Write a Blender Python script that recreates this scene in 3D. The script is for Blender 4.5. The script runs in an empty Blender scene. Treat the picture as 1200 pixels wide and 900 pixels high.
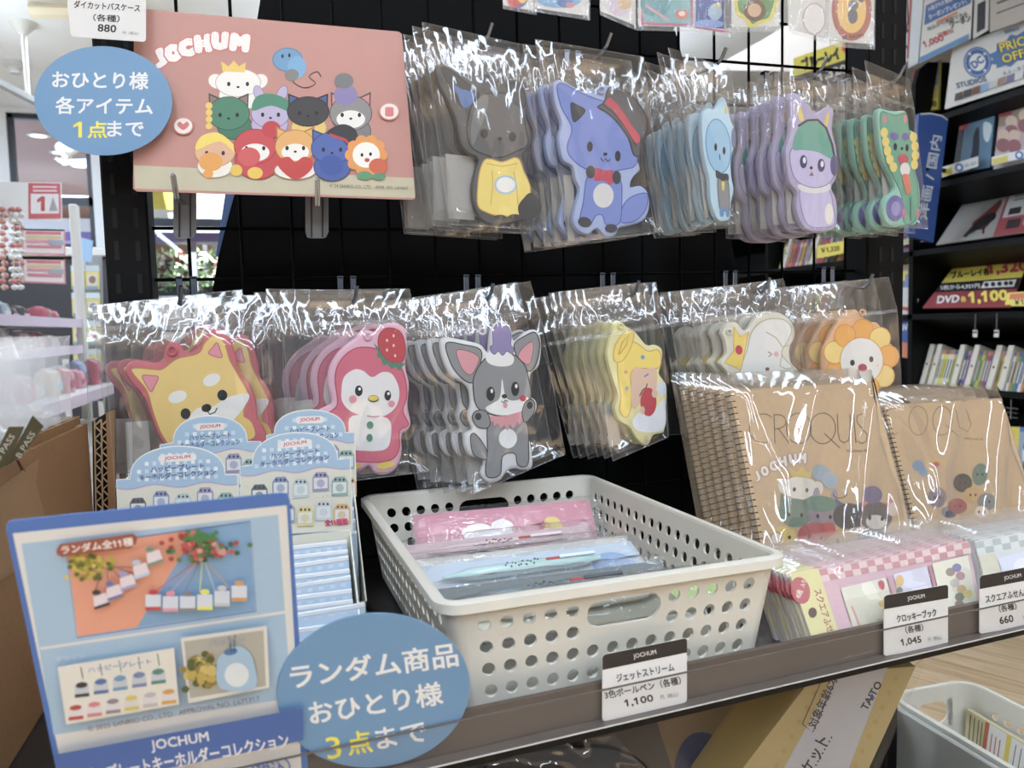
import bpy, math, random
from mathutils import Vector, Matrix, noise
from mathutils.geometry import tessellate_polygon
random.seed(7)
SC = bpy.context.scene
COL = SC.collection
H = 1.25                       # eye height of the camera above the floor
# ------------------------------------------------------------------ camera
R = ((0.95687087, -0.04465397, 0.28706126), (-0.28949134, -0.06374013, 0.955056), (-0.02434972, -0.99696701, -0.07391801))
cam_d = bpy.data.cameras.new('camera'); cam = bpy.data.objects.new('camera', cam_d); COL.objects.link(cam)
cam_d.sensor_width = 36.0; cam_d.lens = 27.0; cam_d.clip_start = 0.02; cam_d.clip_end = 200
cam_d.dof.use_dof = True; cam_d.dof.focus_distance = 0.74; cam_d.dof.aperture_fstop = 11.0
M = Matrix([[R[i][0], -R[i][1], -R[i][2], 0] for i in range(3)] + [[0, 0, 0, 1]])
M[2][3] = H
cam.matrix_world = M
SC.camera = cam
# ------------------------------------------------------------------ view, world, lights
SC.view_settings.view_transform = 'Standard'; SC.view_settings.look = 'None'
SC.view_settings.gamma = 1.0; SC.view_settings.use_curve_mapping = False
SC.view_settings.exposure = -0.1
SC.cycles.use_denoising = True
SC.cycles.transparent_max_bounces = 64
SC.cycles.max_bounces = 8
SC.cycles.sample_clamp_indirect = 6
wd = bpy.data.worlds.new('world'); SC.world = wd; wd.use_nodes = True
wd.node_tree.nodes['Background'].inputs[0].default_value = (0.93, 0.96, 1.0, 1)
wd.node_tree.nodes['Background'].inputs[1].default_value = 0.30

def area(name, loc, rot, sx, sy, power, col=(.80, .985, 1.21)):
    l = bpy.data.lights.new(name, 'AREA'); l.shape = 'RECTANGLE'; l.size = sx; l.size_y = sy; l.energy = power; l.color = col
    o = bpy.data.objects.new(name, l); COL.objects.link(o); o.location = loc; o.rotation_euler = rot
    return o
for x, y, sx, sy, p in ((-1.75, -1.75, .10, 3.0, 26), (-.55, -1.75, .10, 3.0, 35), (.65, -1.75, .10, 3.0, 36), (1.9, -1.75, .10, 3.0, 26), (.1, -.3, 1.5, .14, 12), (2.5, 1.7, 1.2, .2, 9),
                        (-2.4, 2.9, 1.3, .3, 60), (.6, 3.4, 1.3, .3, 40), (1.5, .9, .16, 1.2, 7), (-1.2, 4.9, 1.3, .3, 46)):
    area('added_ceiling_light', (x, y, H + 1.60), (0, 0, 0), sx, sy, p)  # strips added: long tubes for film glints, the rest to brighten the shop
for x, y, p in ((-2.2, 4.0, 34), (1.2, 4.2, 26)):          # indirect cove light thrown on the ceiling
    area('cove_light', (x, y, H + 1.05), (math.pi, 0, 0), 1.6, .5, p)
sun_d = bpy.data.lights.new('sun', 'SUN'); sun_d.energy = 24.0; sun_d.angle = .02
sun = bpy.data.objects.new('sun', sun_d); COL.objects.link(sun); sun.rotation_euler = (math.radians(30), 0, math.radians(-15))

# ------------------------------------------------------------------ materials
_m = {}
def lin(v):
    v = v / 255.0
    return v / 12.92 if v <= .04045 else ((v + .055) / 1.055) ** 2.4
ALB = 1.12                     # photographed white of about 200 is a surface of albedo 0.75
def A(rgb, k=ALB):
    q = [lin(c) for c in rgb]; g = sum(q) / 3
    return tuple(min(.88, ((c * .79 + g * .21) * k) ** 1.06) for c in q)
def mat(rgb, rough=.5, k=ALB, metal=0.0, ns=0.0, na=.08, bump=0.0, spec=.5, coat=0.0, alpha=1.0):
    key = (tuple(rgb), rough, k, metal, ns, na, bump, spec, coat, alpha)
    if key in _m: return _m[key]
    m = bpy.data.materials.new('surface_%d_%d_%d' % tuple(int(c) for c in rgb)); m.use_nodes = True
    nt = m.node_tree; b = nt.nodes['Principled BSDF']
    c = A(rgb, k); b.inputs['Base Color'].default_value = (*c, 1); b.inputs['Roughness'].default_value = rough
    b.inputs['Metallic'].default_value = metal; b.inputs['Specular IOR Level'].default_value = spec
    b.inputs['Coat Weight'].default_value = coat; b.inputs['Coat Roughness'].default_value = .12
    b.inputs['Alpha'].default_value = alpha
    sc_ = ns or 90.0
    tc = nt.nodes.new('ShaderNodeTexCoord'); n = nt.nodes.new('ShaderNodeTexNoise'); n.inputs['Scale'].default_value = sc_; n.inputs['Detail'].default_value = 4
    nt.links.new(tc.outputs['Object'], n.inputs['Vector'])
    mx = nt.nodes.new('ShaderNodeMix'); mx.data_type = 'RGBA'
    a_ = na if ns else .03
    mx.inputs[6].default_value = (*[v * (1 - a_) for v in c], 1); mx.inputs[7].default_value = (*[min(.92, v * (1 + a_)) for v in c], 1)
    nt.links.new(n.outputs['Fac'], mx.inputs[0]); nt.links.new(mx.outputs[2], b.inputs['Base Color'])
    if bump:
        bp = nt.nodes.new('ShaderNodeBump'); bp.inputs['Strength'].default_value = bump; bp.inputs['Distance'].default_value = .002
        nt.links.new(n.outputs['Fac'], bp.inputs['Height']); nt.links.new(bp.outputs['Normal'], b.inputs['Normal'])
    _m[key] = m
    return m
def emis(rgb, s):
    key = ('e', rgb, s)
    if key in _m: return _m[key]
    m = bpy.data.materials.new('lamp_glow'); m.use_nodes = True; b = m.node_tree.nodes['Principled BSDF']
    b.inputs['Emission Color'].default_value = (*A(rgb, 1), 1); b.inputs['Emission Strength'].default_value = s
    _m[key] = m
    return m
def film(name, scale=28.0, strength=.55, rough=.09, haze=.05, boost=1.5, tint=(.955, .955, .955), stretch=(1, 1, .45)):
    if name in _m: return _m[name]
    m = bpy.data.materials.new(name); m.use_nodes = True; nt = m.node_tree; nt.nodes.clear(); N = nt.nodes.new; L = nt.links.new
    out = N('ShaderNodeOutputMaterial'); tr = N('ShaderNodeBsdfTransparent'); tr.inputs[0].default_value = (*tint, 1)
    gl = N('ShaderNodeBsdfGlossy'); gl.inputs['Roughness'].default_value = rough; gl.inputs[0].default_value = (1, 1, 1, 1)
    df = N('ShaderNodeBsdfDiffuse'); df.inputs[0].default_value = (.8, .8, .8, 1)
    tc = N('ShaderNodeTexCoord'); mp = N('ShaderNodeMapping'); mp.inputs['Scale'].default_value = stretch
    n1 = N('ShaderNodeTexNoise'); n1.inputs['Scale'].default_value = scale; n1.inputs['Detail'].default_value = 3; n1.inputs['Distortion'].default_value = .6
    L(tc.outputs['Object'], mp.inputs[0]); L(mp.outputs[0], n1.inputs['Vector'])
    # sharp creases: |noise - .5|
    ms = N('ShaderNodeMath'); ms.operation = 'SUBTRACT'; ms.inputs[1].default_value = .5; L(n1.outputs['Fac'], ms.inputs[0])
    ab = N('ShaderNodeMath'); ab.operation = 'ABSOLUTE'; L(ms.outputs[0], ab.inputs[0])
    pw = N('ShaderNodeMath'); pw.operation = 'POWER'; pw.inputs[1].default_value = .7; L(ab.outputs[0], pw.inputs[0])
    bp = N('ShaderNodeBump'); bp.inputs['Strength'].default_value = strength; bp.inputs['Distance'].default_value = .012; L(pw.outputs[0], bp.inputs['Height'])
    L(bp.outputs['Normal'], gl.inputs['Normal'])
    lw = N('ShaderNodeLayerWeight'); lw.inputs['Blend'].default_value = .5; L(bp.outputs['Normal'], lw.inputs['Normal'])
    p5 = N('ShaderNodeMath'); p5.operation = 'POWER'; p5.inputs[1].default_value = 4.5; L(lw.outputs['Facing'], p5.inputs[0])
    mu = N('ShaderNodeMath'); mu.operation = 'MULTIPLY_ADD'; mu.use_clamp = True; mu.inputs[1].default_value = .75 * boost; mu.inputs[2].default_value = .026 * boost; L(p5.outputs[0], mu.inputs[0])
    m1 = N('ShaderNodeMixShader'); m1.inputs[0].default_value = haze; L(tr.outputs[0], m1.inputs[1]); L(df.outputs[0], m1.inputs[2])
    m2 = N('ShaderNodeMixShader'); L(mu.outputs[0], m2.inputs[0]); L(m1.outputs[0], m2.inputs[1]); L(gl.outputs[0], m2.inputs[2])
    L(m2.outputs[0], out.inputs[0])
    _m[name] = m
    return m
BLACK = mat((11, 11, 12), .6, spec=.15); BLACKG = mat((12, 12, 13), .4, spec=.25); DARK = mat((34, 32, 30), .5)
WHITE = mat((205, 202, 196), .45); INK = mat((28, 26, 26), .5); CHROME = mat((132, 144, 162), .2, metal=1.0)
IVORY = mat((204, 200, 186), .38, ns=40, na=.02)

# ------------------------------------------------------------------ geometry from sight lines
def W(v): return Vector((v[0], v[1], v[2] + H))
def ray(x, y):
    c = ((x - 600) / 900.0, (y - 450) / 900.0, 1.0)
    return Vector([sum(R[i][j] * c[j] for j in range(3)) for i in range(3)])
class Plane:
    """a flat surface standing at its own depth; at(x, y) is where a sight line meets it"""
    def __init__(s, p, n):
        s.p = Vector(p); s.n = Vector(n).normalized()
        if s.n.dot(s.p) > 0: s.n = -s.n
    def at(s, x, y, off=0.0):
        r = ray(x, y); return W(r * (s.p.dot(s.n) / r.dot(s.n)) + s.n * off)
    def shifted(s, d): return Plane(s.p + s.n * d, s.n)
def PY(Y): return Plane((0, Y, 0), (0, 1, 0))
def PX(X): return Plane((X, 0, 0), (1, 0, 0))
def PZ(Z): return Plane((0, 0, Z), (0, 0, 1))
def zc(pts, z): return [(z[0] + p[0] / z[2], z[1] + p[1] / z[2]) for p in pts]
def sm(pts, n=4):
    o = []; k = len(pts)
    for i in range(k):
        a, b, c, d = pts[i - 1], pts[i], pts[(i + 1) % k], pts[(i + 2) % k]
        for j in range(n):
            t = j / n; t2 = t * t; t3 = t2 * t
            o.append(tuple(.5 * (2 * b[q] + (c[q] - a[q]) * t + (2 * a[q] - 5 * b[q] + 4 * c[q] - d[q]) * t2 + (3 * b[q] - a[q] - 3 * c[q] + d[q]) * t3) for q in (0, 1)))
    return o
def ccw(pts):
    a = sum(pts[i - 1][0] * pts[i][1] - pts[i][0] * pts[i - 1][1] for i in range(len(pts)))
    return list(pts) if a < 0 else list(reversed(pts))     # image y runs down
def inset(pts, d):
    o = []; k = len(pts)
    for i in range(k):
        a, b, c = Vector(pts[i - 1]), Vector(pts[i]), Vector(pts[(i + 1) % k])
        t = (c - a)
        if t.length < 1e-9: o.append(tuple(b)); continue
        t.normalize(); o.append((b.x + t.y * d, b.y - t.x * d))
    return o
def inset_in(pts, d):
    q = inset(pts, d)
    def ar(p): return abs(sum(p[i - 1][0] * p[i][1] - p[i][0] * p[i - 1][1] for i in range(len(p))))
    return q if ar(q) < ar(pts) else inset(pts, -d)
def ell(cx, cy, rx, ry, rot=0, n=28):
    c, s = math.cos(math.radians(rot)), math.sin(math.radians(rot))
    return [(cx + rx * math.cos(t) * c - ry * math.sin(t) * s, cy + rx * math.cos(t) * s + ry * math.sin(t) * c) for t in [2 * math.pi * i / n for i in range(n)]]
def rrect(x0, y0, x1, y1, r, n=5):
    o = []
    for cx, cy, a in ((x1 - r, y0 + r, -90), (x1 - r, y1 - r, 0), (x0 + r, y1 - r, 90), (x0 + r, y0 + r, 180)):
        for i in range(n + 1):
            t = math.radians(a + 90 * i / n); o.append((cx + r * math.cos(t), cy + r * math.sin(t)))
    return o
def quadmap(q):
    """bilinear (u,v) -> pixel inside the quad TL,TR,BR,BL"""
    def f(u, v):
        a = [q[0][i] * (1 - u) + q[1][i] * u for i in (0, 1)]; b = [q[3][i] * (1 - u) + q[2][i] * u for i in (0, 1)]
        return (a[0] * (1 - v) + b[0] * v, a[1] * (1 - v) + b[1] * v)
    return f
def tess(p2):
    return tessellate_polygon([[Vector((p[0], p[1], 0)) for p in p2]])

_txt = {}
def glyphs(s, bold=0.0, light=False):
    key = (s, bold)
    if key in _txt: return _txt[key]
    c = bpy.data.curves.new('lettering', 'FONT'); c.body = s; c.resolution_u = 2; c.offset = bold; c.align_x = 'LEFT'
    o = bpy.data.objects.new('lettering', c); COL.objects.link(o)
    me = bpy.data.meshes.new_from_object(o)
    vs = [(v.co.x, v.co.y) for v in me.vertices]; fs = [tuple(p.vertices) for p in me.polygons]
    bpy.data.objects.remove(o); bpy.data.curves.remove(c); bpy.data.meshes.remove(me)
    for i in range(len(vs) - 3):                                   # give the plain bar of a figure 1 its flag
        q = vs[i:i + 4]; a = min(p[0] for p in q); b = max(p[0] for p in q); lo = min(p[1] for p in q); hi = max(p[1] for p in q)
        if '1' in s and .08 < b - a < .12 and .6 < hi - lo < .72 and abs(lo) < .02 and abs(q[0][1] - hi) < .01 and abs(q[2][1] - lo) < .01:
            k = len(vs); vs += [(a + .02, hi), (a - .15, hi - .15), (a - .15, hi - .25), (a + .02, hi - .13)]; fs.append((k, k + 1, k + 2, k + 3))
    x0 = min(v[0] for v in vs); x1 = max(v[0] for v in vs); y0 = min(v[1] for v in vs); y1 = max(v[1] for v in vs)
    vs = [((v[0] - (x0 + x1) / 2) / (x1 - x0), (v[1] - (y0 + y1) / 2) / (y1 - y0)) for v in vs]
    _txt[key] = (vs, fs, (x1 - x0) / (y1 - y0))
    return _txt[key]

class MB:
    """collects faces in world space, links them as ONE mesh object"""
    def __init__(s): s.v = []; s.f = []; s.m = []; s.mats = []
    def mi(s, m):
        if m not in s.mats: s.mats.append(m)
        return s.mats.index(m)
    def add(s, vs, fs, m):
        b = len(s.v); s.v += [Vector(v) for v in vs]; k = s.mi(m)
        for f in fs: s.f.append(tuple(b + i for i in f)); s.m.append(k)
        return s
    def box(s, lo, hi, m, bev=0.0):
        x0, y0, z0 = lo; x1, y1, z1 = hi
        if not bev:
            vs = [(x, y, z) for z in (z0, z1) for y in (y0, y1) for x in (x0, x1)]
            return s.add([W(v) for v in vs], [(0, 2, 3, 1), (4, 5, 7, 6), (0, 1, 5, 4), (2, 6, 7, 3), (0, 4, 6, 2), (1, 3, 7, 5)], m)
        b = min(bev, (x1 - x0) / 2.1, (y1 - y0) / 2.1, (z1 - z0) / 2.1)
        rings = []
        def ring(z, i):
            return [(x0 + b - i, y0 + 0 * b + (b - i) * 0 + (b - i)), ]
        # chamfered box: three rings of eight
        def oct_(e, z):
            return [(x0 + b, y0 + e, z), (x1 - b, y0 + e, z), (x1 - e, y0 + b, z), (x1 - e, y1 - b, z), (x1 - b, y1 - e, z), (x0 + b, y1 - e, z), (x0 + e, y1 - b, z), (x0 + e, y0 + b, z)]
        vs = oct_(b, z0) + oct_(0, z0 + b) + oct_(0, z1 - b) + oct_(b, z1)
        fs = [tuple(range(7, -1, -1)), tuple(range(24, 32))]
        for k in range(3):
            for i in range(8): j = (i + 1) % 8; fs.append((k * 8 + i, k * 8 + j, k * 8 + 8 + j, k * 8 + 8 + i))
        return s.add([W(v) for v in vs], fs, m)
    def obox(s, o, ex, ey, ez, m):
        """oriented box from corner o (camera-relative) with edge vectors"""
        o, ex, ey, ez = map(Vector, (o, ex, ey, ez))
        vs = [W(o + ex * a + ey * b + ez * c) for c in (0, 1) for b in (0, 1) for a in (0, 1)]
        return s.add(vs, [(0, 2, 3, 1), (4, 5, 7, 6), (0, 1, 5, 4), (2, 6, 7, 3), (0, 4, 6, 2), (1, 3, 7, 5)], m)
    def tube(s, pts, r, m, n=8, cap=True, wpts=False):
        P = [Vector(p) if wpts else W(p) for p in pts]; rs = r if isinstance(r, (list, tuple)) else [r] * len(P)
        vs = []; up = None
        for i, p in enumerate(P):
            t = (P[min(i + 1, len(P) - 1)] - P[max(i - 1, 0)]).normalized()
            if up is None:
                up = t.orthogonal().normalized()
            up = (up - t * up.dot(t))
            up = up.normalized() if up.length > 1e-6 else t.orthogonal().normalized()
            w = t.cross(up)
            for k in range(n):
                a = 2 * math.pi * k / n; vs.append(p + (up * math.cos(a) + w * math.sin(a)) * rs[i])
        fs = []
        for i in range(len(P) - 1):
            for k in range(n): q = (k + 1) % n; fs.append((i * n + k, i * n + q, i * n + n + q, i * n + n + k))
        if cap: fs.append(tuple(range(n - 1, -1, -1))); fs.append(tuple(range((len(P) - 1) * n, len(P) * n)))
        return s.add(vs, fs, m)
    def slab(s, poly, pl, thick, m, mside=None, off=0.0):
        """flat piece of real thickness, front face on the plane"""
        k = len(poly); F = [pl.at(*p, off) for p in poly]; B = [pl.at(*p, off) - pl.n * thick for p in poly]
        T = tess(poly)
        s.add(F + B, list(T) + [tuple(k + i for i in reversed(t)) for t in T], m)
        s.add(F + B, [(i, (i + 1) % k, k + (i + 1) % k, k + i) for i in range(k)], mside or m)
        return s
    def pillow(s, poly, pl, thick, bev, m, mside=None):
        k = len(poly); p1 = inset_in(poly, bev * .35); p2 = inset_in(poly, bev)
        rg = [[pl.at(*p) - pl.n * thick for p in p1], [pl.at(*p) - pl.n * (thick * .8) for p in poly], [pl.at(*p) - pl.n * (thick * .3) for p in poly],
              [pl.at(*p) - pl.n * (thick * .06) for p in p1], [pl.at(*p) for p in p2]]
        vs = [v for r in rg for v in r]; fs = []
        for j in range(4):
            for i in range(k): q = (i + 1) % k; fs.append((j * k + i, j * k + q, j * k + k + q, j * k + k + i))
        T = tess(p2); fs += [tuple(4 * k + i for i in t) for t in T]; fs += [tuple(i for i in t) for t in tess(p1)]
        return s.add(vs, fs, m)
    def lathe(s, base, prof, m, axis=(0, 0, 1), n=20):
        """prof: (radius, height) along axis from base (camera-relative)"""
        b = W(base); ax = Vector(axis).normalized(); u = ax.orthogonal().normalized(); w = ax.cross(u); vs = []; fs = []
        for r, h in prof:
            for k in range(n):
                a = 2 * math.pi * k / n; vs.append(b + ax * h + (u * math.cos(a) + w * math.sin(a)) * max(r, 1e-5))
        for j in range(len(prof) - 1):
            for k in range(n): q = (k + 1) % n; fs.append((j * n + k, j * n + q, j * n + n + q, j * n + n + k))
        return s.add(vs, fs, m)
    def build(s, name, parent=None, smooth=False, fix=True, merge=False):
        me = bpy.data.meshes.new(name); off = Vector((0, 0, 0)); p = parent
        while p is not None: off = off + p.location; p = p.parent
        me.from_pydata([v - off for v in s.v], [], s.f)
        for m in s.mats: me.materials.append(m)
        me.polygons.foreach_set('material_index', s.m)
        if merge:
            import bmesh
            bm = bmesh.new(); bm.from_mesh(me); bmesh.ops.remove_doubles(bm, verts=bm.verts, dist=2e-6); bm.to_mesh(me); bm.free()
        elif fix:
            import bmesh
            bm = bmesh.new(); bm.from_mesh(me)
            if smooth: bmesh.ops.remove_doubles(bm, verts=bm.verts, dist=1e-6)
            bmesh.ops.recalc_face_normals(bm, faces=bm.faces); bm.to_mesh(me); bm.free()
        if smooth:
            me.polygons.foreach_set('use_smooth', [True] * len(me.polygons)); me.set_sharp_from_angle(angle=math.radians(45 if not merge else 24))
        o = bpy.data.objects.new(name, me); COL.objects.link(o)
        if parent: o.parent = parent
        return o
class Sheet:
    """printing on a flat surface: thin coloured shapes on a plane, one mesh"""
    def __init__(s, pl, lay=.00012, step=.00001): s.pl = pl; s.lay = lay; s.step = step; s.mb = MB()
    def _n(s): s.lay += s.step; return s.lay
    def poly(s, p, c, rough=.5):
        o = s._n(); s.mb.add([s.pl.at(*q, o) for q in p], list(tess(p)), c if not isinstance(c, tuple) else mat(c, rough)); return s
    def ell(s, cx, cy, rx, ry, c, rot=0): return s.poly(ell(cx, cy, rx, ry, rot), c)
    def quad(s, q, c): return s.poly(q, c)
    def line(s, pts, w, c, close=False):
        o = s._n(); pts = list(pts) + ([pts[0], pts[1]] if close else []); k = len(pts); vs = []
        for i in range(k):
            a, b = Vector(pts[max(i - 1, 0)]), Vector(pts[min(i + 1, k - 1)])
            if close and i == 0: a = Vector(pts[-3])
            if close and i == k - 1: b = Vector(pts[2])
            t = (b - a); t = t.normalized() if t.length > 1e-9 else Vector((1, 0)); n = Vector((-t.y, t.x)) * (w / 2); p = Vector(pts[i])
            vs += [s.pl.at(*(p + n), o), s.pl.at(*(p - n), o)]
        s.mb.add(vs, [(2 * i, 2 * i + 1, 2 * i + 3, 2 * i + 2) for i in range(k - 1)], c if not isinstance(c, tuple) else mat(c)); return s
    def text(s, t, x, y, w, h, c, rot=0, bold=.0, shear=0.0, sy=0.0):
        """centred at pixel x, y; rot in degrees, clockwise on the picture"""
        vs, fs, ar = glyphs(t, 0.0); o = s._n(); ca, sa = math.cos(math.radians(rot)), math.sin(math.radians(rot))
        m = c if not isinstance(c, tuple) else mat(c)
        e = bold * (h if ar > .7 else w) * .9                     # heavier strokes: the glyph laid down a few times, slightly apart
        for dx, dy in (((0, 0),) if bold < .004 else ((-e, -e), (e, -e), (-e, e), (e, e)) if bold < .05 else ((-e, -e), (e, -e), (-e, e), (e, e), (0, -e * 1.3), (0, e * 1.3), (-e * 1.3, 0), (e * 1.3, 0), (0, 0))):
            out = []
            for a, b in vs:
                a, b = a * (w - 2 * e) + dx, -b * (h - 2 * e) + dy; a += -b * shear
                out.append(s.pl.at(x + a * ca - b * sa, y + a * sa + b * ca, o))
            s.mb.add(out, fs, m); o += s.step * .1
        return s
    def build(s, name, parent): return s.mb.build(name, parent, fix=False)

def tag(o, label=None, cat=None, group=None, kind=None):
    if label: o['label'] = label
    if cat: o['category'] = cat
    if group: o['group'] = group
    if kind: o['kind'] = kind
    return o
def thing(name, loc, label, cat, group=None):
    o = bpy.data.objects.new(name, None); COL.objects.link(o); o.location = W(loc); o.empty_display_size = .02
    return tag(o, label, cat, group)
def struct(o): o['kind'] = 'structure'; return o
def copy_tree(o, parent=None):
    c = o.copy(); COL.objects.link(c)
    if parent is not None: c.parent = parent
    for ch in list(o.children): copy_tree(ch, c)
    return c
# ================================================================== THE ROOM
CZ = 1.65
wood = bpy.data.materials.new('oak_floor'); wood.use_nodes = True
def _wood(m):
    nt = m.node_tree; N = nt.nodes.new; L = nt.links.new; b = nt.nodes['Principled BSDF']
    tc = N('ShaderNodeTexCoord'); mp = N('ShaderNodeMapping'); mp.inputs['Rotation'].default_value = (0, 0, math.radians(62)); L(tc.outputs['Object'], mp.inputs[0])
    br = N('ShaderNodeTexBrick'); br.inputs['Scale'].default_value = 1.0; br.inputs['Mortar Size'].default_value = .002; br.inputs['Brick Width'].default_value = .9; br.inputs['Row Height'].default_value = .1
    br.inputs['Color1'].default_value = (*A((214, 186, 146)), 1); br.inputs['Color2'].default_value = (*A((200, 170, 128)), 1); br.inputs['Mortar'].default_value = (*A((150, 120, 85)), 1)
    L(mp.outputs[0], br.inputs['Vector'])
    m2 = N('ShaderNodeMapping'); m2.inputs['Scale'].default_value = (2, 26, 1); L(mp.outputs[0], m2.inputs[0])
    n = N('ShaderNodeTexNoise'); n.inputs['Scale'].default_value = 2.2; n.inputs['Detail'].default_value = 6; L(m2.outputs[0], n.inputs['Vector'])
    mx = N('ShaderNodeMix'); mx.data_type = 'RGBA'; mx.blend_type = 'MULTIPLY'; mx.inputs[0].default_value = .55; L(br.outputs[0], mx.inputs[6])
    cr = N('ShaderNodeValToRGB'); cr.color_ramp.elements[0].position = .35; cr.color_ramp.elements[0].color = (.6, .5, .4, 1); cr.color_ramp.elements[1].position = .65; cr.color_ramp.elements[1].color = (1, 1, 1, 1)
    L(n.outputs['Fac'], cr.inputs[0]); L(cr.outputs[0], mx.inputs[7]); L(mx.outputs[2], b.inputs['Base Color']); b.inputs['Roughness'].default_value = .32
_wood(wood)
struct(MB().box((-6, -5, -H - .1), (6, 6.4, -H), wood).build('floor'))
CEIL = mat((222, 219, 213), .8, ns=3, na=.02)
struct(MB().box((-6, -5, CZ), (6, 6.5, CZ + .1), CEIL).build('ceiling'))
WALLM = mat((214, 214, 216), .7, ns=4, na=.02)
struct(MB().box((-6.1, -5, -H), (-6, 6.5, CZ), WALLM).build('wall_left'))
struct(MB().box((6, -5, -H), (6.1, 6.5, CZ), WALLM).build('wall_right'))
# far wall with two openings: a glazed front on the mall and a window on the garden
mb = MB()
for x0, x1, z0, z1 in ((-6, -1.80, -H, CZ), (-1.80, -1.27, -H, .58), (-1.80, -1.27, 1.62, CZ), (-1.27, -1.12, -H, CZ), (-1.12, -.2, -H, .30), (-1.12, -.2, 1.2, CZ), (-.2, 6, -H, CZ)):
    mb.box((x0, 6.4, z0), (x1, 6.5, z1), WALLM)
struct(mb.build('wall_back'))
FR = mat((38, 44, 54), .4)
def frame(name, x0, x1, z0, z1, bars=(), pane_tint=(.9, .92, .95), y=6.42):
    w = .035; mb = MB()
    for a, b, c, d in ((x0, x0 + w, z0, z1), (x1 - w, x1, z0, z1), (x0, x1, z0, z0 + w), (x0, x1, z1 - w, z1)): mb.box((a, y, c), (b, y + .05, d), FR)
    for z in bars: mb.box((x0, y, z - .03), (x1, y + .05, z + .03), FR)
    o = struct(mb.build(name)); g = MB().box((x0 + w, y + .02, z0 + w), (x1 - w, y + .026, z1 - w), film('window_glass', 1, .0, .02, .0, 1.0, pane_tint)); g.build('pane', o)
    return o
frame('window_1', -1.80, -1.27, .58, 1.62, (1.0,))
frame('window_2', -1.12, -.2, .30, 1.2, (.86,))
# the mall corridor behind the glazed front: brown ceiling with downlights
BRN = mat((158, 116, 100), .5, ns=2, na=.06)
area('corridor_fill', (-2.5, 9, H + .6), (math.pi, 0, 0), 2.0, 5.0, 60)  # unseen uplight added to brighten the corridor ceiling
struct(MB().box((-6, 6.6, 1.69), (-1.2, 20, 1.75), BRN).build('ceiling_corridor'))
struct(MB().box((-6, 19, -H), (-1.2, 19.2, 1.7), mat((96, 72, 62), .6)).build('wall_corridor'))
for k, (px, py) in enumerate(((45, 158), (70, 178), (93, 194), (112, 208))):
    p = PZ(1.688).at(px, py); q = (p.x, p.y, 1.688)
    d = thing('downlight', q, 'round white downlight glowing in the brown corridor ceiling, %s from the glass front' % ('nearest', 'second', 'third', 'farthest')[k], 'ceiling light', 'corridor downlights')
    MB().lathe((q[0], q[1], 1.68), [(.085, .01), (.085, 0), (.06, -.004)], WHITE).build('trim_ring', d)
    MB().lathe((q[0], q[1], 1.678), [(.06, 0), (0.0, -.001)], emis((255, 244, 225), 4)).build('lamp_lens', d)
# outdoors behind the garden window
struct(MB().box((-6, 6.6, -H - .1), (8, 16, -H), mat((150, 145, 135), .9, ns=3, na=.1)).build('ground_outside'))
def garden_hedge():
    rnd = random.Random(3); mb = MB(); gs = [mat((172 + 14 * i, 208 + 10 * i, 150 + 12 * i), .6) for i in range(4)]; fl = [mat(c, .6) for c in ((232, 205, 222), (214, 84, 96), (240, 240, 236), (176, 150, 214))]
    for i in range(2600):
        x, y, z = rnd.uniform(-1.9, .3), rnd.uniform(8.4, 9.0), rnd.uniform(-H, .86)
        if rnd.random() < .6: z = rnd.uniform(.1, .88)
        s = rnd.uniform(.03, .065); a = Vector((rnd.gauss(0, 1), rnd.gauss(0, 1), rnd.gauss(0, 1))).normalized(); b = a.orthogonal().normalized()
        c = W((x, y, z)); m = fl[rnd.randrange(4)] if rnd.random() < .2 else gs[rnd.randrange(4)]
        mb.add([c - a * s, c + b * s * .45, c + a * s, c - b * s * .45], [(0, 1, 2, 3)], m)
    mb.box((-1.9, 8.6, -H), (.3, 8.9, .5), mat((60, 80, 48), .9, ns=12, na=.4))
    o = mb.build('hedge', fix=False); tag(o, 'flowering green hedge seen through the window left of the black panel', 'hedge', kind='stuff')
garden_hedge()
o = thing('planter_box', (-.8, 8.3, .98), 'long purple and white planter trough above the hedge outside the window', 'planter')
MB().box((-2.2, 8.1, .90), (.4, 8.35, .985), mat((128, 108, 172), .5)).build('trough', o)
MB().box((-2.2, 8.05, .985), (.4, 8.4, 1.10), mat((232, 232, 236), .5)).build('ledge', o)
for x in (-2.0, -.8, .25): MB().box((x, 8.15, -H), (x + .06, 8.21, .9), mat((150, 150, 160), .4)).build('leg', o)
o = thing('garden_sign', (-.9, 9.6, 1.2), 'yellow and white signboard standing outside behind the window', 'sign')
MB().box((-1.7, 9.55, 1.22), (-.5, 9.62, 1.75), mat((248, 246, 236), .5)).build('board', o)
MB().box((-1.5, 9.53, 1.42), (-.85, 9.55, 1.7), mat((240, 214, 40), .5)).build('yellow_panel', o)
for x in (-1.4, -.8): MB().box((x, 9.56, -H), (x + .05, 9.61, 1.22), mat((120, 120, 124), .4)).build('leg', o)

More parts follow.
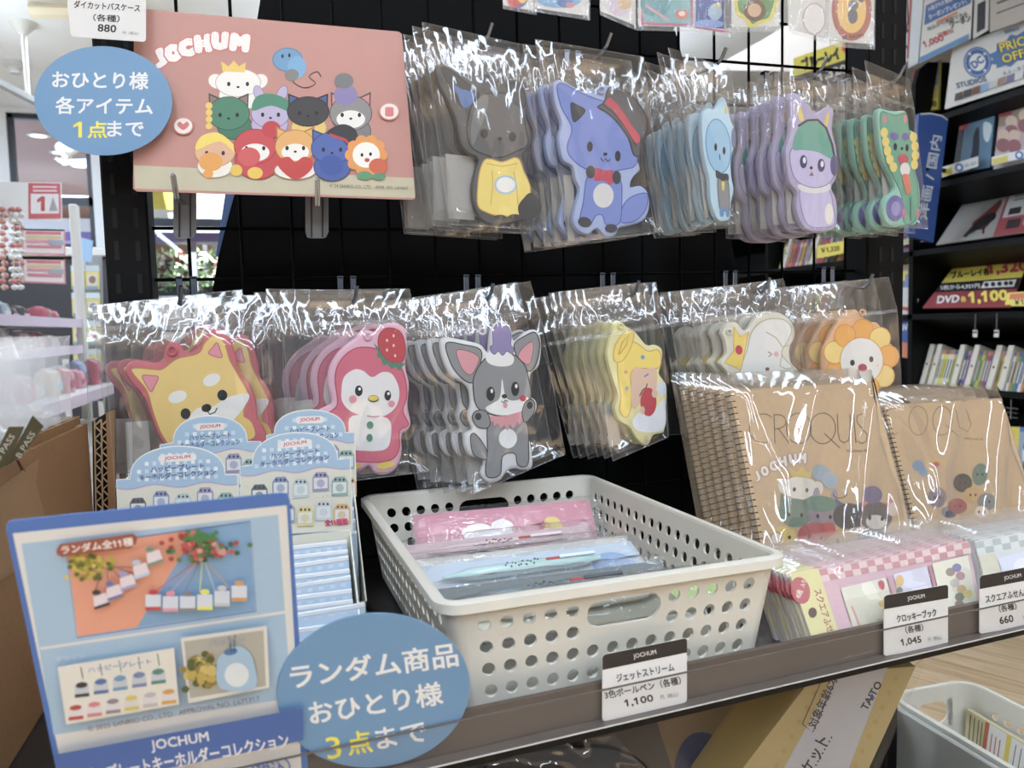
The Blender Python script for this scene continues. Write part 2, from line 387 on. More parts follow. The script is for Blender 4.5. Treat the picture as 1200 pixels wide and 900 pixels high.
# ------------------------------------------------------------------ ceiling fittings seen at the top left
o = thing('track_lighting', (-1.6, 4.7, CZ), 'white ceiling spotlight track on a thin drop rod beside the window wall', 'ceiling light')
pt = PY(4.7).at(27, 27); X0 = pt.x
zt = PY(4.7).at(37, 117).z - H
WM = mat((196, 190, 176), .4)
MB().tube([(X0, 4.7, CZ), (X0, 4.7, zt)], .012, WM).lathe((X0, 4.7, CZ), [(.0, -.06), (.02, -.06), (.07, 0)], WM).build('drop_rod', o)
a = Vector((X0 - .28, 3.55, zt - .02)); b = Vector((X0 + .36, 6.1, zt - .02)); d = (b - a)
MB().obox(a, d, (.035, 0, 0), (0, 0, .03), mat((150, 146, 138), .4)).build('track_rail', o)
for k, (t, aim) in enumerate(((.06, (-.25, .55, -.6)), (.62, (-.5, -.35, -.55)), (.86, (-.4, -.1, -.6)), (.97, (-.2, .1, -.65)))):
    p = a + d * t + Vector((.017, 0, -.02)); ax = Vector(aim).normalized()
    h = MB().lathe(p - Vector((0, 0, .06)), [(.0, -.06), (.045, -.06), (.05, 0), (.05, .13), (.042, .13), (.04, .11)], mat((226, 224, 218), .35), ax).tube([p, p - Vector((0, 0, .07))], .012, WM).build('spot_head', o, True)
    MB().lathe(p - Vector((0, 0, .06)) + ax * .112, [(.04, 0), (.0, .002)], emis((255, 246, 230), 3)).build('lamp_lens', h)
p = [PZ(CZ - .004).at(*q) for q in ((832, 82), (900, 44), (985, -8), (1060, -40), (1060, 70), (960, 84))]
o = thing('light_panel', (p[0].x, p[0].y, CZ), 'bright luminous ceiling panel seen through the grid above the lilac rabbit cases', 'ceiling light')
mb = MB(); k = len(p); mb.add(p + [q + Vector((0, 0, .004)) for q in p], [tuple(range(k)), tuple(range(2 * k - 1, k - 1, -1))] + [(i, (i + 1) % k, k + (i + 1) % k, k + i) for i in range(k)], emis((255, 252, 244), .9)); mb.build('diffuser', o)
o = thing('ceiling_lamp', (-.9, 3.0, CZ), 'slim cream tube lamp on the ceiling above the price card', 'ceiling light')
pa = PZ(CZ - .02).at(36, 6); pb = PZ(CZ - .02).at(150, 9)
MB().tube([(pa.x, pa.y, CZ - .045), (pb.x, pb.y, CZ - .045)], .04, mat((222, 208, 172), .4)).build('tube', o)
MB().box((min(pa.x, pb.x), min(pa.y, pb.y) - .03, CZ - .02), (max(pa.x, pb.x), min(pa.y, pb.y) + .03, CZ), WM).build('fitting', o)
p = PZ(CZ).at(17, 72)
o = thing('smoke_detector', (p.x, p.y, CZ), 'small white smoke detector on the ceiling above the spotlight track', 'detector')
MB().lathe((p.x, p.y, CZ), [(.0, -.07), (.03, -.07), (.035, -.04), (.06, -.03), (.06, 0)], mat((190, 186, 178), .5)).build('housing', o)

# ================================================================== THE DISPLAY RACK
GY = .81
rack = thing('display_rack', (.3, GY, -H), 'black steel display rack with wire grid and dark back board', 'rack')
def post(x0, x1, y0, y1):
    mb = MB(); mb.box((x0, y0, -H), (x1, y1, 1.05), BLACK, .002); p = mb.build('post', rack)
    s = MB(); w = (x1 - x0)
    for k in range(52):
        z = -.62 + k * .03
        for xx in ((x0 + x1) / 2 - .011, (x0 + x1) / 2 + .007): s.box((xx, y0 - .0008, z), (xx + .004, y0 + .001, z + .018), mat((2, 2, 2), .8))
    s.build('slots', p)
post(-.150, -.112, .79, .83); post(.70, .757, .79, .83)
mb = MB(); GRIDM = mat((9, 9, 10), .7, spec=.05)
xs = [.4525 - k * .0484 for k in range(12)] + [.4525 + k * .0463 for k in range(1, 6)]
for x in xs: mb.tube([(x, GY, -.60), (x, GY, .62)], .0017, GRIDM, 6)
for k in range(-11, 12): mb.tube([(-.13, GY + .0034, .0535 + k * .0492), (.72, GY + .0034, .0605 + k * .0492)], .0017, GRIDM, 6)
mb.build('wire_grid', rack)
pl = Plane((0, .90, -.1), (0, 1, -.12))
mb = MB(); mb.slab([(322, -110), (788, -110), (782, 0), (857, 285), (930, 640), (190, 700), (250, 335), (305, 0)], pl, .006, mat((11, 11, 12), .7, spec=.12)); mb.build('back_board', rack)
sb = MB(); sb.slab([(264, 226), (275, 226), (262, 275), (256, 300), (253, 300)], pl.shifted(.002), .002, mat((70, 110, 165), .5)); sb.build('blue_edge_strip', rack)

# the shelf with its label holder: its front edge runs from e0 to e1
e0 = Vector((-.62, .3914, 0)); e1 = Vector((.78, .4943, 0)); ed = (e1 - e0).normalized(); en = Vector((ed.y, -ed.x, 0))
SZ = -.25
shelf = MB(); SH = mat((120, 110, 100), .35)
v = [(e0.x, e0.y), (e1.x, e1.y), (.78, .80), (-.62, .80)]
shelf.add([W((x, y, SZ - .0008)) for x, y in v] + [W((x, y, SZ - .012)) for x, y in v], [(0, 1, 2, 3), (7, 6, 5, 4), (0, 4, 5, 1), (1, 5, 6, 2), (2, 6, 7, 3), (3, 7, 4, 0)], mat((46, 43, 41), .4))
shelf_o = shelf.build('shelf_board', rack)
def along(t0, t1, o0, o1, z0, z1, m, name, parent):
    a = e0 + ed * t0 + en * o0; b = e0 + ed * t1 + en * o0
    return MB().obox((a.x, a.y, z0), b - a, en * (o1 - o0), (0, 0, z1 - z0), m).build(name, parent)
LN = (e1 - e0).length
along(0, LN, .0, .004, SZ - .0055, SZ + .0185, mat((98, 86, 76), .42, ns=14, na=.12, spec=.2), 'front_strip', shelf_o)
along(0, LN, -.004, .012, SZ - .0120, SZ - .0065, BLACKG, 'shelf_lip', shelf_o)
CLEARH = film('clear_holder', 4, .02, .06, .012, .35, (.98, .98, .98))
along(0, LN, .0128, .0134, SZ - .0060, SZ + .0190, CLEARH, 'label_holder', shelf_o)
along(0, LN, .0042, .0134, SZ - .0065, SZ - .0056, mat((98, 88, 80), .3), 'holder_lip', shelf_o)
along(0, LN, .0134, .0139, SZ - .0066, SZ - .0058, mat((190, 188, 184), .2), 'holder_edge', shelf_o)
along(0, LN, .0134, .0139, SZ + .0180, SZ + .0192, mat((96, 92, 90), .2), 'holder_edge', shelf_o)
RAILP = Plane(e0 + en * .0085, en)          # where cards stand inside the holder
# shelf brackets
for x in (-.13, .73): MB().box((x - .006, .52, SZ - .05), (x + .006, .80, SZ - .010), BLACK).build('bracket', shelf_o)

# lower deck of the rack
LZ = -.66
MB().box((-.62, .40, LZ - .03), (1.02, .89, LZ), mat((30, 29, 28), .5), .003).build('lower_deck', rack)
MB().box((-.60, .42, -H), (1.0, .87, LZ - .03), BLACK).build('plinth', rack)

# ================================================================== HOOKS
hook_rest = []
def wire_hook(x, z, y1, label, group, tipdx=.003):
    o = thing('display_hook', (x, GY, z), label, 'hook', group)
    mb = MB()
    for s in (-1, 1):
        mb.box((x + s * .0065 - .003, GY - .006, z - .016), (x + s * .0065 + .003, GY - .003, z + .004), CHROME, .0006)
        mb.box((x + s * .0065 - .003, GY - .006, z + .002), (x + s * .0065 + .003, GY + .004, z + .0045), CHROME)
    mb.box((x - .0095, GY - .006, z - .0175), (x + .0095, GY - .003, z - .0135), CHROME, .0006)
    mb.build('clip', o)
    MB().tube([(x, GY - .004, z - .016), (x, y1 + .012, z - .0245), (x, y1 + .006, z - .0240), (x + tipdx * .5, y1 + .002, z - .0195), (x + tipdx, y1 - .003, z - .009)], .0018, CHROME, 8).build('prong', o, True)
    return o
LH = [(-.0836, .052), (.0685, .0515), (.2003, .0525), (.3579, .054), (.516, .056), (.6544, .060)]
LN_ = ['orange dog', 'pink bird', 'grey dog', 'yellow child', 'white dog', 'orange flower']
for (x, z), n in zip(LH, LN_): wire_hook(x, z, .735, 'chrome hook carrying the bagged %s cases in the lower row' % n, 'hooks of the lower row')
UH = [(.1985, .294), (.3200, .295), (.4485, .291), (.573, .291), (.677, .290)]
UN = ['dark grey dog', 'blue fox', 'pale blue', 'lilac rabbit', 'green cat']
for (x, z), n in zip(UH, UN): wire_hook(x, z, .718, 'chrome hook carrying the bagged %s cases in the upper row' % n, 'hooks of the upper row', .006)
def plate_hook(px, y_top, tip, knee, label):
    pl = PY(.800); o = thing('price_hook', (pl.at(px, 250).x, .80, pl.at(px, 250).z - H), label, 'hook', 'hooks under the picture board')
    mb = MB(); pts = [(px - 13, y_top), (px + 14, y_top), (px + 14, 272), (px + 11, 278), (px + 7, 279), (px - 7, 279), (px - 11, 278), (px - 13, 272)]
    mb.slab(pts, pl, .0025, mat((128, 134, 142), .35, metal=.6)); p = mb.build('back_plate', o)
    r = MB()
    for dx in (-6, 7): r.tube([tuple(pl.at(px + dx, y, .0004) - Vector((0, 0, H))) for y in (y_top, 278)], .0009, mat((90, 88, 86), .3, metal=.8), 6)
    r.build('pressed_rib', p)
    a = pl.at(px, 240) - Vector((0, 0, H)); q = PY(.735)
    k = q.at(*knee) - Vector((0, 0, H)); t = PY(.73).at(*tip) - Vector((0, 0, H))
    mb = MB()
    for s in (-.0012, .0012): mb.tube([(a.x + s, a.y - .001, a.z), (k.x + s, k.y, k.z), (t.x + s, t.y, t.z)], .0012, CHROME, 8)
    mb.tube([(t.x - .0014, t.y, t.z), (t.x, t.y, t.z + .0012), (t.x + .0014, t.y, t.z)], .0012, CHROME, 8)
    mb.build('prong', o, True)
plate_hook(216, 205, (203, 206), (207, 232), 'chrome hook with a steel back plate beneath the left end of the picture board')
plate_hook(371, 205, (372, 211), (372, 240), 'chrome hook with a steel back plate beneath the middle of the picture board')
# ================================================================== BAGGED DIE-CUT PASS CASES
BAGM = film('clear_film', 10, .30, .085, .010, 2.3)
RIB = film('clear_rib', 40, .3, .12, .12, 1.6)
CARD = mat((176, 172, 164), .6)
def bag_mesh(quad, Y, bulge=.0035, seed=0, nu=22, nv=30, back=.013, twist=0.0):
    """front and back film of a flat bag, joined round the edge"""
    pl = PY(Y); f = quadmap(quad); mb = MB(); vs = []; ws = min(1.0, (pl.at(*f(1, .5)) - pl.at(*f(0, .5))).length / .125); bulge *= ws; rnd = random.Random(seed); ph = Vector((rnd.random() * 9, rnd.random() * 9, rnd.random() * 9))
    rdg = [(rnd.uniform(-.1, 1.1), rnd.uniform(-.8, .8), rnd.uniform(.05, .09), rnd.uniform(.5, 1)) for _ in range(4)]
    def wr(u, v):
        e = min(u, 1 - u, v * .8, (1 - v)) * 8; e = min(1, max(0, e))
        b = math.sin(math.pi * u) * math.sin(math.pi * min(1, max(0, (v - .1) / .9))) ** .6 * bulge if v > .1 else 0
        p = Vector((u * 3.2, v * 2.6, 0)) + ph
        r = 1 - abs(noise.noise(p * 1.4)) * 2.2; r2 = 1 - abs(noise.noise(p * 3.1 + Vector((3, 7, 1)))) * 2
        # folds fanning out from the hook hole
        dx, dy = u - .5, v - .06; ang = math.atan2(dx, dy + .02); fan = math.sin(ang * 9 + ph.x) * math.exp(-math.hypot(dx, dy) * 4.0)
        k = .25 + .75 * max(0, 1 - v / .3) + .35 * max(0, abs(u - .5) * 2 - .7) / .3
        b -= max(0, .24 - v) * (.045 if Y > .73 else .012)
        b += e * ws * .0030 * sum(a_ * math.exp(-((u - s_ * (v - .5) - c_) / w_) ** 2) for c_, s_, w_, a_ in rdg)
        return b + e * k * ws * (.0034 * r + .0011 * r2 + .0036 * fan) + .0006
    for j in range(nv + 1):
        for i in range(nu + 1):
            u, v = i / nu, j / nv; vs.append(pl.at(*f(u, v)) + Vector((0, -wr(u, v), 0)))
    nf = len(vs); nbx = 8; nby = 10
    for j in range(nv + 1):
        for i in range(nu + 1):
            u, v = i / nu, j / nv; e = min(1, min(u, 1 - u, v, 1 - v) * 12)
            vs.append(pl.at(*f(u, v)) + Vector((0, max(0, .24 - v) * (.045 if Y > .73 else .012) + e * (back * min(1, v * 4) + .001 * noise.noise(Vector((u * 5, v * 5, 3)) + ph)), 0)))
    fs = []
    for b in (0, nf):
        for j in range(nv):
            for i in range(nu):
                a = b + j * (nu + 1) + i; q = (a, a + 1, a + nu + 2, a + nu + 1); fs.append(q if b == 0 else tuple(reversed(q)))
    mb.add(vs, fs, BAGM); return mb, f, wr
def zip_mesh(f, wr, Y, v0):
    pl = PY(Y); mb = MB()
    for dv in (0, .012):
        mb.tube([pl.at(*f(u / 16, v0 + dv)) + Vector((0, -wr(u / 16, v0 + dv) - .0004, 0)) for u in range(17)], .0006, RIB, 5, wpts=True)
    return mb
LOCS = ('frontmost of its stack', 'second from the front', 'third from the front', 'fourth from the front', 'fifth from the front', 'sixth from the front')
def pass_case(name, desc, Y, quad, outline, border, prints, rear, group, card=None, loop=None, zipv=.2, seed=0, thick=.0085, bev=4.0):
    """prints: list of (kind, args, colour); rear: offsets (dx, dy, dz, tilt, turn) of the copies hanging behind"""
    c = PY(Y).at((quad[0][0] + quad[1][0]) / 2, (quad[0][1] + quad[1][1]) / 2)
    t = thing('bagged_pass_case', (c.x, Y, c.z - H), 'bagged ' + desc + ', ' + LOCS[0], 'pass case', group)
    mb, f, wr = bag_mesh(quad, Y, seed=seed)
    bg = mb.build('clear_bag', t, True, fix=False)
    zip_mesh(f, wr, Y, zipv).build('zip_strip', bg, True)
    ring = [(i / 14, 0) for i in range(14)] + [(1, i / 18) for i in range(18)] + [(1 - i / 14, 1) for i in range(14)] + [(0, 1 - i / 18) for i in range(19)]
    MB().tube([PY(Y).at(*f(u, v)) + Vector((0, -wr(u, v) - .0002, 0)) for u, v in ring], .00035, RIB, 5, False, True).build('edge_seal', bg, True)
    cp = PY(Y + .0035)
    body = MB().pillow(outline, cp, thick, bev, mat(border, .55, ns=60, na=.04)).build('case_body', t, True)
    sh = Sheet(cp, .0001, .00003)
    for p in prints:
        k, a, col = p[0], p[1], p[2]
        if k == 'e': sh.ell(*a[:4], col, a[4] if len(a) > 4 else 0)
        elif k == 'p': sh.poly(a, col)
        elif k == 'l': sh.line(a, p[3], col)
        elif k == 'o': sh.poly(a, col); sh.line(a, p[4], p[3], True)
    sh.build('printed_front', body)
    if loop: # strap eyelet: a dark hole with a raised ring
        MB().tube([tuple(cp.at(*q, .0012) - Vector((0, 0, H))) for q in ell(loop[0], loop[1], loop[2], loop[2], 0, 16) + [ell(loop[0], loop[1], loop[2], loop[2], 0, 16)[0]]], .0011, mat(border, .5), 6, False).build('strap_eyelet', body, True)
    if card:
        MB().slab(card, PY(Y + .0128), .0004, CARD).build('care_card', t)
    rnd = random.Random(seed + 50)
    for i, (dx, dy, dz, tilt, turn) in enumerate(rear):
        k = copy_tree(t); k.location = t.location + Vector((dx, dy, dz)); k.rotation_euler = (0, math.radians(tilt), math.radians(turn))
        k['label'] = 'bagged ' + desc + ', ' + LOCS[i + 1]
    return t
def E_(z, cx, cy, rx, ry, col, rot=0): return ('e', (z[0] + cx / z[2], z[1] + cy / z[2], rx / z[2], ry / z[2], rot), col)
def P_(z, pts, col, n=4): return ('p', sm(zc(pts, z), n) if n > 1 else zc(pts, z), col)
def O_(z, pts, col, lc, w=1.0, n=4): return ('o', sm(zc(pts, z), n) if n > 1 else zc(pts, z), col, lc, w)
def L_(z, pts, col, w): return ('l', zc(pts, z), col, w)
def stack(n, dx, dy, seed, jit=.003, tilt=2.0, turn=3.0):
    r = random.Random(seed); o = []
    for i in range(1, n + 1): o.append((dx * i + r.uniform(-jit, jit), dy * i, r.uniform(-jit, jit) - .0008 * i, r.uniform(-tilt, tilt), r.uniform(-turn, turn)))
    return o
UPG, LOG = 'bagged pass cases of the upper row', 'bagged pass cases of the lower row'
DK = (44, 42, 42)
# upper row ---------------------------------------------------------
z = (460, 10, 3.0)
ol = sm(zc([(150, 205), (163, 192), (190, 195), (240, 225), (292, 262), (305, 246), (325, 236), (348, 250), (365, 272), (390, 262), (410, 245), (442, 246), (466, 280), (476, 335), (470, 380), (486, 430), (482, 488), (457, 518), (470, 560), (488, 620), (513, 650), (522, 700), (492, 735), (440, 748), (380, 760), (335, 755), (308, 735), (288, 700), (278, 640), (288, 580), (300, 530), (268, 508), (240, 478), (228, 430), (218, 380), (188, 310), (160, 260)], z), 3)
pass_case('a', 'dark grey dog-shaped pass case in yellow jumper', .715, [(495, 25), (619, 53), (641, 270), (526, 263)], ol, (92, 90, 88),
    [O_(z, [(172, 206), (215, 225), (268, 268), (305, 300), (285, 325), (245, 345), (215, 300), (185, 245)], (72, 70, 70), DK), P_(z, [(214, 268), (245, 285), (292, 300), (268, 345), (248, 345), (232, 310)], (82, 116, 176)),
     P_(z, [(430, 320), (455, 345), (462, 375), (448, 370), (436, 345)], (82, 116, 176)),
     O_(z, [(268, 375), (290, 325), (340, 298), (400, 300), (438, 325), (458, 370), (468, 420), (476, 478), (440, 500), (380, 524), (320, 512), (278, 488), (262, 440)], (98, 96, 95), DK, 1.4),
     P_(z, [(300, 320), (335, 305), (330, 360), (300, 440), (282, 480), (275, 420)], (122, 120, 118)),
     O_(z, [(402, 268), (442, 264), (468, 312), (462, 346), (435, 338), (414, 312)], (80, 78, 78), DK),
     O_(z, [(332, 528), (385, 540), (438, 525), (462, 575), (484, 630), (474, 690), (440, 726), (372, 728), (330, 716), (300, 692), (300, 620), (310, 560)], (232, 208, 92), (206, 156, 50), 1.3),
     L_(z, [(350, 570), (352, 620), (345, 690)], (206, 156, 50), .9), L_(z, [(425, 575), (436, 620), (440, 690)], (206, 156, 50), .9), L_(z, [(330, 545), (385, 556), (440, 545)], (206, 156, 50), .9),
     E_(z, 397, 620, 40, 34, (160, 190, 205)), E_(z, 397, 620, 33, 27, (226, 224, 218)),
     O_(z, [(442, 700), (460, 670), (486, 650), (518, 682), (518, 715), (490, 738), (455, 740)], (66, 64, 64), DK), E_(z, 378, 734, 20, 9, (66, 64, 64)), E_(z, 428, 732, 20, 9, (66, 64, 64)),
     E_(z, 322, 440, 13, 17, (48, 46, 46)), E_(z, 421, 452, 13, 17, (48, 46, 46)), E_(z, 377, 458, 8, 6, (48, 46, 46)), L_(z, [(377, 460), (377, 476)], (48, 46, 46), 1.0)],
    stack(5, -.0065, .0135, 11), UPG, [(522, 180), (556, 184), (556, 258), (526, 256)], (569, 92, 4), seed=1)
z = (610, 30, 3.333)
ol = sm(zc([(124, 240), (135, 215), (160, 212), (195, 228), (245, 256), (290, 262), (308, 240), (345, 230), (400, 250), (460, 300), (496, 372), (490, 412), (468, 460), (456, 510), (470, 560), (442, 592), (432, 630), (470, 624), (500, 652), (506, 710), (480, 762), (420, 782), (388, 790), (372, 820), (332, 826), (300, 794), (265, 816), (225, 802), (203, 760), (214, 700), (230, 640), (213, 600), (203, 550), (168, 530), (152, 480), (148, 430), (160, 380), (135, 310)], z), 3)
FB, FL = (112, 132, 200), (66, 88, 168)
pass_case('b', 'blue fox-shaped pass case with black hat', .715, [(628, 45), (755, 66), (778, 272), (666, 284)], ol, (156, 172, 212),
    [O_(z, [(390, 765), (400, 705), (435, 668), (494, 656), (490, 715), (462, 752), (430, 768)], FB, FL, 1.2),
     O_(z, [(262, 590), (320, 575), (388, 600), (395, 690), (386, 772), (335, 778), (320, 742), (294, 742), (268, 782), (232, 762), (245, 690)], FB, FL, 1.2),
     O_(z, [(142, 238), (170, 228), (220, 255), (290, 285), (330, 300), (400, 360), (448, 440), (452, 540), (400, 562), (330, 572), (250, 558), (195, 512), (182, 470), (200, 400), (160, 320)], FB, FL, 1.2),
     O_(z, [(196, 305), (222, 312), (252, 332), (225, 366), (205, 372)], (70, 68, 72), DK), E_(z, 323, 664, 40, 48, (206, 204, 200)),
     P_(z, [(290, 556), (325, 566), (360, 568), (356, 622), (325, 606), (288, 604)], (196, 52, 78)),
     E_(z, 273, 572, 18, 25, (68, 66, 70)), E_(z, 375, 594, 17, 26, (68, 66, 70)), E_(z, 250, 768, 27, 20, (68, 66, 70), 15), E_(z, 353, 792, 24, 17, (68, 66, 70)),
     O_(z, [(300, 318), (325, 300), (345, 242), (390, 246), (448, 290), (492, 372), (470, 440), (462, 505), (440, 502), (420, 440), (372, 372), (330, 336)], (90, 88, 90), (40, 38, 40), 1.3), L_(z, [(318, 306), (360, 340), (410, 398), (450, 470)], (40, 38, 40), 1.0),
     P_(z, [(340, 288), (352, 284), (385, 318), (432, 388), (466, 438), (448, 458), (408, 396), (362, 332), (330, 306)], (196, 52, 78)),
     E_(z, 270, 473, 11, 20, (42, 40, 44)), E_(z, 379, 510, 11, 21, (42, 40, 44)), E_(z, 330, 502, 8, 6, (42, 40, 44)), L_(z, [(313, 518), (322, 530), (330, 520), (340, 532), (350, 522)], (42, 40, 44), 1.0)],
    stack(4, -.0072, .015, 12), UPG, [(660, 205), (672, 205), (674, 282), (666, 282)], (704, 106, 4), seed=2)
z = (755, 50, 3.75)
ol = sm(zc([(252, 325), (268, 295), (290, 285), (312, 290), (345, 238), (366, 262), (384, 340), (405, 390), (404, 445), (386, 500), (386, 580), (396, 640), (386, 700), (380, 768), (352, 786), (318, 772), (290, 692), (285, 600), (270, 540), (256, 450)], z), 4)
pass_case('c', 'narrow pale blue pass case with grey strap', .715, [(784, 55), (857, 80), (877, 261), (826, 263)], ol, (172, 204, 220),
    [E_(z, 325, 455, 56, 122, (84, 132, 184), -6), E_(z, 325, 455, 52, 117, (140, 186, 214), -6), P_(z, [(316, 560), (342, 575), (368, 578), (368, 610), (340, 604), (316, 592)], (66, 64, 64)),
     O_(z, [(322, 604), (345, 608), (368, 612), (374, 735), (352, 738), (330, 724)], (140, 138, 138), (80, 78, 78), .8), P_(z, [(340, 612), (352, 614), (350, 648), (342, 646)], (222, 200, 80)), E_(z, 358, 298, 6, 16, (222, 200, 80)),
     E_(z, 392, 420, 11, 45, (112, 122, 150)), L_(z, [(374, 735), (390, 728), (402, 748), (410, 775)], (60, 58, 58), .8), E_(z, 340, 745, 10, 22, (92, 142, 190)), E_(z, 366, 748, 9, 20, (92, 142, 190)),
     E_(z, 313, 459, 6, 17, (40, 40, 46)), E_(z, 350, 475, 6, 17, (40, 40, 46)), L_(z, [(330, 490), (331, 512), (335, 514)], (40, 40, 46), .8)],
    stack(5, -.0035, .0165, 13, .002), UPG, [(819, 190), (829, 192), (831, 255), (826, 256)], None, seed=3, bev=3)
z = (850, 60, 3.75)
ol = sm(zc([(280, 200), (300, 182), (330, 190), (372, 235), (397, 272), (430, 255), (465, 238), (480, 270), (472, 340), (490, 420), (497, 490), (490, 560), (470, 600), (490, 650), (495, 720), (480, 780), (420, 796), (360, 786), (325, 740), (310, 682), (315, 620), (283, 580), (268, 500), (263, 430), (288, 350)], z), 4)
LV, LD = (190, 180, 214), (132, 118, 164)
pass_case('d', 'lilac rabbit-shaped pass case with green cap', .715, [(918, 78), (983, 90), (987, 271), (922, 267)], ol, (172, 162, 192),
    [P_(z, [(318, 235), (332, 250), (345, 300), (328, 305), (318, 270)], (222, 196, 96)), P_(z, [(452, 268), (458, 285), (446, 330), (436, 320), (440, 290)], (222, 196, 96)),
     O_(z, [(330, 600), (400, 585), (455, 610), (475, 690), (478, 760), (420, 775), (365, 765), (335, 700)], LV, LD, 1.0), E_(z, 455, 715, 19, 46, (222, 218, 206)), E_(z, 362, 640, 30, 24, LV), P_(z, [(322, 585), (400, 600), (452, 575), (456, 612), (390, 625), (330, 612)], (214, 210, 206)),
     O_(z, [(285, 440), (330, 410), (400, 420), (470, 460), (484, 520), (455, 580), (390, 600), (320, 575), (290, 520)], LV, LD, 1.0),
     P_(z, [(297, 432), (303, 372), (340, 318), (400, 308), (445, 350), (472, 425), (472, 476), (405, 444), (340, 434)], (104, 166, 146)), L_(z, [(318, 330), (360, 304), (405, 302), (442, 338), (468, 410), (478, 460)], (70, 64, 78), 2.6), E_(z, 478, 502, 18, 46, (102, 88, 132)),
     E_(z, 342, 486, 16, 29, (74, 62, 108)), E_(z, 420, 502, 16, 29, (74, 62, 108)), E_(z, 346, 480, 7, 14, (226, 222, 230)), E_(z, 424, 496, 7, 14, (226, 222, 230)), E_(z, 376, 513, 7, 7, (70, 60, 66)), P_(z, [(366, 548), (378, 530), (388, 548)], (150, 106, 106), 1)],
    stack(5, -.0045, .0155, 14, .002), UPG, [(920, 195), (932, 198), (934, 262), (923, 262)], None, seed=4, bev=3)
ol = sm(zc([(668, 275), (682, 250), (720, 258), (752, 262), (790, 260), (806, 285), (812, 340), (836, 360), (842, 450), (837, 520), (857, 600), (857, 700), (842, 757), (790, 767), (740, 772), (703, 745), (693, 690), (708, 640), (743, 610), (733, 560), (690, 470), (673, 380)], z), 4)
GN, GD = (104, 166, 138), (62, 112, 92)
pass_case('e', 'green cat-shaped pass case with yellow curls', .715, [(1015, 70), (1067, 92), (1087, 268), (1033, 265)], ol, (140, 192, 170),
    [O_(z, [(682, 272), (720, 275), (750, 282), (795, 275), (806, 340), (825, 420), (822, 500), (846, 600), (846, 700), (830, 750), (785, 752), (775, 640), (742, 560), (700, 470), (685, 370)], GN, GD, .9),
     E_(z, 700, 298, 9, 18, (214, 122, 136)), E_(z, 789, 296, 8, 18, (214, 122, 136))] +
    [E_(z, x, y, 16, 22, (226, 200, 92)) for x, y in ((698, 358), (704, 398), (712, 438), (722, 476), (738, 510), (826, 378), (832, 418), (834, 458), (830, 498))] +
    [E_(z, 741, 374, 20, 17, (110, 98, 166), 20), E_(z, 790, 376, 16, 17, (110, 98, 166), -20), E_(z, 745, 420, 8, 16, (44, 46, 50)), E_(z, 797, 425, 7, 16, (44, 46, 50)), E_(z, 774, 428, 6, 7, (44, 46, 50)),
     E_(z, 780, 474, 24, 22, (198, 74, 92)), E_(z, 788, 520, 22, 30, (214, 208, 206)), P_(z, [(776, 545), (806, 548), (812, 620), (796, 628), (786, 600)], (214, 118, 84)), E_(z, 745, 690, 40, 56, (112, 102, 166)), E_(z, 748, 692, 22, 32, (150, 140, 192)),
     E_(z, 784, 712, 8, 20, (206, 116, 130)), E_(z, 843, 712, 7, 20, (206, 116, 130)), L_(z, [(812, 640), (812, 748)], GD, .9)],
    stack(5, -.0050, .0150, 15, .002), UPG, [(1033, 200), (1044, 204), (1043, 255), (1036, 256)], None, seed=5, bev=3)
# lower row ---------------------------------------------------------
z = (110, 310, 3.6)
ol = sm(zc([(130, 450), (145, 416), (180, 405), (250, 415), (290, 408), (296, 360), (322, 328), (356, 334), (375, 362), (402, 374), (440, 348), (460, 308), (490, 280), (520, 270), (557, 290), (582, 340), (602, 400), (612, 450), (652, 500), (682, 570), (692, 650), (722, 700), (727, 760), (600, 800), (400, 805), (300, 765), (263, 710), (238, 640), (208, 560), (158, 500)], z), 4)
pass_case('f', 'orange dog-shaped pass case with pink border', .735, [(119, 356), (302, 345), (318, 562), (135, 572)], ol, (202, 92, 102),
    [O_(z, [(160, 452), (182, 436), (250, 442), (292, 440), (350, 398), (440, 375), (468, 330), (510, 296), (550, 330), (572, 400), (600, 450), (640, 520), (655, 560), (632, 620), (642, 700), (600, 760), (350, 765), (290, 722), (250, 622), (222, 530)], (230, 196, 104), (176, 132, 56), 1.2),
     O_(z, [(204, 470), (238, 468), (272, 474), (258, 510), (242, 536), (222, 510)], (226, 138, 152), (190, 84, 100), 1.0), O_(z, [(520, 330), (532, 358), (541, 391), (512, 388), (484, 374), (500, 350)], (226, 138, 152), (190, 84, 100), 1.0),
     P_(z, [(400, 650), (440, 605), (500, 600), (560, 562), (640, 543), (654, 566), (610, 632), (560, 680), (480, 720), (400, 720)], (226, 224, 218)), E_(z, 353, 558, 40, 25, (226, 224, 218), -18), E_(z, 497, 486, 38, 25, (226, 224, 218), -24),
     E_(z, 387, 629, 21, 23, (38, 36, 36)), E_(z, 542, 551, 21, 23, (38, 36, 36)), E_(z, 475, 605, 21, 17, (38, 36, 36), -15), L_(z, [(476, 615), (490, 632), (512, 622), (520, 605)], (38, 36, 36), 1.4), P_(z, [(610, 640), (660, 660), (680, 720), (640, 740), (615, 690)], (232, 196, 96))],
    [(.021, .013, -.004, 3, 0), (-.014, .026, .003, -3, 2), (-.022, .039, -.002, 2, -2)], LOG, [(147, 495), (174, 493), (178, 560), (150, 562)], (202, 411, 5), zipv=.13, seed=6, bev=5)
z = (310, 310, 3.333)
ol = sm(zc([(352, 290), (372, 272), (400, 256), (430, 262), (452, 240), (500, 227), (545, 245), (556, 300), (552, 400), (566, 470), (560, 550), (572, 620), (556, 652), (536, 670), (536, 740), (510, 802), (470, 822), (430, 816), (405, 790), (370, 812), (320, 802), (270, 780), (248, 720), (253, 660), (228, 600), (213, 570), (260, 540), (246, 470), (253, 400), (288, 342), (328, 306)], z), 4)
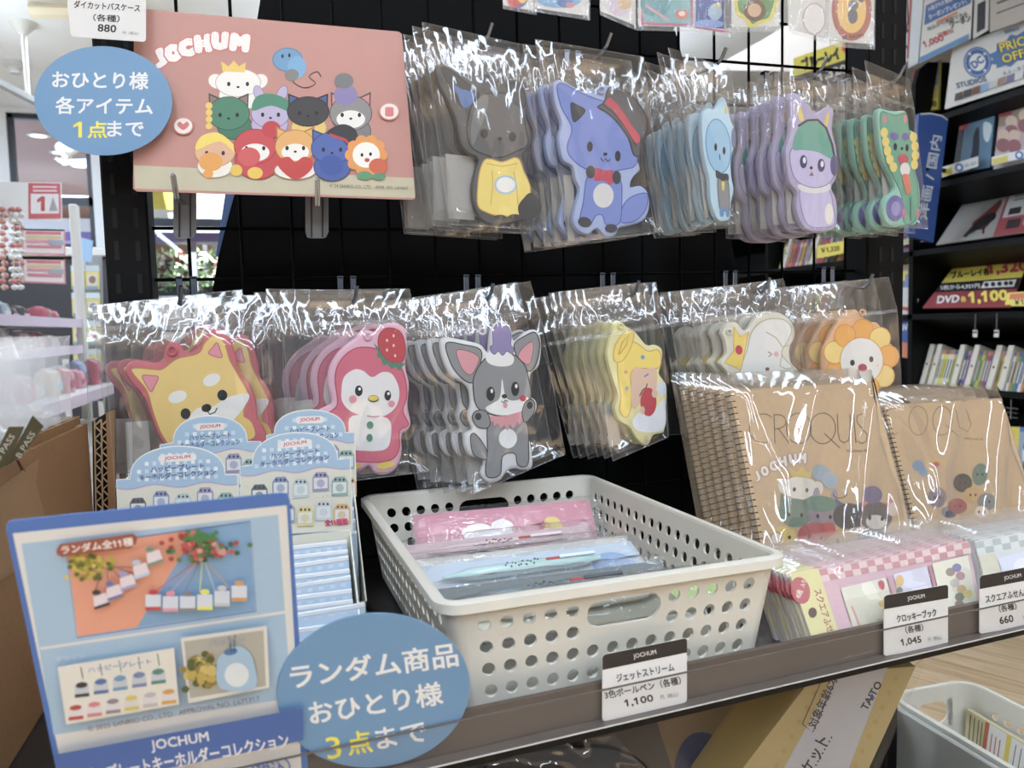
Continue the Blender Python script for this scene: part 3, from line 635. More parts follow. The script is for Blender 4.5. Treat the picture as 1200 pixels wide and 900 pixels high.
pass_case('g', 'pink bird-shaped pass case with white face', .735, [(328, 340), (482, 338), (503, 552), (346, 572)], ol, (220, 170, 190),
    [O_(z, [(275, 440), (300, 370), (360, 326), (440, 330), (510, 370), (545, 430), (556, 510), (540, 570), (562, 625), (527, 650), (526, 720), (490, 765), (400, 772), (310, 756), (288, 690), (298, 620), (248, 585), (285, 545)], (212, 94, 120), (186, 44, 72), 1.3),
     P_(z, [(300, 500), (310, 440), (350, 410), (385, 415), (420, 440), (460, 420), (500, 430), (526, 490), (516, 550), (470, 590), (400, 592), (340, 575), (306, 540)], (224, 221, 217)), P_(z, [(345, 590), (480, 600), (492, 680), (470, 722), (400, 728), (335, 715), (328, 650)], (224, 221, 217)),
     O_(z, [(443, 300), (455, 262), (490, 247), (535, 268), (550, 335), (532, 386), (485, 376), (452, 340)], (196, 48, 62), (160, 26, 44), 1.0)] + [E_(z, x, y, 4, 6, (236, 200, 196)) for x, y in ((478, 296), (504, 278), (478, 334), (504, 316), (510, 356))] +
    [P_(z, [(425, 305), (445, 325), (462, 362), (500, 385), (550, 385), (536, 402), (530, 416), (510, 400), (496, 408), (480, 388), (464, 394), (455, 368), (438, 360), (442, 340)], (72, 138, 112), 1),
     E_(z, 368, 493, 15, 21, (34, 32, 34)), E_(z, 481, 511, 13, 20, (34, 32, 34)), E_(z, 371, 486, 5, 6, (230, 230, 230)), E_(z, 484, 504, 5, 6, (230, 230, 230)), E_(z, 425, 524, 21, 14, (84, 72, 30)), E_(z, 425, 522, 19, 10, (226, 202, 60)),
     E_(z, 345, 526, 15, 15, (226, 140, 150)), E_(z, 496, 544, 13, 13, (226, 140, 150)), E_(z, 412, 627, 13, 15, (66, 142, 108)), E_(z, 410, 676, 12, 15, (66, 142, 108)), E_(z, 472, 784, 36, 14, (226, 196, 66), -12), E_(z, 360, 786, 16, 10, (226, 196, 66)), L_(z, [(400, 590), (425, 594), (448, 592)], (212, 120, 140), 1.2)],
    stack(3, -.0125, .014, 17, .002), LOG, [(345, 470), (366, 468), (370, 550), (350, 552)], (431, 394, 4), zipv=.17, seed=7, bev=5)
z = (470, 310, 3.215)
ol = sm(zc([(146, 295), (160, 276), (190, 276), (235, 285), (300, 302), (328, 330), (334, 270), (348, 232), (376, 212), (412, 232), (427, 288), (470, 255), (510, 247), (530, 290), (522, 380), (490, 415), (490, 490), (512, 520), (507, 560), (470, 602), (490, 680), (497, 760), (462, 776), (430, 770), (402, 780), (372, 816), (330, 822), (300, 792), (310, 740), (260, 722), (238, 680), (243, 640), (268, 620), (253, 570), (263, 520), (248, 460), (188, 420), (158, 360)], z), 4)
G3, GL = (140, 140, 141), (58, 57, 58)
pass_case('h', 'grey dog-shaped pass case with pink-lined ears and scarf', .735, [(494, 350), (625, 329), (662, 532), (549, 581)], ol, (212, 212, 211),
    [O_(z, [(170, 296), (235, 302), (300, 322), (296, 380), (268, 446), (215, 415), (182, 360)], G3, GL, 1.3), O_(z, [(208, 326), (250, 325), (292, 348), (284, 385), (262, 415), (230, 392)], (218, 144, 152), (110, 84, 88), .8),
     O_(z, [(425, 305), (465, 270), (505, 256), (522, 300), (510, 370), (485, 402), (452, 380)], G3, GL, 1.3), O_(z, [(495, 292), (494, 340), (482, 376), (460, 368), (440, 345), (462, 310)], (218, 144, 152), (110, 84, 88), .8),
     O_(z, [(262, 645), (282, 640), (318, 690), (325, 732), (292, 728), (268, 705)], G3, GL, 1.1),
     O_(z, [(330, 590), (400, 600), (470, 590), (480, 690), (476, 755), (440, 756), (428, 712), (382, 722), (372, 792), (320, 795), (325, 700)], G3, GL, 1.2), E_(z, 402, 655, 34, 37, (226, 225, 222)),
     O_(z, [(272, 475), (275, 420), (310, 360), (360, 335), (420, 338), (465, 380), (482, 440), (490, 500), (460, 550), (395, 570), (330, 562), (285, 535)], G3, GL, 1.3),
     P_(z, [(318, 345), (345, 330), (400, 330), (424, 350), (415, 378), (370, 384), (330, 372)], (226, 225, 222)), P_(z, [(318, 540), (345, 522), (372, 500), (380, 430), (394, 500), (430, 512), (478, 500), (462, 548), (395, 568), (340, 560)], (226, 225, 222)),
     P_(z, [(330, 572), (392, 570), (455, 552), (460, 582), (446, 604), (438, 590), (422, 618), (410, 600), (400, 628), (388, 604), (374, 616), (366, 596), (350, 608), (346, 588), (334, 598)], (218, 144, 152), 1),
     O_(z, [(268, 580), (280, 552), (318, 552), (335, 590), (325, 615), (290, 612)], G3, GL, 1.1), O_(z, [(455, 555), (470, 515), (498, 512), (502, 550), (478, 588), (462, 590)], G3, GL, 1.1), E_(z, 290, 572, 12, 14, (58, 57, 58)), E_(z, 484, 530, 11, 14, (58, 57, 58)),
     O_(z, [(340, 330), (334, 310), (346, 300), (344, 255), (356, 228), (376, 220), (402, 236), (414, 270), (412, 302), (424, 318), (416, 336), (398, 326), (382, 342), (366, 326), (352, 338)], (142, 128, 176), (104, 90, 140), .9),
     E_(z, 337, 487, 16, 27, (36, 35, 36)), E_(z, 429, 468, 15, 27, (36, 35, 36)), E_(z, 341, 476, 5, 8, (226, 225, 222)), E_(z, 433, 458, 5, 8, (226, 225, 222)), E_(z, 388, 496, 10, 8, (36, 35, 36)), L_(z, [(376, 514), (386, 520), (392, 510), (402, 516)], (36, 35, 36), 1.0), E_(z, 392, 530, 8, 11, (218, 144, 152)), E_(z, 458, 503, 12, 12, (196, 44, 60))],
    stack(4, -.0095, .014, 18, .0015, 1.5), LOG, [(540, 500), (562, 500), (570, 566), (549, 568)], (565, 388, 3.5), zipv=.17, seed=8, bev=5)
z = (640, 310, 2.857)
ol = sm(zc([(207, 330), (203, 290), (213, 255), (224, 210), (240, 188), (264, 203), (302, 228), (340, 272), (366, 269), (391, 286), (389, 330), (380, 365), (397, 390), (406, 430), (401, 520), (396, 562), (362, 572), (346, 602), (324, 606), (298, 577), (278, 545), (243, 522), (228, 480), (238, 440), (223, 390)], z), 4)
YH = (238, 212, 84)
pass_case('i', 'yellow-haired child-shaped pass case holding red ball', .735, [(667, 341), (774, 330), (783, 512), (718, 540)], ol, (228, 220, 150),
    [O_(z, [(240, 300), (258, 262), (300, 262), (340, 290), (372, 285), (384, 310), (372, 348), (290, 352), (286, 430), (284, 480), (268, 512), (246, 490), (250, 440), (240, 380)], YH, (214, 160, 50), 1.2),
     O_(z, [(228, 322), (228, 280), (255, 232), (285, 218), (294, 235), (282, 280), (255, 322)], YH, (214, 160, 50), 1.0), L_(z, [(242, 300), (254, 262), (276, 236), (268, 270), (244, 302)], (214, 160, 50), 1.4),
     P_(z, [(290, 352), (330, 350), (368, 350), (366, 420), (325, 455), (288, 480)], (222, 186, 158)), P_(z, [(290, 520), (320, 490), (350, 500), (392, 450), (400, 480), (396, 545), (350, 562), (300, 552)], (222, 224, 228)), P_(z, [(372, 400), (395, 392), (402, 430), (380, 440)], (210, 218, 228)),
     E_(z, 342, 460, 27, 48, (198, 44, 62)), E_(z, 363, 432, 10, 14, (222, 186, 158)), E_(z, 322, 488, 8, 14, (222, 186, 158)), E_(z, 323, 310, 7, 7, (96, 160, 214)), E_(z, 266, 360, 6, 6, (228, 150, 110)), E_(z, 270, 414, 6, 7, (170, 170, 170)),
     L_(z, [(328, 376), (342, 366)], (70, 122, 190), 1.6), L_(z, [(312, 440), (322, 420), (334, 412), (338, 398)], (56, 46, 44), 1.2), E_(z, 264, 480, 12, 18, YH), E_(z, 334, 584, 8, 12, (222, 186, 158))],
    stack(5, -.0045, .0125, 19, .002), LOG, [(708, 475), (722, 470), (728, 520), (714, 524)], (727, 382, 3), zipv=.28, seed=9, bev=3.5)
ol = sm(zc([(588, 230), (600, 205), (622, 193), (642, 195), (662, 218), (680, 215), (700, 180), (740, 158), (792, 165), (828, 196), (836, 240), (818, 280), (824, 330), (852, 360), (864, 400), (862, 440), (800, 470), (700, 475), (640, 455), (618, 425), (622, 385), (600, 355), (583, 330), (604, 300), (598, 255)], z), 4)
CW, CL = (218, 217, 212), (176, 164, 130)
pass_case('j', 'white dog-shaped pass case with yellow crown', .735, [(804, 342), (924, 326), (948, 500), (838, 512)], ol, (212, 208, 188),
    [O_(z, [(690, 222), (735, 185), (795, 185), (822, 218), (805, 262), (788, 300), (826, 345), (848, 385), (852, 435), (780, 458), (690, 460), (645, 430), (650, 350), (672, 290)], CW, CL, 1.0), L_(z, [(735, 225), (770, 245), (790, 275), (812, 270)], CL, 1.2), L_(z, [(790, 300), (782, 340), (806, 350), (826, 345)], CL, 1.0),
     O_(z, [(628, 208), (650, 242), (678, 226), (652, 352), (596, 328), (628, 290)], (232, 204, 78), (206, 152, 50), .9, 1), E_(z, 645, 286, 12, 16, (196, 48, 72), -10), E_(z, 770, 300, 8, 9, (226, 160, 170)), L_(z, [(742, 292), (756, 300), (744, 308)], (120, 84, 70), 1.0), E_(z, 740, 350, 7, 6, (130, 90, 74)), E_(z, 716, 396, 9, 8, (150, 120, 110))],
    stack(4, -.0055, .0135, 20, .002), LOG, None, (854, 389, 3), zipv=.2, seed=10, bev=3.5)
ol = sm(zc([(972, 205), (985, 182), (1010, 165), (1038, 150), (1064, 172), (1080, 193), (1112, 195), (1132, 225), (1142, 254), (1167, 275), (1170, 312), (1162, 352), (1152, 388), (1120, 420), (1080, 450), (1030, 455), (970, 430), (935, 395), (927, 350), (930, 290), (943, 262), (958, 225)], z), 4)
pet = []
for k in range(9):
    a = math.radians(-90 + 40 * k + 4); pet.append(O_(z, ell(1054 + 92 * math.cos(a), 318 + 98 * math.sin(a), 36, 38, 0, 14), (238, 170, 52) if k % 2 == 0 else (238, 208, 110), (220, 140, 40), 1.0, 1))
pass_case('k', 'orange flower-shaped pass case with white face', .735, [(930, 338), (1049, 324), (1058, 500), (950, 512)], ol, (224, 172, 118),
    pet + [E_(z, 1055, 322, 74, 79, (222, 150, 44)), E_(z, 1055, 322, 71, 76, (222, 220, 214)), E_(z, 1024, 329, 8, 10, (50, 46, 46)), E_(z, 1087, 317, 7, 10, (50, 46, 46)), E_(z, 1058, 345, 15, 13, (178, 46, 80)), E_(z, 1010, 350, 3, 3, (222, 190, 120)), E_(z, 1108, 338, 3, 3, (222, 190, 120))],
    stack(3, -.0085, .0135, 21, .002), LOG, None, (1010, 366, 3), zipv=.22, seed=11, bev=3.5)
# ================================================================== PICTURE BOARD, CARDS AND TAGS
def board():
    pl = PY(.752); t = thing('picture_board', (.0, .752, .13), 'pink picture board of small round animals above the left hooks', 'sign board')
    q = [(157, 12), (161, 10), (467, 37), (471, 40), (487, 230), (484, 234), (160, 224), (156, 221)]
    base = MB().slab(q, pl, .002, mat((190, 134, 122), .42)).build('board', t)
    s = Sheet(pl)
    f = quadmap([(157, 12), (470, 38), (487, 233), (157, 222)])
    s.poly([f(0, .865), f(1, .875), f(.998, .995), f(.004, .995)], (190, 182, 152))
    # word mark in fat white letters on an arc
    for ch, x, y, r in (('J', 187, 68, -26), ('O', 203, 62, -18), ('C', 219, 56, -12), ('H', 238, 51, -6), ('U', 258, 48, 0), ('M', 281, 50, 6)):
        for g, c, d in ((.20, (204, 112, 106), 0), (.14, (226, 222, 216), 0)):
            s.text(ch, x, y, (14 if ch == 'J' else 18 if ch != 'M' else 21) + (4 if g > .15 else 1.5), 19 + (4 if g > .15 else 1.5), c, r, g)
    ow = (120, 84, 80)
    def critter(x, y, rx, ry, col, line, ear='round', ec=None, muz=None):
        e = ec or col
        for sx in (-1, 1):
            if ear == 'round': s.ell(x + sx * rx * .72, y - ry * .78, rx * .34 + .8, ry * .36 + .8, line); s.ell(x + sx * rx * .72, y - ry * .78, rx * .34, ry * .36, e)
            if ear == 'point':
                p = [(x + sx * rx * .95, y - ry * .15), (x + sx * rx * .98, y - ry * 1.25), (x + sx * rx * .25, y - ry * .85)]; s.poly(p, line)
                c = (sum(a[0] for a in p) / 3, sum(a[1] for a in p) / 3); s.poly([(c[0] + (a[0] - c[0]) * .72, c[1] + (a[1] - c[1]) * .72) for a in p], e)
            if ear == 'long': s.ell(x + sx * rx * .6, y - ry * 1.3, rx * .24 + .7, ry * .62 + .7, line, sx * 22); s.ell(x + sx * rx * .6, y - ry * 1.3, rx * .24, ry * .62, e, sx * 22)
            if ear == 'drop': s.ell(x + sx * rx * .98, y - ry * .1, rx * .36 + .8, ry * .5 + .8, line, sx * -30); s.ell(x + sx * rx * .98, y - ry * .1, rx * .36, ry * .5, e, sx * -30)
        s.ell(x, y, rx + .9, ry + .9, line); s.ell(x, y, rx, ry, col)
        if muz: s.ell(x, y + ry * .35, rx * .7, ry * .52, muz)
        for sx in (-1, 1): s.ell(x + sx * rx * .42, y + ry * .1, 2.0, 2.6, (42, 38, 38))
        s.ell(x, y + ry * .32, 1.8, 1.3, (42, 38, 38))
    def body(x, y, rx, ry, col, line): s.ell(x, y, rx + .9, ry + .9, line); s.ell(x, y, rx, ry, col)
    body(283, 112, 26, 16, (226, 222, 214), (196, 160, 140)); critter(279, 97, 26, 16, (226, 222, 214), (196, 160, 140), 'drop')
    s.poly([(261, 84), (259, 72), (268, 78), (274, 71), (280, 78), (288, 73), (287, 85)], (228, 196, 84))
    body(337, 70, 17, 13, (100, 152, 190), (70, 114, 160)); s.ell(348, 79, 11, 13, (110, 164, 202)); s.ell(342, 88, 8, 7, (130, 128, 124)); s.ell(331, 66, 1.4, 2.4, INK); s.ell(339, 65, 1.4, 2.4, INK)
    s.line(sm([(344, 94), (356, 103), (370, 98), (362, 90), (372, 84), (378, 93), (384, 92)], 3)[:-6], 1.0, (70, 60, 60))
    body(275, 148, 20, 15, (66, 122, 96), (44, 88, 70)); critter(268, 133, 24, 19, (72, 132, 104), (44, 88, 70), 'point', (150, 110, 104))
    for i in range(4): s.ell(245, 124 + i * 8, 4, 4, (228, 196, 84))
    body(316, 146, 21, 15, (176, 164, 196), (128, 112, 150)); critter(317, 133, 22, 17, (178, 166, 198), (128, 112, 150), 'long'); s.poly(sm([(296, 130), (300, 114), (318, 110), (338, 118), (342, 132), (318, 124)], 4), (72, 140, 112))
    body(362, 150, 20, 15, (222, 190, 90), (190, 150, 60)); critter(361, 131, 24, 17, (66, 64, 66), (40, 38, 40), 'point', (66, 90, 140))
    body(416, 154, 18, 15, (126, 124, 124), (84, 80, 80)); critter(411, 133, 24, 20, (140, 136, 134), (84, 80, 80), 'point', (206, 130, 126), (224, 220, 214)); s.ell(405, 112, 14, 12, (134, 122, 170)); s.ell(403, 95, 11, 9, (120, 120, 120))
    body(252, 195, 20, 13, (222, 218, 206), (190, 160, 130)); critter(252, 178, 23, 17, (216, 168, 130), (206, 150, 50), 'none'); s.poly(sm([(230, 176), (236, 160), (256, 156), (274, 170), (278, 182), (258, 166)], 4), (232, 206, 70)); s.ell(247, 190, 14, 11, (226, 156, 50)); s.ell(244, 204, 6, 5, (226, 156, 50))
    body(302, 188, 26, 22, (196, 60, 66), (156, 36, 44)); critter(299, 172, 24, 20, (200, 62, 68), (156, 36, 44), 'none', None, (224, 220, 214)); s.ell(318, 152, 11, 10, (194, 46, 52)); s.ell(292, 184, 13, 11, (206, 80, 80)); s.ell(277, 200, 7, 7, (226, 188, 50)); s.ell(299, 203, 9, 7, (226, 188, 50))
    body(346, 200, 24, 10, (222, 218, 210), (190, 150, 120)); critter(346, 172, 23, 19, (222, 166, 84), (180, 120, 50), 'point', None, (226, 222, 214)); s.poly(sm([(346, 211), (328, 198), (326, 188), (338, 184), (346, 190), (356, 184), (366, 188), (364, 200)], 4), (196, 52, 46))
    body(389, 196, 21, 16, (66, 92, 160), (40, 60, 118)); critter(389, 174, 24, 18, (70, 98, 168), (40, 60, 118), 'point'); s.poly(sm([(382, 156), (400, 146), (416, 152), (420, 168), (414, 178), (398, 162)], 4), (60, 58, 60)); s.line([(386, 158), (404, 164), (414, 174)], 3, (190, 50, 54)); s.ell(388, 194, 14, 12, (54, 84, 160))
    for k in range(10):
        a = math.radians(36 * k); s.ell(429 + 18 * math.cos(a), 182 + 17 * math.sin(a), 7, 7, (224, 148, 58))
    s.ell(429, 182, 16, 15, (228, 224, 216)); s.ell(424, 182, 1.6, 2.2, INK); s.ell(434, 181, 1.6, 2.2, INK); s.ell(430, 188, 3, 2.4, (190, 50, 60)); s.ell(443, 195, 11, 9, (204, 92, 46)); s.ell(427, 206, 9, 5, (92, 150, 110)); s.ell(444, 207, 8, 4, (92, 150, 110))
    for x, y in ((215, 148), (456, 131)): s.ell(x, y, 12, 10.5, (206, 132, 124)); s.ell(x, y, 10.5, 9, (226, 214, 206)); 
    s.poly(sm([(215, 153), (208, 147), (211, 143), (215, 146), (219, 143), (222, 147)], 3), (206, 110, 108)); s.poly(rrect(451, 126, 461, 137, 2), (214, 120, 112))
    s.text("© '24 SANRIO CO., LTD.   APPR. NO. L654663", 432, 219.5, 92, 4.2, (74, 64, 60), 1.8)
    s.build('printed_picture', base)
board()
CB = (98, 146, 186)
def oval_tag(pl, cx, cy, rx, ry, rot, lines, label, loc):
    t = thing('oval_notice', loc, label, 'notice')
    b = MB().slab(ell(cx, cy, rx, ry, rot, 64), pl, .0008, mat(CB, .42)).build('card', t)
    s = Sheet(pl)
    for tx, x, y, w, h, c, r in lines: s.text(tx, x, y, w, h, c, r, .022)
    s.build('printed_lettering', b)
TW = (222, 222, 220); TY = (234, 222, 30)
pl = PY(.742); p = pl.at(121, 118)
oval_tag(pl, 121, 118, 81, 64, 3, [('おひとり様', 117.5, 94, 113, 20.5, TW, 1), ('各アイテム', 122, 124, 114, 20.5, TW, .5), ('1', 91, 152, 10, 18.5, TY, 0), ('点', 114, 152, 23, 20, TY, 0), ('まで', 147, 151, 43, 18.5, TW, 0)],
         'round blue notice with white Japanese lettering beside the pink picture board', (p.x, p.y, p.z - H))
def price_card(pl, q, header, lines, label):
    p = pl.at(*q[3]); t = thing('price_card', (p.x, p.y, p.z - H), label, 'price card'); f = quadmap(q)
    rim = [f(u, v) for u, v in rrect(0, 0, 1, 1, .045, 4)]
    b = MB().slab(rim, pl, .0006, mat((208, 206, 202), .4)).build('card', t); s = Sheet(pl)
    if header:
        s.poly(rim[15:20] + rim[0:5] + [f(1, .225), f(0, .225)], (44, 39, 36))
    rot = math.degrees(math.atan2(q[1][1] - q[0][1], q[1][0] - q[0][0])); W_ = math.hypot(q[1][0] - q[0][0], q[1][1] - q[0][1]); H_ = math.hypot(q[3][0] - q[0][0], q[3][1] - q[0][1])
    for tx, u, v, w, h, c, bold in lines: s.text(tx, *f(u, v), w * W_, h * H_, c, rot, bold, sy=0)
    s.build('printed_lettering', b)
K = (36, 33, 32); K2 = (86, 82, 80)
pl = PY(.738)
price_card(pl, [(74, -42), (171, -36), (171, 49), (83, 43)], False, [('ダイカットパスケース', .505, .545, .80, .105, K, .02), ('（各種）', .49, .71, .32, .10, K, .02), ('880', .49, .85, .225, .105, K, .03), ('円（税込）', .80, .895, .19, .045, K2, .0)],
           'white price card marked 880 above the round blue notice')
price_card(RAILP, [(706, 767.5), (805, 747.5), (805, 823), (706, 846)], True, [('JOCHUM', .50, .125, .27, .085, (206, 202, 198), .01), ('ジェットストリーム', .505, .40, .68, .125, K, .02), ('3色ボールペン（各種）', .475, .62, .90, .125, K, .02), ('1,100', .43, .81, .34, .125, K, .03), ('円（税込）', .79, .835, .21, .07, K2, .0)],
           'price card marked 1,100 in the shelf edge below the white basket')
price_card(RAILP, [(1036, 698), (1111, 685), (1111, 756), (1036, 769)], True, [('JOCHUM', .50, .125, .27, .085, (206, 202, 198), .01), ('クロッキーブック', .505, .42, .62, .135, K, .02), ('（各種）', .47, .63, .28, .12, K, .02), ('1,045', .42, .83, .32, .13, K, .03), ('円（税込）', .79, .85, .21, .07, K2, .0)],
           'price card marked 1,045 in the shelf edge below the sketchbooks')
price_card(RAILP, [(1148, 675), (1222, 661), (1222, 730), (1148, 743)], True, [('JOCHUM', .52, .125, .27, .085, (206, 202, 198), .01), ('スクエアふせんセット', .52, .42, .86, .135, K, .02), ('（各種）', .44, .63, .28, .12, K, .02), ('660', .42, .83, .22, .13, K, .03), ('円（税込）', .79, .85, .21, .07, K2, .0)],
           'price card marked 660 at the right end of the shelf edge')
# round notice in the holder, leaning forward like the large sign behind it
sb0 = e0 + en * .0050 + Vector((0, 0, SZ - .0045)); sn = Vector((en.x, en.y, 0)) * (1 if en.y < 0 else -1)
pl = Plane(sb0 + sn * .0016, (sn.x, sn.y, -.25))
oval_tag(pl, 437.5, 809, 113.5, 90, -7, [('ランダム商品', 438, 780, 198, 29, TW, -8), ('おひとり様', 440, 824, 158, 28, TW, -9), ('3', 391, 876, 17, 26, TY, -9), ('点', 421, 870, 29, 27, TY, -9), ('まで', 470, 861, 60, 25, TW, -10)],
         'round blue notice with white Japanese lettering in front of the white basket', tuple(pl.at(437, 890) - Vector((0, 0, H))))
# large random-goods sign leaning towards the viewer
def big_sign():
    pl = Plane(sb0 + sn * .0002, (sn.x, sn.y, -.25))
    t = thing('goods_sign', tuple(pl.at(190, 890) - Vector((0, 0, H))), 'large blue-edged product sign at the front left of the shelf', 'sign')
    q = [(5, 611), (339, 577), (362, 912), (78, 960)]; f = quadmap(q)
    out = [f(u, v) for u, v in rrect(0, 0, 1, 1, .03, 5)]
    b = MB().slab(out, pl, .0009, mat((62, 110, 182), .42)).build('card', t); s = Sheet(pl)
    WC, SKY = (208, 206, 200), (152, 182, 206); BL = (60, 98, 166)
    def uv(px, py): return (px, py)
    s.poly([(15, 625), (336, 592), (354, 912), (84, 955)], WC)
    s.poly([(25, 637), (326, 603), (341, 818), (63, 861)], SKY)
    s.line([(47, 760), (335, 717)], 3.2, WC)
    # upper picture: two fans of charms under flowers
    s.line([(77, 641), (293, 611), (300, 716), (90, 747)], 1.4, (92, 110, 176), True)
    s.poly([(78, 642), (232, 620), (160, 735), (91, 746)], (222, 150, 118)); s.poly([(232, 620), (292, 612), (299, 715), (160, 735)], (118, 160, 198))
    r = random.Random(5)
    for k in range(110): s.ell(104 + r.gauss(0, 12), 660 + r.gauss(0, 7.5), 3, 2.7, [(196, 176, 50), (160, 150, 40), (104, 112, 44), (212, 190, 74)][k % 4])
    for k in range(150): s.ell(236 + r.gauss(0, 16), 640 + r.gauss(0, 7.5), 3.2, 2.8, [(178, 52, 54), (196, 76, 74), (84, 128, 72), (206, 150, 140), (58, 104, 60)][k % 5])
    for k in range(40): s.ell(236 + r.gauss(0, 11), 626 + r.gauss(0, 3), 3, 2.4, (76, 132, 70))
    for k in range(5):
        s.line([(122 + 4 * k, 660), (112 + 16 * k, 690 - 7 * k)], .9, (92, 84, 96))
    cs = [(64, 60, 60), (92, 112, 170), (150, 150, 196), (170, 190, 214), (110, 150, 130)]
    for k in range(5):
        x, y = 118 + 15.5 * k, 703 - 9 * k - (k * k) * .9
        s.poly([(x - 8, y - 8), (x + 7, y - 13), (x + 12, y + 1), (x - 6, y + 7)], (214, 200, 206)); s.poly([(x - 7, y + 4), (x + 11, y - 2), (x + 12, y + 1), (x - 6, y + 7)], cs[k]); s.ell(x - 4, y - 13, 5, 3, cs[k])
    cs2 = [(196, 54, 56), (214, 140, 160), (132, 130, 138), (222, 220, 70), (186, 192, 196), (206, 150, 70)]
    for k in range(6):
        s.line([(228 + 3 * k, 655), (180 + 18 * k, 692 - abs(k - 1) * 1.5)], .9, cs2[k])
        x, y = 180 + 20 * k, 700 + 5 * math.sin((k + .6) / 2.1) - k * k * .5 + k * .2
        s.poly([(x - 9, y - 9), (x + 9, y - 9), (x + 9, y + 8), (x - 9, y + 8)], (196, 204, 216)); s.poly([(x - 9, y + 5), (x + 9, y + 5), (x + 9, y + 9), (x - 9, y + 9)], cs2[k]); s.ell(x, y - 12, 5.5, 3.2, cs2[k])
    s.poly([(68, 639), (72, 633), (156, 621), (162, 625), (160, 633), (154, 638), (74, 648), (68, 645)], (158, 78, 52)); s.text('ランダム全11種', 115, 635, 84, 10, (226, 222, 214), -7, .02)
    # lower pictures
    s.poly([(69, 776), (204, 754), (210, 820), (79, 843)], (212, 208, 196))
    s.text('デザイン', 84, 765, 34, 6, (180, 196, 216), -8, .02)
    cA = [(56, 56, 56), (76, 112, 160), (106, 150, 182), (112, 130, 170), (84, 136, 126)]; cBt = [(186, 60, 56), (206, 120, 124), (140, 130, 136), (206, 190, 70), (176, 176, 176), (206, 150, 56)]
    for k in range(5):
        x, y = 97 + 22.2 * k, 802 - 3.9 * k
        s.line([(x - 1, y - 26), (x + 1.5, y - 12)], 1.2, cA[k]); s.poly([(x - 8, y - 4), (x, y - 10), (x + 8, y - 5), (x + 9, y + 8), (x - 8, y + 10)], (184, 188, 196)); s.poly([(x - 8, y + 6), (x + 9, y + 4), (x + 9, y + 8), (x - 8, y + 10)], cA[k]); s.ell(x, y - 5, 7, 3.4, cA[k], -8)
    for k in range(6):
        x, y = 90 + 21.6 * k, 829 - 3.7 * k
        s.poly([(x - 8, y - 5), (x, y - 10), (x + 8, y - 6), (x + 9, y + 7), (x - 8, y + 9)], (206, 200, 200)); s.poly([(x - 8, y + 5), (x + 9, y + 3), (x + 9, y + 7), (x - 8, y + 9)], cBt[k]); s.ell(x, y - 6, 7, 3, cBt[k], -8)
    s.text('ハッピープレート', 141, 774, 74, 6, (134, 152, 196), -8, .03)
    s.poly([(212, 742), (312, 728), (315, 800), (221, 818)], (206, 204, 194)); s.poly([(216, 746), (308, 733), (311, 798), (223, 812)], (168, 164, 150))
    for k in range(70): s.ell(238 + r.gauss(0, 9), 784 + r.gauss(0, 10), 4.5, 4, [(186, 160, 60), (92, 100, 48), (148, 130, 50), (200, 178, 90)][k % 4])
    s.poly(sm([(258, 800), (254, 770), (262, 758), (276, 750), (290, 756), (297, 770), (298, 800)], 3), (150, 182, 206)); s.ell(277, 784, 14, 14, (206, 212, 214)); s.ell(270, 757, 8, 4, (66, 112, 160), -10); s.line([(268, 740), (271, 757)], 1.2, (60, 70, 90)); s.line([(275, 738), (274, 757)], 1.2, (60, 70, 90)); s.text('ハッピー', 266, 745, 44, 7, (140, 150, 184), -6, .03)
    s.text('© 2025 SANRIO CO., LTD.  APPROVAL NO. L671317', 204, 829, 202, 7, (126, 86, 84), -10, .0)
    s.poly([(65, 876), (326, 828), (354, 823), (354, 860), (300, 872), (75, 916)], BL)
    s.text('JOCHUM', 211, 862, 68, 15, (214, 214, 212), -9, .02)
    s.text('ハッピープレートキーホルダーコレクション', 205, 883, 268, 18, (214, 214, 212), -10, .02)
    s.text('円（税込）', 303, 896, 74, 17, BL, -10, .02); s.text('880', 200, 915, 70, 24, BL, -10, .02)
    s.build('printed_picture', b)
big_sign()

# ================================================================== STICKER BAGS ALONG THE TOP
STB = film('sticker_bag', 40, .35, .10, .09, 1.6)
def sticker(quad, Y, prints, label, base=(206, 203, 196)):
    p = PY(Y).at(*quad[3]); t = thing('sticker_pack', (p.x, p.y, p.z - H), label, 'sticker', 'bagged stickers along the top of the rack')
    MB().slab(quad, PY(Y), .0006, mat(base, .5)).build('backing_card', t); s = Sheet(PY(Y - .0002), .0002)
    for pr in prints: pr(s)
    s.build('printed_sticker', t)
    q = quadmap(quad); ex = [q(-.02, 0), q(1.02, 0), q(1.025, 1.04), q(-.025, 1.04)]
    m, f, wr = bag_mesh(ex, Y - .0045, .001, seed=int(quad[0][0]), nu=10, nv=12, back=.0065); m.mats = [STB]; m.build('clear_bag', t, True, fix=False)
    # punched tab that carries the pack on its peg above
    MB().tube([(p.x + .02, GY, PY(Y).at(quad[0][0], -100).z - H), (p.x + .02, Y - .02, PY(Y).at(quad[0][0], -100).z - H)], .0016, CHROME).build('peg', t)
def RC(a, c): return lambda s: s.poly(a, c)
def EL(cx, cy, rx, ry, c, r=0): return lambda s: s.ell(cx, cy, rx, ry, c, r)
def TX(*a): return lambda s: s.text(*a)
YS = .762
sticker([(586, -110), (624, -110), (628, 13), (590, 6)], YS, [EL(606, -8, 14, 18, (120, 96, 160)), EL(602, 0, 8, 9, (206, 60, 50)), EL(612, -2, 5, 6, (226, 190, 60))], 'small sticker with purple and red print at the left end of the top row')
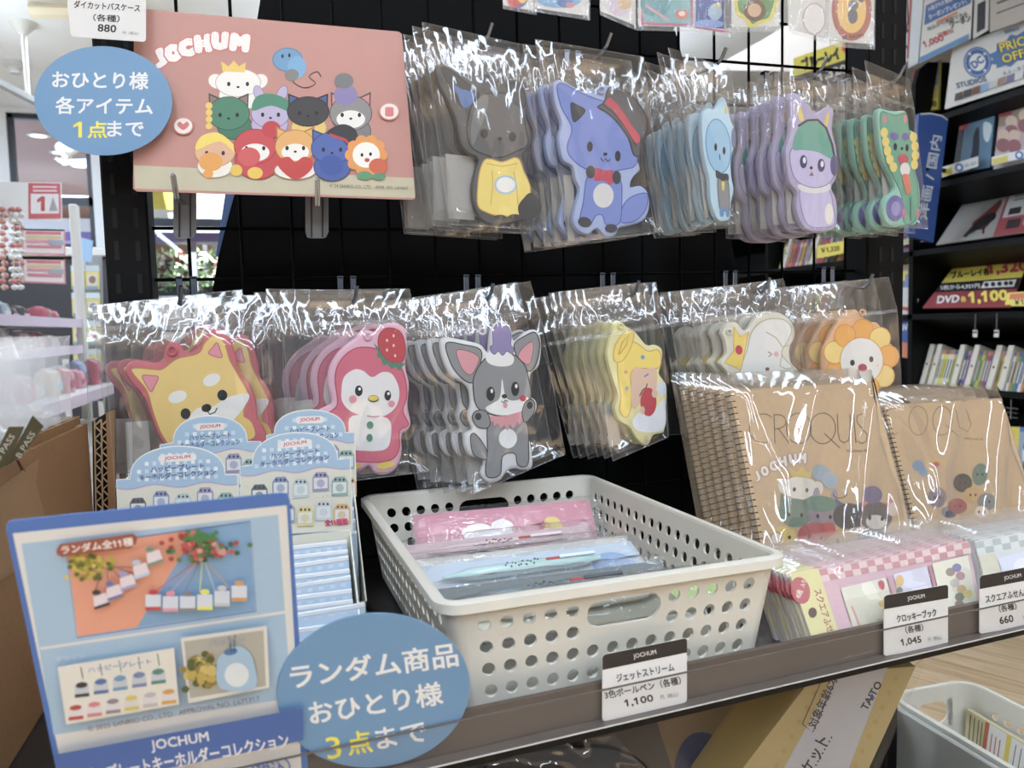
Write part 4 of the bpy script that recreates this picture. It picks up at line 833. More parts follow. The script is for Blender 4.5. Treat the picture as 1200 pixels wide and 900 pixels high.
sticker([(628, -110), (690, -110), (690, 19), (626, 9)], YS, [EL(655, 0, 26, 9, (110, 160, 200)), EL(662, 3, 9, 6, (70, 110, 170)), EL(668, 6, 5, 3, (206, 110, 110))], 'white sticker with pale blue print, second from the left of the top row')
sticker([(700, -110), (744, -110), (745, 30), (704, 13)], YS, [EL(726, 5, 13, 14, (200, 180, 196)), EL(732, 4, 8, 8, (206, 170, 120))], 'white sticker with pale pink oval print hanging beside the teal square sticker')
def sq(s):
    s.poly([(751, -60), (812, -60), (812, 31), (751, 29)], (190, 96, 130)); s.poly([(754, -57), (809, -57), (809, 28), (754, 26)], (116, 170, 170)); s.ell(768, 4, 18, 16, (92, 150, 156)); s.line([(756, 6), (768, 14), (784, 24)], 3, (206, 150, 160)); s.ell(799, 17, 8, 6, (206, 120, 96)); s.ell(799, 16, 4, 3, (226, 200, 190))
sticker([(748, -110), (813, -110), (813, 32), (748, 30)], YS, [sq], 'square teal sticker with pink edge in the top row')
sticker([(813, -110), (856, -110), (857, 38), (814, 33)], YS, [RC([(815, -60), (849, -60), (849, 34), (815, 31)], (64, 88, 150)), EL(830, 28, 18, 5, (120, 150, 206)), EL(838, 14, 8, 10, (150, 176, 190)), EL(842, 6, 3, 3, (220, 180, 60)), RC([(815, 31), (857, 37), (857, 40), (815, 33)], (190, 80, 110))], 'dark blue sticker hanging right of the square teal sticker')
sticker([(850, -110), (914, -110), (913, 31), (850, 33)], YS, [lambda s: s.poly(sm([(860, -8), (862, 16), (872, 22), (878, 33), (890, 28), (904, 24), (910, 8), (912, -12), (890, -40), (866, -34)], 3), (214, 200, 60)), lambda s: s.poly(sm([(864, -8), (866, 13), (876, 19), (881, 28), (890, 24), (901, 20), (906, 6), (907, -12), (888, -36), (868, -30)], 3), (98, 150, 76)), EL(884, 12, 13, 13, (120, 84, 58)), EL(884, 12, 8, 8, (206, 166, 124))], 'leafy green sticker with yellow edge in the top row')
sticker([(922, -110), (972, -110), (972, 46), (924, 33)], YS, [EL(954, -6, 17, 22, (206, 200, 194)), EL(954, 22, 14, 19, (186, 172, 172)), EL(954, 22, 12, 17, (216, 211, 204))], 'white sticker with pale rounded figure, second from the right of the top row')
sticker([(972, -110), (1026, -110), (1024, 52), (972, 48)], YS, [EL(998, 12, 23.5, 36, (176, 96, 74)), EL(998, 12, 17, 27, (226, 182, 84)), EL(999, 19, 6, 9, (104, 102, 104)), EL(1000, 6, 6, 6, (116, 114, 116)), EL(1009, -2, 4, 5, (104, 102, 104)), TX('BE HAPPY', 1000, 43, 26, 4.5, (80, 40, 40), -6, .02)], 'round orange and yellow sticker at the right end of the top row')
# ================================================================== ON THE SHELF
def loc_of(pl, x, y): return tuple(pl.at(x, y) - Vector((0, 0, H)))
# ---- cardboard carton of bagged folders at the left
KR = mat((150, 106, 56), .75, ns=220, na=.12, bump=.15); KRE = mat((176, 142, 96), .8, ns=120, na=.15)
cx1 = -.163; ct = -.0745
carton = thing('cardboard_carton', (-.28, .60, SZ), 'open brown corrugated cardboard carton at the left end of the shelf', 'box')
def corrugated(p0, p1, z0, z1, th, name, parent, seed=0):
    """upright corrugated sheet from p0 to p1: two liners with a fluted core showing at its cut edges"""
    a = Vector((p0[0], p0[1], 0)); b = Vector((p1[0], p1[1], 0)); d = (b - a); L_n = d.length; t = d.normalized(); n = Vector((t.y, -t.x, 0))
    mb = MB(); l = .0007
    mb.obox((a.x, a.y, z0), d, n * -l, (0, 0, z1 - z0), KR); q = a - n * (th - l); mb.obox((q.x, q.y, z0), d, n * -l, (0, 0, z1 - z0), KR)
    o = mb.build(name, parent); mb = MB(); k = max(4, int(L_n / .0045)); vs = []
    for i in range(k + 1):
        p = a + t * (L_n * i / k) - n * (l + (th - 2 * l) * (i % 2)); vs += [W((p.x, p.y, z0)), W((p.x, p.y, z1 - .0004))]
    mb.add(vs, [(2 * i, 2 * i + 2, 2 * i + 3, 2 * i + 1) for i in range(k)], KRE)
    k = int((z1 - z0) / .006); vs = []      # flutes seen at the end edge
    for i in range(k + 1):
        p = b - n * (l + (th - 2 * l) * (i % 2)); vs += [W((p.x, p.y, z0 + (z1 - z0) * i / k)), W((p.x - t.x * .02, p.y - t.y * .02, z0 + (z1 - z0) * i / k))]
    mb.add(vs, [(2 * i, 2 * i + 2, 2 * i + 3, 2 * i + 1) for i in range(k)], KRE); mb.build('fluting', o); return o
corrugated((cx1, .43), (cx1, .742), SZ, ct, .0055, 'side_panel', carton)
cpl = PY(.744); mb = MB(); mb.slab([(124, 484), (134, 480), (136, 640), (128, 640)], cpl, .006, KR); mb.slab([(108, 494), (134, 478), (136, 640), (110, 640)], cpl.shifted(-.009), .002, mat((30, 22, 16), .9)); mb.build('corner_flap', carton)  # dark backing sheet stands for the shade between the flutes
mb = MB()
for xa, xb in ((110, 118), (118, 126)): mb.tube([tuple(cpl.at((xa if k % 2 else xb) + k * .12, 492 + 7.5 * k, -.002) - Vector((0, 0, H))) for k in range(20)], .0009, KRE, 5)
for xa in (110, 118): mb.tube([tuple(cpl.at(xa + k * .12, 492 + 7.5 * k, -.002) - Vector((0, 0, H))) for k in range(20)], .0007, KRE, 5)
mb.build('corrugated_edge', carton)
corrugated((cx1 - .006, .43), (cx1 - .006, .745), SZ, ct + .006, .0055, 'inner_liner', carton)
corrugated((-.42, .745), (cx1 - .008, .745), SZ, ct + .006, .0055, 'back_panel', carton)
corrugated((-.42, .43), (-.42, .745), SZ, ct, .0055, 'side_panel', carton)
corrugated((-.42, .430), (cx1, .430), SZ, ct - .03, .0055, 'front_panel', carton)
MB().box((-.42, .435, SZ), (cx1 - .006, .74, SZ + .004), KR).build('base_panel', carton)
mb = MB()
for (x, y) in ((24, 545), (118, 520)):
    p = PX(cx1 + .0004).at(x - 4, y - 7) - Vector((0, 0, H)); q = PX(cx1 + .0004).at(x + 4, y + 8) - Vector((0, 0, H)); mb.tube([tuple(p), tuple(q)], .0011, mat((120, 80, 54), .3, metal=.7), 6)
mb.build('staple', carton)
mb = MB(); fl = PX(cx1 + .0012); mb.slab([(-30, 592), (46, 538), (42, 566), (62, 640), (-30, 700)], fl, .0009, mat((160, 120, 72), .75, ns=220, na=.1)); mb.build('folded_flap', carton)
# bagged folders standing in the carton
def folder(i, y, label):
    t = thing('bagged_folder', (-.26, y, SZ + .005), label, 'folder', 'bagged folders in the carton')
    dk = mat((54, 50, 34), .4); zz = -.083 if i < 2 else -.078
    mb = MB(); mb.obox((-.185 - .20, y, SZ + .005), (.20, 0, 0), (0, .003, 0), (0, .03, zz - SZ), dk); c = mb.build('card', t)
    pl = Plane((0, y - .0006, SZ), (0, -1, .2))
    m, f, wr = None, None, None
    vs = []; rnd = random.Random(i); n = 14; mb = MB()
    for j in range(9):
        for k in range(n + 1):
            u, v = k / n, j / 8
            vs.append(W((-.405 + .235 * u, y - .004 + .036 * v + .004 * noise.noise(Vector((u * 6, v * 5, i * 3.7))), SZ + .01 + v * (.222 + .02 * u) + .004 * noise.noise(Vector((u * 9, i, 1))))))
    mb.add(vs, [(j * (n + 1) + k, j * (n + 1) + k + 1, (j + 1) * (n + 1) + k + 1, (j + 1) * (n + 1) + k) for j in range(8) for k in range(n)], BAGC); mb.build('clear_sleeve', t, True)
    return t
BAGC = film('sleeve_film', 30, .6, .14, .26, 1.8)
FO = ('nearest the front', 'second', 'third', 'fourth', 'fifth', 'rearmost')
for i in range(6): folder(i, .52 + .036 * i, 'dark folder in a clear sleeve standing in the cardboard carton, %s' % (FO[i] if i in (0, 5) else FO[i] + ' from the front'))
# two olive pass cards sticking up at the carton's near side
for i, (x, y) in enumerate(((16, 520), (40, 517))):
    pl = PY(.50 + .03 * i); q = [(x - 6, y - 24 + 4), (x + 12, y - 20), (x - 8, y + 24), (x - 34, y + 40)] if i == 0 else [(x - 2, y - 30), (x + 11, y - 17), (x - 16, y + 18), (x - 34, y + 30)]
    t = thing('pass_card', loc_of(pl, x, y + 20), 'dark olive lettered pass card, the %s one in the cardboard carton' % ('left', 'right')[i], 'card')
    b = MB().slab(q, pl, .0015, mat((76, 68, 36), .4)).build('card', t); s = Sheet(pl); s.text('B PASS', x - 10, y + 4, 34, 7, (176, 170, 150), -58, .01); s.build('printed_lettering', b)

# ---- display boxes of charms
CREAM = mat((208, 204, 186), .5); GB, GB2, GW = (156, 182, 202), (190, 206, 216), (218, 222, 220)
def charm(s, x, y, w, c):
    c = tuple(int(v * .72 + 58) for v in c)
    k = w / 2; s.poly([(x - k, y - k * .6), (x - k * .6, y - k * 1.2), (x + k * .6, y - k * 1.25), (x + k, y - k * .65), (x + k * 1.02, y + k * 1.1), (x - k, y + k * 1.2)], c)
    s.poly([(x - k * .85, y - k * .5), (x + k * .85, y - k * .55), (x + k * .85, y + k * .75), (x - k * .85, y + k * .85)], (206, 208, 204)); s.ell(x, y + k * .15, k * .5, k * .5, tuple(int(v * .6 + 80) for v in c))
    for d in (-.5, 0, .5): s.ell(x + d * k, y - k * .85, k * .14, k * .16, (70, 72, 84))
def display_box(Yh, L, Rr, yb, arch, label, depth, zfront, npk, charms=True, body=True):
    pl = PY(Yh); (lx, ly), (rx, ry) = L, Rr; (ax0, ay0), (ax1, ay1), top = arch
    cx = (ax0 + ax1) / 2; w = ax1 - ax0; sl = (ry - ly) / (rx - lx)
    t = thing('display_box', tuple(pl.at((lx + rx) / 2, yb) - Vector((0, 0, H))), label, 'display box', 'charm display boxes')
    arc = [(cx - w / 2 * math.cos(a), (ay0 * (1 - i / 18) + ay1 * i / 18) - (min(ay0, ay1) - top) * math.sin(a) ** .8) for i, a in ((i, math.pi * i / 18) for i in range(19))]
    poly = [(lx, ly)] + arc + [(rx, ry), (rx + 2.2 * (yb - ry) / 80, yb), (lx + 4 * (yb - ly) / 80, yb + 8)]
    hd = MB().slab(poly, pl, .0012, mat((222, 220, 212), .5)).build('header_card', t); s = Sheet(pl)
    wave = lambda x, o: ly + (x - lx) * sl + 9 + o + 2.2 * math.sin((x - lx) / (rx - lx) * 15)
    ins = inset_in(poly, 1.1); s.poly(ins, (208, 204, 184))
    up = [p for p in inset_in(poly, 1.1) if p[1] < ly + (p[0] - lx) * sl + 3]; xs_ = [rx - 1.2 - (rx - lx - 2.4) * i / 24 for i in range(25)]
    low = [(x, wave(x, 0)) for x in xs_]
    up.sort(key=lambda p: p[0]); s.poly(up + [(x, wave(x, 2.2)) for x in xs_], (216, 170, 172)); s.poly(up + [(x, wave(x, 1)) for x in xs_], (134, 160, 196)); s.poly(up + low, GB)
    # gingham
    g = 9.0; inside = lambda x, y: abs(x - cx) < w / 2 - 3 and y > ay0 - (min(ay0, ay1) - top) * max(0, 1 - ((x - cx) / (w / 2 - 2)) ** 2) ** .5 + 4
    for i in range(-9, 10):
        for j in range(0, 9):
            x = cx + i * g; y = top + 4 + j * g + (x - cx) * sl
            if inside(x + g / 4, y) and inside(x - g / 4, y) and y < wave(x, -3) - g / 4: s.poly([(x - g / 4, y - g / 4), (x + g / 4, y - g / 4), (x + g / 4, y + g / 4), (x - g / 4, y + g / 4)], GW if (i + j) % 2 == 0 else GB2)
    hh = ay0 - top
    tl = math.degrees(math.atan(sl))
    s.poly([(p[0], p[1] + (p[0] - cx) * sl) for p in rrect(cx - w * .20, top + hh * .30, cx + w * .20, top + hh * .30 + 8.5, 4)], (222, 214, 206)); s.text('JOCHUM', cx, top + hh * .30 + 4.2, w * .27, 5.2, (196, 66, 92), tl - 2, .03, .12)
    s.text('ハッピープレート', cx, top + hh * .30 + 15.5, w * .56, 7, (70, 92, 146), tl - 2, .02); s.text('キーホルダーコレクション', cx, top + hh * .30 + 24, w * .80, 7, (70, 92, 146), tl - 2, .02)
    if charms:
        cc = [(60, 60, 62), (104, 116, 166), (160, 186, 184), (132, 118, 156), (112, 152, 136)]; m = [(.18, 0), (.37, -7), (.55, -3), (.73, -9), (.90, -2)]
        for c, (u, d) in zip(cc, m): charm(s, lx + u * (rx - lx), ly + u * (rx - lx) * sl + 34 + d, 19, c)
        cc = [(160, 80, 80), (200, 130, 150), (140, 136, 140), (214, 190, 80), (186, 190, 186), (214, 150, 60)]
        for k, c in enumerate(cc):
            x = lx + (.08 + .165 * k) * (rx - lx) + 2; charm(s, x, ly + (x - lx) * sl + 59 + (k % 2) * 5, 19, c)
        s.text('全11種類', rx - 17, yb - 9.5, 27, 8, (196, 52, 104), tl, .04)
    r = random.Random(int(lx))
    for k in range(50):
        x, y = r.uniform(lx + 4, rx - 3), r.uniform(ly + 18, yb - 4); s.ell(x, y + (x - lx) * sl, .5, .5, (176, 170, 140))
    s.build('printed_header', hd)
    if not body: return t
    x0 = pl.at(lx + 6, yb).x; x1 = pl.at(rx, yb).x; zt = pl.at(rx, yb).z - H; Yf = Yh - depth
    for x, nm in ((x0, 'side_wall'), (x1 - .0012, 'side_wall')):
        mb = MB(); pr = [(Yh, SZ), (Yh, zt), (Yf, zfront), (Yf, SZ)]
        vs = [W((xx, y, z)) for xx in (x, x + .0012) for y, z in pr]; mb.add(vs, [(0, 1, 2, 3), (7, 6, 5, 4)] + [(i, (i + 1) % 4, 4 + (i + 1) % 4, 4 + i) for i in range(4)], CREAM); mb.build(nm, t)
    MB().box((x0, Yf, SZ), (x1, Yf + .0012, zfront), CREAM).build('front_wall', t); MB().box((x0, Yh - .0012, SZ), (x1, Yh, zt), CREAM).build('back_wall', t)
    MB().box((x0, Yf, SZ), (x1, Yh, SZ + .001), CREAM).build('base', t)
    if npk:
        s = Sheet(PY(Yh - .0013)); s.line([(330 + 17 * math.cos(a), 652 - 16 * math.sin(a)) for a in [math.pi * i / 16 for i in range(17)]], 1.3, (226, 224, 214)); s.build('thumb_notch', t)
    return t, x0, x1, zt
display_box(.705, (187, 521), (306, 517), 612, ((202.5, 518.5), (290, 517), 486), 'back left of the four pastel charm display boxes', .07, -.20, 0, True)
d4 = display_box(.700, (312, 510), (416, 507), 577, ((321, 508), (405, 506.5), 479), 'back right of the four pastel charm display boxes, against the pink bird', .073, -.222, 0, True)
display_box(.620, (136, 562), (279, 556), 640, ((152, 561), (264, 556), 520), 'front left of the four pastel charm display boxes', .07, -.22, 0)
d3 = display_box(.620, (280.5, 547), (411, 537), 621, ((295, 545), (396, 538), 503), 'front right of the four pastel charm display boxes, its sachets showing', .066, -.219, 9)
def sachet(x0, x1, y, z, lab, group, dz=0.0, rise=0.0):
    t = thing('foil_sachet', ((x0 + x1) / 2, y, SZ + .0015), lab, 'sachet', group)
    mb = MB(); b = SZ + .0015; SB = mat((176, 196, 214), .35, ns=30, na=.04)
    vs = []
    for yy in (0, .0022):
        vs += [W((x0, y - .006 + yy, b)), W((x1, y - .006 + yy, b)), W((x1, y + yy, z + rise)), W((x0, y + yy, z))]
    mb.add(vs, [(0, 1, 2, 3), (7, 6, 5, 4), (0, 4, 5, 1), (1, 5, 6, 2), (2, 6, 7, 3), (3, 7, 4, 0)], SB); p = mb.build('pouch', t)
    pl = Plane((0, y - .0004, z), (0, -1, .06)); f = lambda u, v: W((x0 + (x1 - x0) * u, y - .0005 - .0002, z + rise * u - v))
    mb = MB(); mb.add([W((x0, y - .0006, z - .0022)), W((x1, y - .0006, z + rise - .0022)), W((x1, y - .0006, z + rise + .0002)), W((x0, y - .0006, z + .0002)), W((x0, y + .0024, z + .0002)), W((x1, y + .0024, z + rise + .0002))], [(0, 1, 2, 3), (3, 2, 5, 4)], mat((224, 226, 228), .3)); mb.build('crimped_edge', p)
    mb = MB(); n = 9
    for i in range(n): mb.add([f((i + .1) / n, .004), f((i + .55) / n, .004), f((i + .55) / n, .007), f((i + .1) / n, .007)], [(0, 1, 2, 3)], mat((200, 214, 224), .35))
    mb.build('printed_check', p)
if d3:
    _, x0, x1, zt = d3
    for k in range(9):
        sachet(x0 + .002, x1 - .004 + (.008 if k == 7 else 0), .6125 - .0063 * k, -.1665 - .0059 * k + (.002 if k == 7 else 0), 'pale blue checked sachet in the front right charm box, %s from the back' % ('first', 'second', 'third', 'fourth', 'fifth', 'sixth', 'seventh', 'eighth', 'ninth')[k], 'sachets in the charm box', 0, .003 if k in (2, 4, 7) else .0005)
    _, x0, x1, zt = d4
    for k in range(4): sachet(x0 + .002, x1 - .003, .692 - .010 * k, -.148 - .008 * k, 'pale blue checked sachet in the back right charm box, %s from the back' % ('first', 'second', 'third', 'fourth')[k], 'sachets in the rear charm box')

# ---- perforated basket
def perf_basket(name, label, x0, x1, y0, y1, ztop, zbot, taper, pitch, rhole, rows, m, zfirst, slot_walls=('front', 'back'), rc=.016, slot=(.030, .0095, .020)):
    t = thing(name, ((x0 + x1) / 2, (y0 + y1) / 2, zbot), label, 'basket')
    cx, cy = (x0 + x1) / 2, (y0 + y1) / 2; hx, hy = (x1 - x0) / 2, (y1 - y0) / 2; Ht = ztop - zbot
    segs = [('front', 2 * hx - 2 * rc), ('c', 0), ('right', 2 * hy - 2 * rc), ('c', 0), ('back', 2 * hx - 2 * rc), ('c', 0), ('left', 2 * hy - 2 * rc), ('c', 0)]
    def pos(side, s, z, grow=0.0):
        k = 1 - taper * (ztop - z) / Ht
        # side point in plan; s from -half to half along the straight part
        if side == 'front': p = (s, -hy); n = (0, -1)
        elif side == 'right': p = (hx, s); n = (1, 0)
        elif side == 'back': p = (-s, hy); n = (0, 1)
        else: p = (-hx, -s); n = (-1, 0)
        sx = (hx - taper * .1 * 0 - (1 - k) * .1) / hx; sy = (hy - (1 - k) * .1) / hy
        return Vector((cx + (p[0] + n[0] * grow) * sx, cy + (p[1] + n[1] * grow) * sy, z + H))
    def corner(i, a, z, grow=0.0):
        k = 1 - taper * (ztop - z) / Ht; sx = (hx - (1 - k) * .1) / hx; sy = (hy - (1 - k) * .1) / hy
        c = ((hx - rc, -hy + rc), (hx - rc, hy - rc), (-hx + rc, hy - rc), (-hx + rc, -hy + rc))[i]; b = (-90, 0, 90, 180)[i] + a * 90
        return Vector((cx + (c[0] + (rc + grow) * math.cos(math.radians(b))) * sx, cy + (c[1] + (rc + grow) * math.sin(math.radians(b))) * sy, z + H))
    def wall(side, half, mb):
        n = int((2 * half - .006) / pitch); a0 = -n * pitch / 2
        zt_ = zfirst + pitch / 2; zb_ = zt_ - rows * pitch; F = lambda s, z: pos(side, s, z)
        hole_skip = set(); sl = None
        if side in slot_walls:
            hs = int(math.ceil(slot[0] / pitch * 1.0)); c0 = n // 2 - hs; c1 = n - c0
            sl = (a0 + c0 * pitch, a0 + c1 * pitch, zt_ - 2 * pitch, zt_); hole_skip = {(i, j) for i in range(c0, c1) for j in (0, 1)}
        def quad(s0, s1, z0, z1, ns=1):
            for i in range(ns):
                u0 = s0 + (s1 - s0) * i / ns; u1 = s0 + (s1 - s0) * (i + 1) / ns; mb.add([F(u0, z0), F(u1, z0), F(u1, z1), F(u0, z1)], [(0, 1, 2, 3)], m)
        quad(-half, half, zt_, ztop); quad(-half, half, zbot, zb_); quad(-half, a0, zb_, zt_); quad(a0 + n * pitch, half, zb_, zt_)
        for i in range(n):
            for j in range(rows):
                if (i, j) in hole_skip: continue
                s0, z1 = a0 + i * pitch, zt_ - j * pitch; sc, zc_ = s0 + pitch / 2, z1 - pitch / 2; vs = []
                for k in range(16):
                    an = math.pi * 2 * k / 16 + math.pi / 16 * 0; c, sn = math.cos(an), math.sin(an); q = pitch / 2 / max(abs(c), abs(sn)); vs.append(F(sc + q * c, zc_ + q * sn))
                for k in range(16):
                    an = math.pi * 2 * k / 16; vs.append(F(sc + rhole * math.cos(an), zc_ + rhole * math.sin(an)))
                mb.add(vs, [(k, (k + 1) % 16, 16 + (k + 1) % 16, 16 + k) for k in range(16)], m)
        if sl:
            sa, sb, za, zb = sl; sc, zc_ = (sa + sb) / 2, (za + zb) / 2 + .003; vs = []; hw, hh = (sb - sa) / 2, (zb - za) / 2; ca_ = math.atan2(hh, hw)
            AN = sorted([2 * math.pi * k / 40 for k in range(40)] + [ca_, math.pi - ca_, math.pi + ca_, 2 * math.pi - ca_]); N = len(AN)
            for k in range(N):
                an = AN[k]; c, sn = math.cos(an), math.sin(an); q = 1 / max(abs(c) / hw, abs(sn) / hh); vs.append(F((sa + sb) / 2 + q * c, (za + zb) / 2 + q * sn))
            for k in range(N):
                an = AN[k]; c, sn = math.cos(an), math.sin(an); e = slot[0] - slot[1]
                # stadium
                q = min(1 / max(abs(c), 1e-6) * (slot[0]), 1 / max(abs(sn), 1e-6) * slot[1]); x, y = q * c, q * sn
                if abs(x) > e:
                    d = math.copysign(1, x) * e; bq = c * d; disc = bq * bq - (d * d - slot[1] ** 2); q = bq + math.sqrt(max(0, disc)); x, y = q * c, q * sn
                vs.append(F(sc + x, zc_ + y))
            mb.add(vs, [(k, (k + 1) % N, N + (k + 1) % N, N + k) for k in range(N)], m)
    mb = MB()
    for i, side in enumerate(('front', 'right', 'back', 'left')):
        half = (hx if side in ('front', 'back') else hy) - rc; wall(side, half, mb)
        zz = [zbot + Ht * q / 3 for q in range(4)]
        for a in range(5):
            for q in range(3): mb.add([corner(i, a / 5, zz[q]), corner(i, (a + 1) / 5, zz[q]), corner(i, (a + 1) / 5, zz[q + 1]), corner(i, a / 5, zz[q + 1])], [(0, 1, 2, 3)], m)
    o = mb.build('perforated_wall', t, True, False, True); sd = o.modifiers.new('wall', 'SOLIDIFY'); sd.thickness = .0022; sd.offset = -1; es = o.modifiers.new('edges', 'EDGE_SPLIT'); es.split_angle = math.radians(35)
    # rolled rim with a dip over the grips, and the floor
    rim = []
    for i, side in enumerate(('front', 'right', 'back', 'left')):
        half = (hx if side in ('front', 'back') else hy) - rc
        for k in range(25):
            s = -half + 2 * half * k / 24; rim.append((pos(side, s, ztop), pos(side, s, ztop, .006)))
        for a in range(1, 6): rim.append((corner(i, a / 6, ztop), corner(i, a / 6, ztop, .006)))
    mb = MB(); n = len(rim); vs = []
    for a, b in rim:
        d = (b - a); vs += [a + Vector((0, 0, -.001)) - d * .25, a + Vector((0, 0, .0016)) - d * .15, a + d * .4 + Vector((0, 0, .0024)), b + Vector((0, 0, .0008)), b + Vector((0, 0, -.0055)), b + Vector((0, 0, -.0055)) - d * .25, b - d * .3 + Vector((0, 0, -.001))]
    fs = [(i * 7 + j, ((i + 1) % n) * 7 + j, ((i + 1) % n) * 7 + (j + 1) % 7, i * 7 + (j + 1) % 7) for i in range(n) for j in range(7)]
    mb.add(vs, fs, m).build('rim', t, True)
    mb = MB(); ring = []
    for i, side in enumerate(('front', 'right', 'back', 'left')):
        half = (hx if side in ('front', 'back') else hy) - rc; ring += [pos(side, -half, zbot), pos(side, half, zbot)] + [corner(i, a / 5, zbot) for a in range(1, 5)]
    k = len(ring); mb.add(ring + [p + Vector((0, 0, .0025)) for p in ring], [tuple(range(k)), tuple(range(2 * k - 1, k - 1, -1))] + [(i, (i + 1) % k, k + (i + 1) % k, k + i) for i in range(k)], m); mb.build('base', t)
    return t
perf_basket('plastic_basket', 'ivory perforated plastic basket of pens in the middle of the shelf', .083, .331, .458, .785, -.169, -.2465, .11, .0155, .0047, 4, IVORY, -.1865, ('front', 'back'), .0105, (.0285, .0098, .02)).rotation_euler = (0, 0, math.radians(2.4))

# ---- pens in their clear packs
PENF = film('pen_film', 60, .22, .09, .03, 1.2, stretch=(.4, 1, 1))
def pen_pack(x0, x1, y, z, tilt, yaw, card, barrel, clip, label, hgt=.036, extra=None, pen=True):
    t = thing('pen_pack', ((x0 + x1) / 2, y, z), label, 'pen', 'packed pens in the white basket')
    R3 = Matrix.Rotation(yaw, 3, 'Z') @ Matrix.Rotation(-tilt, 3, 'X'); c = Vector(((x0 + x1) / 2, y, z)); L2 = (x1 - x0) / 2
    P = lambda u, v, w=0.0: c + R3 @ Vector((u, -w, v))           # v up the card, w towards the viewer
    mb = MB(); mb.obox(P(-L2, 0), R3 @ Vector((2 * L2, 0, 0)), R3 @ Vector((0, .0008, 0)), R3 @ Vector((0, 0, hgt)), mat(card, .45)); cd = mb.build('backing_card', t)
    if extra:
        mb = MB()
        for (u, v, ru, rv, col) in extra:
            mb.add([W(P(u + ru * math.cos(a), v + rv * math.sin(a), .0006)) for a in [2 * math.pi * i / 18 for i in range(18)]], [tuple(range(18))], mat(col, .45))
        mb.build('printed_motif', cd)
    if pen:
        v = hgt * .5; mb = MB()
        ax = R3 @ Vector((1, 0, 0)); pr = [(0, 0), (.0012, .001), (.0016, .006), (.0045, .02), (.0052, .024), (.0055, .05), (.0055, .118), (.0048, .128), (.0030, .130), (.0030, .138), (0, .139)]
        p = mb.lathe(P(-L2 * .82, v, .0068), pr, mat(barrel, .22, coat=.4), ax, 18).build('pen_barrel', t, True)
        mb = MB(); mb.obox(P(-L2 * .82 + .100, v - .0016, .0128), ax * .032, R3 @ Vector((0, 0, .0032)), R3 @ Vector((0, -.0016, 0)), mat(clip, .3)); mb.build('clip', p)
        mb = MB(); mb.lathe(P(-L2 * .82 + .088, v + .0005, .0118), [(0, 0), (.0016, .001), (.0016, .036), (0, .037)], mat((196, 44, 40), .3), ax, 8).build('slider', p)
        mb = MB(); r = random.Random(int(x0 * 1e4 + y * 1e3))
        for k in range(14): mb.lathe(P(-L2 * .82 + .052 + .0022 * k, v + r.uniform(-.003, .003), .0122), [(0, 0), (.0009, .0002), (.0009, .0014), (0, .0016)], mat(tuple(int(q * .55) for q in barrel), .4), ax, 6)
        mb.build('printed_pattern', p)
    # clear sleeve: a flattened tube round card and pen
    mb = MB(); n = 26; k = 14; vs = []; r = random.Random(int(y * 999))
    for i in range(n + 1):
        u = -L2 - .004 + (2 * L2 + .012) * i / n; e = min(1, min(i, n - i) / 2.5)
        for j in range(k):
            a = 2 * math.pi * j / k; v = hgt * .5 + (hgt * .5 + .003) * math.cos(a); w = .0045 + (.0088 * e + .0006) * math.sin(a) + .0014 * noise.noise(Vector((u * 60, j * .9, y * 40)))
            vs.append(W(P(u, v, max(w, -.0016))))
    mb.add(vs, [(i * k + j, i * k + (j + 1) % k, (i + 1) * k + (j + 1) % k, (i + 1) * k + j) for i in range(n) for j in range(k)], PENF); mb.build('clear_sleeve', t, True, fix=False)
    return t
rd = math.radians
dots = lambda c1, c2: [(-.07, .02, .010, .010, c1), (-.03, .02, .016, .011, (226, 222, 222)), (-.005, .022, .013, .011, (226, 222, 222)), (.018, .02, .014, .010, c1), (.048, .021, .010, .010, c2), (.04, .02, .006, .007, (196, 60, 70))]
pen_pack(.118, .306, .722, -.222, rd(35), rd(-1), (206, 128, 146), (214, 170, 176), (206, 60, 60), 'pink pen card with white print, rearmost in the white basket', .046, dots((216, 150, 160), (226, 200, 90)), False)
pen_pack(.104, .290, .676, -.220, rd(58), rd(2), (196, 170, 174), (214, 190, 192), (214, 200, 200), 'pale pink pen with red slider in a clear pack behind the white strip', .036)
pen_pack(.102, .288, .646, -.220, rd(52), rd(2), (150, 124, 128), (200, 190, 190), (170, 150, 150), 'plum pen card in a clear pack just behind the white strip', .028, None, False)
pen_pack(.098, .300, .632, -.216, rd(14), rd(1), (222, 220, 214), (206, 206, 204), (206, 206, 204), 'white pen card edge standing in the middle of the basket', .022, None, False)
pen_pack(.098, .296, .574, -.214, rd(66), rd(2), (184, 200, 214), (178, 212, 210), (206, 220, 220), 'mint green pen with red slider in a clear pack in the middle of the basket', .048, [(.07, .02, .02, .016, (132, 164, 206))])
pen_pack(.098, .294, .522, -.214, rd(66), rd(1), (112, 122, 124), (112, 132, 138), (90, 96, 100), 'slate grey pen in a clear pack near the front of the basket', .044)
pen_pack(.100, .316, .482, -.208, rd(66), rd(2), (150, 150, 132), (214, 212, 200), (226, 222, 214), 'cream and green pen with red slider, frontmost in the white basket', .036, [(.085, .018, .022, .015, (176, 200, 120)), (-.06, .018, .03, .014, (206, 200, 176))])

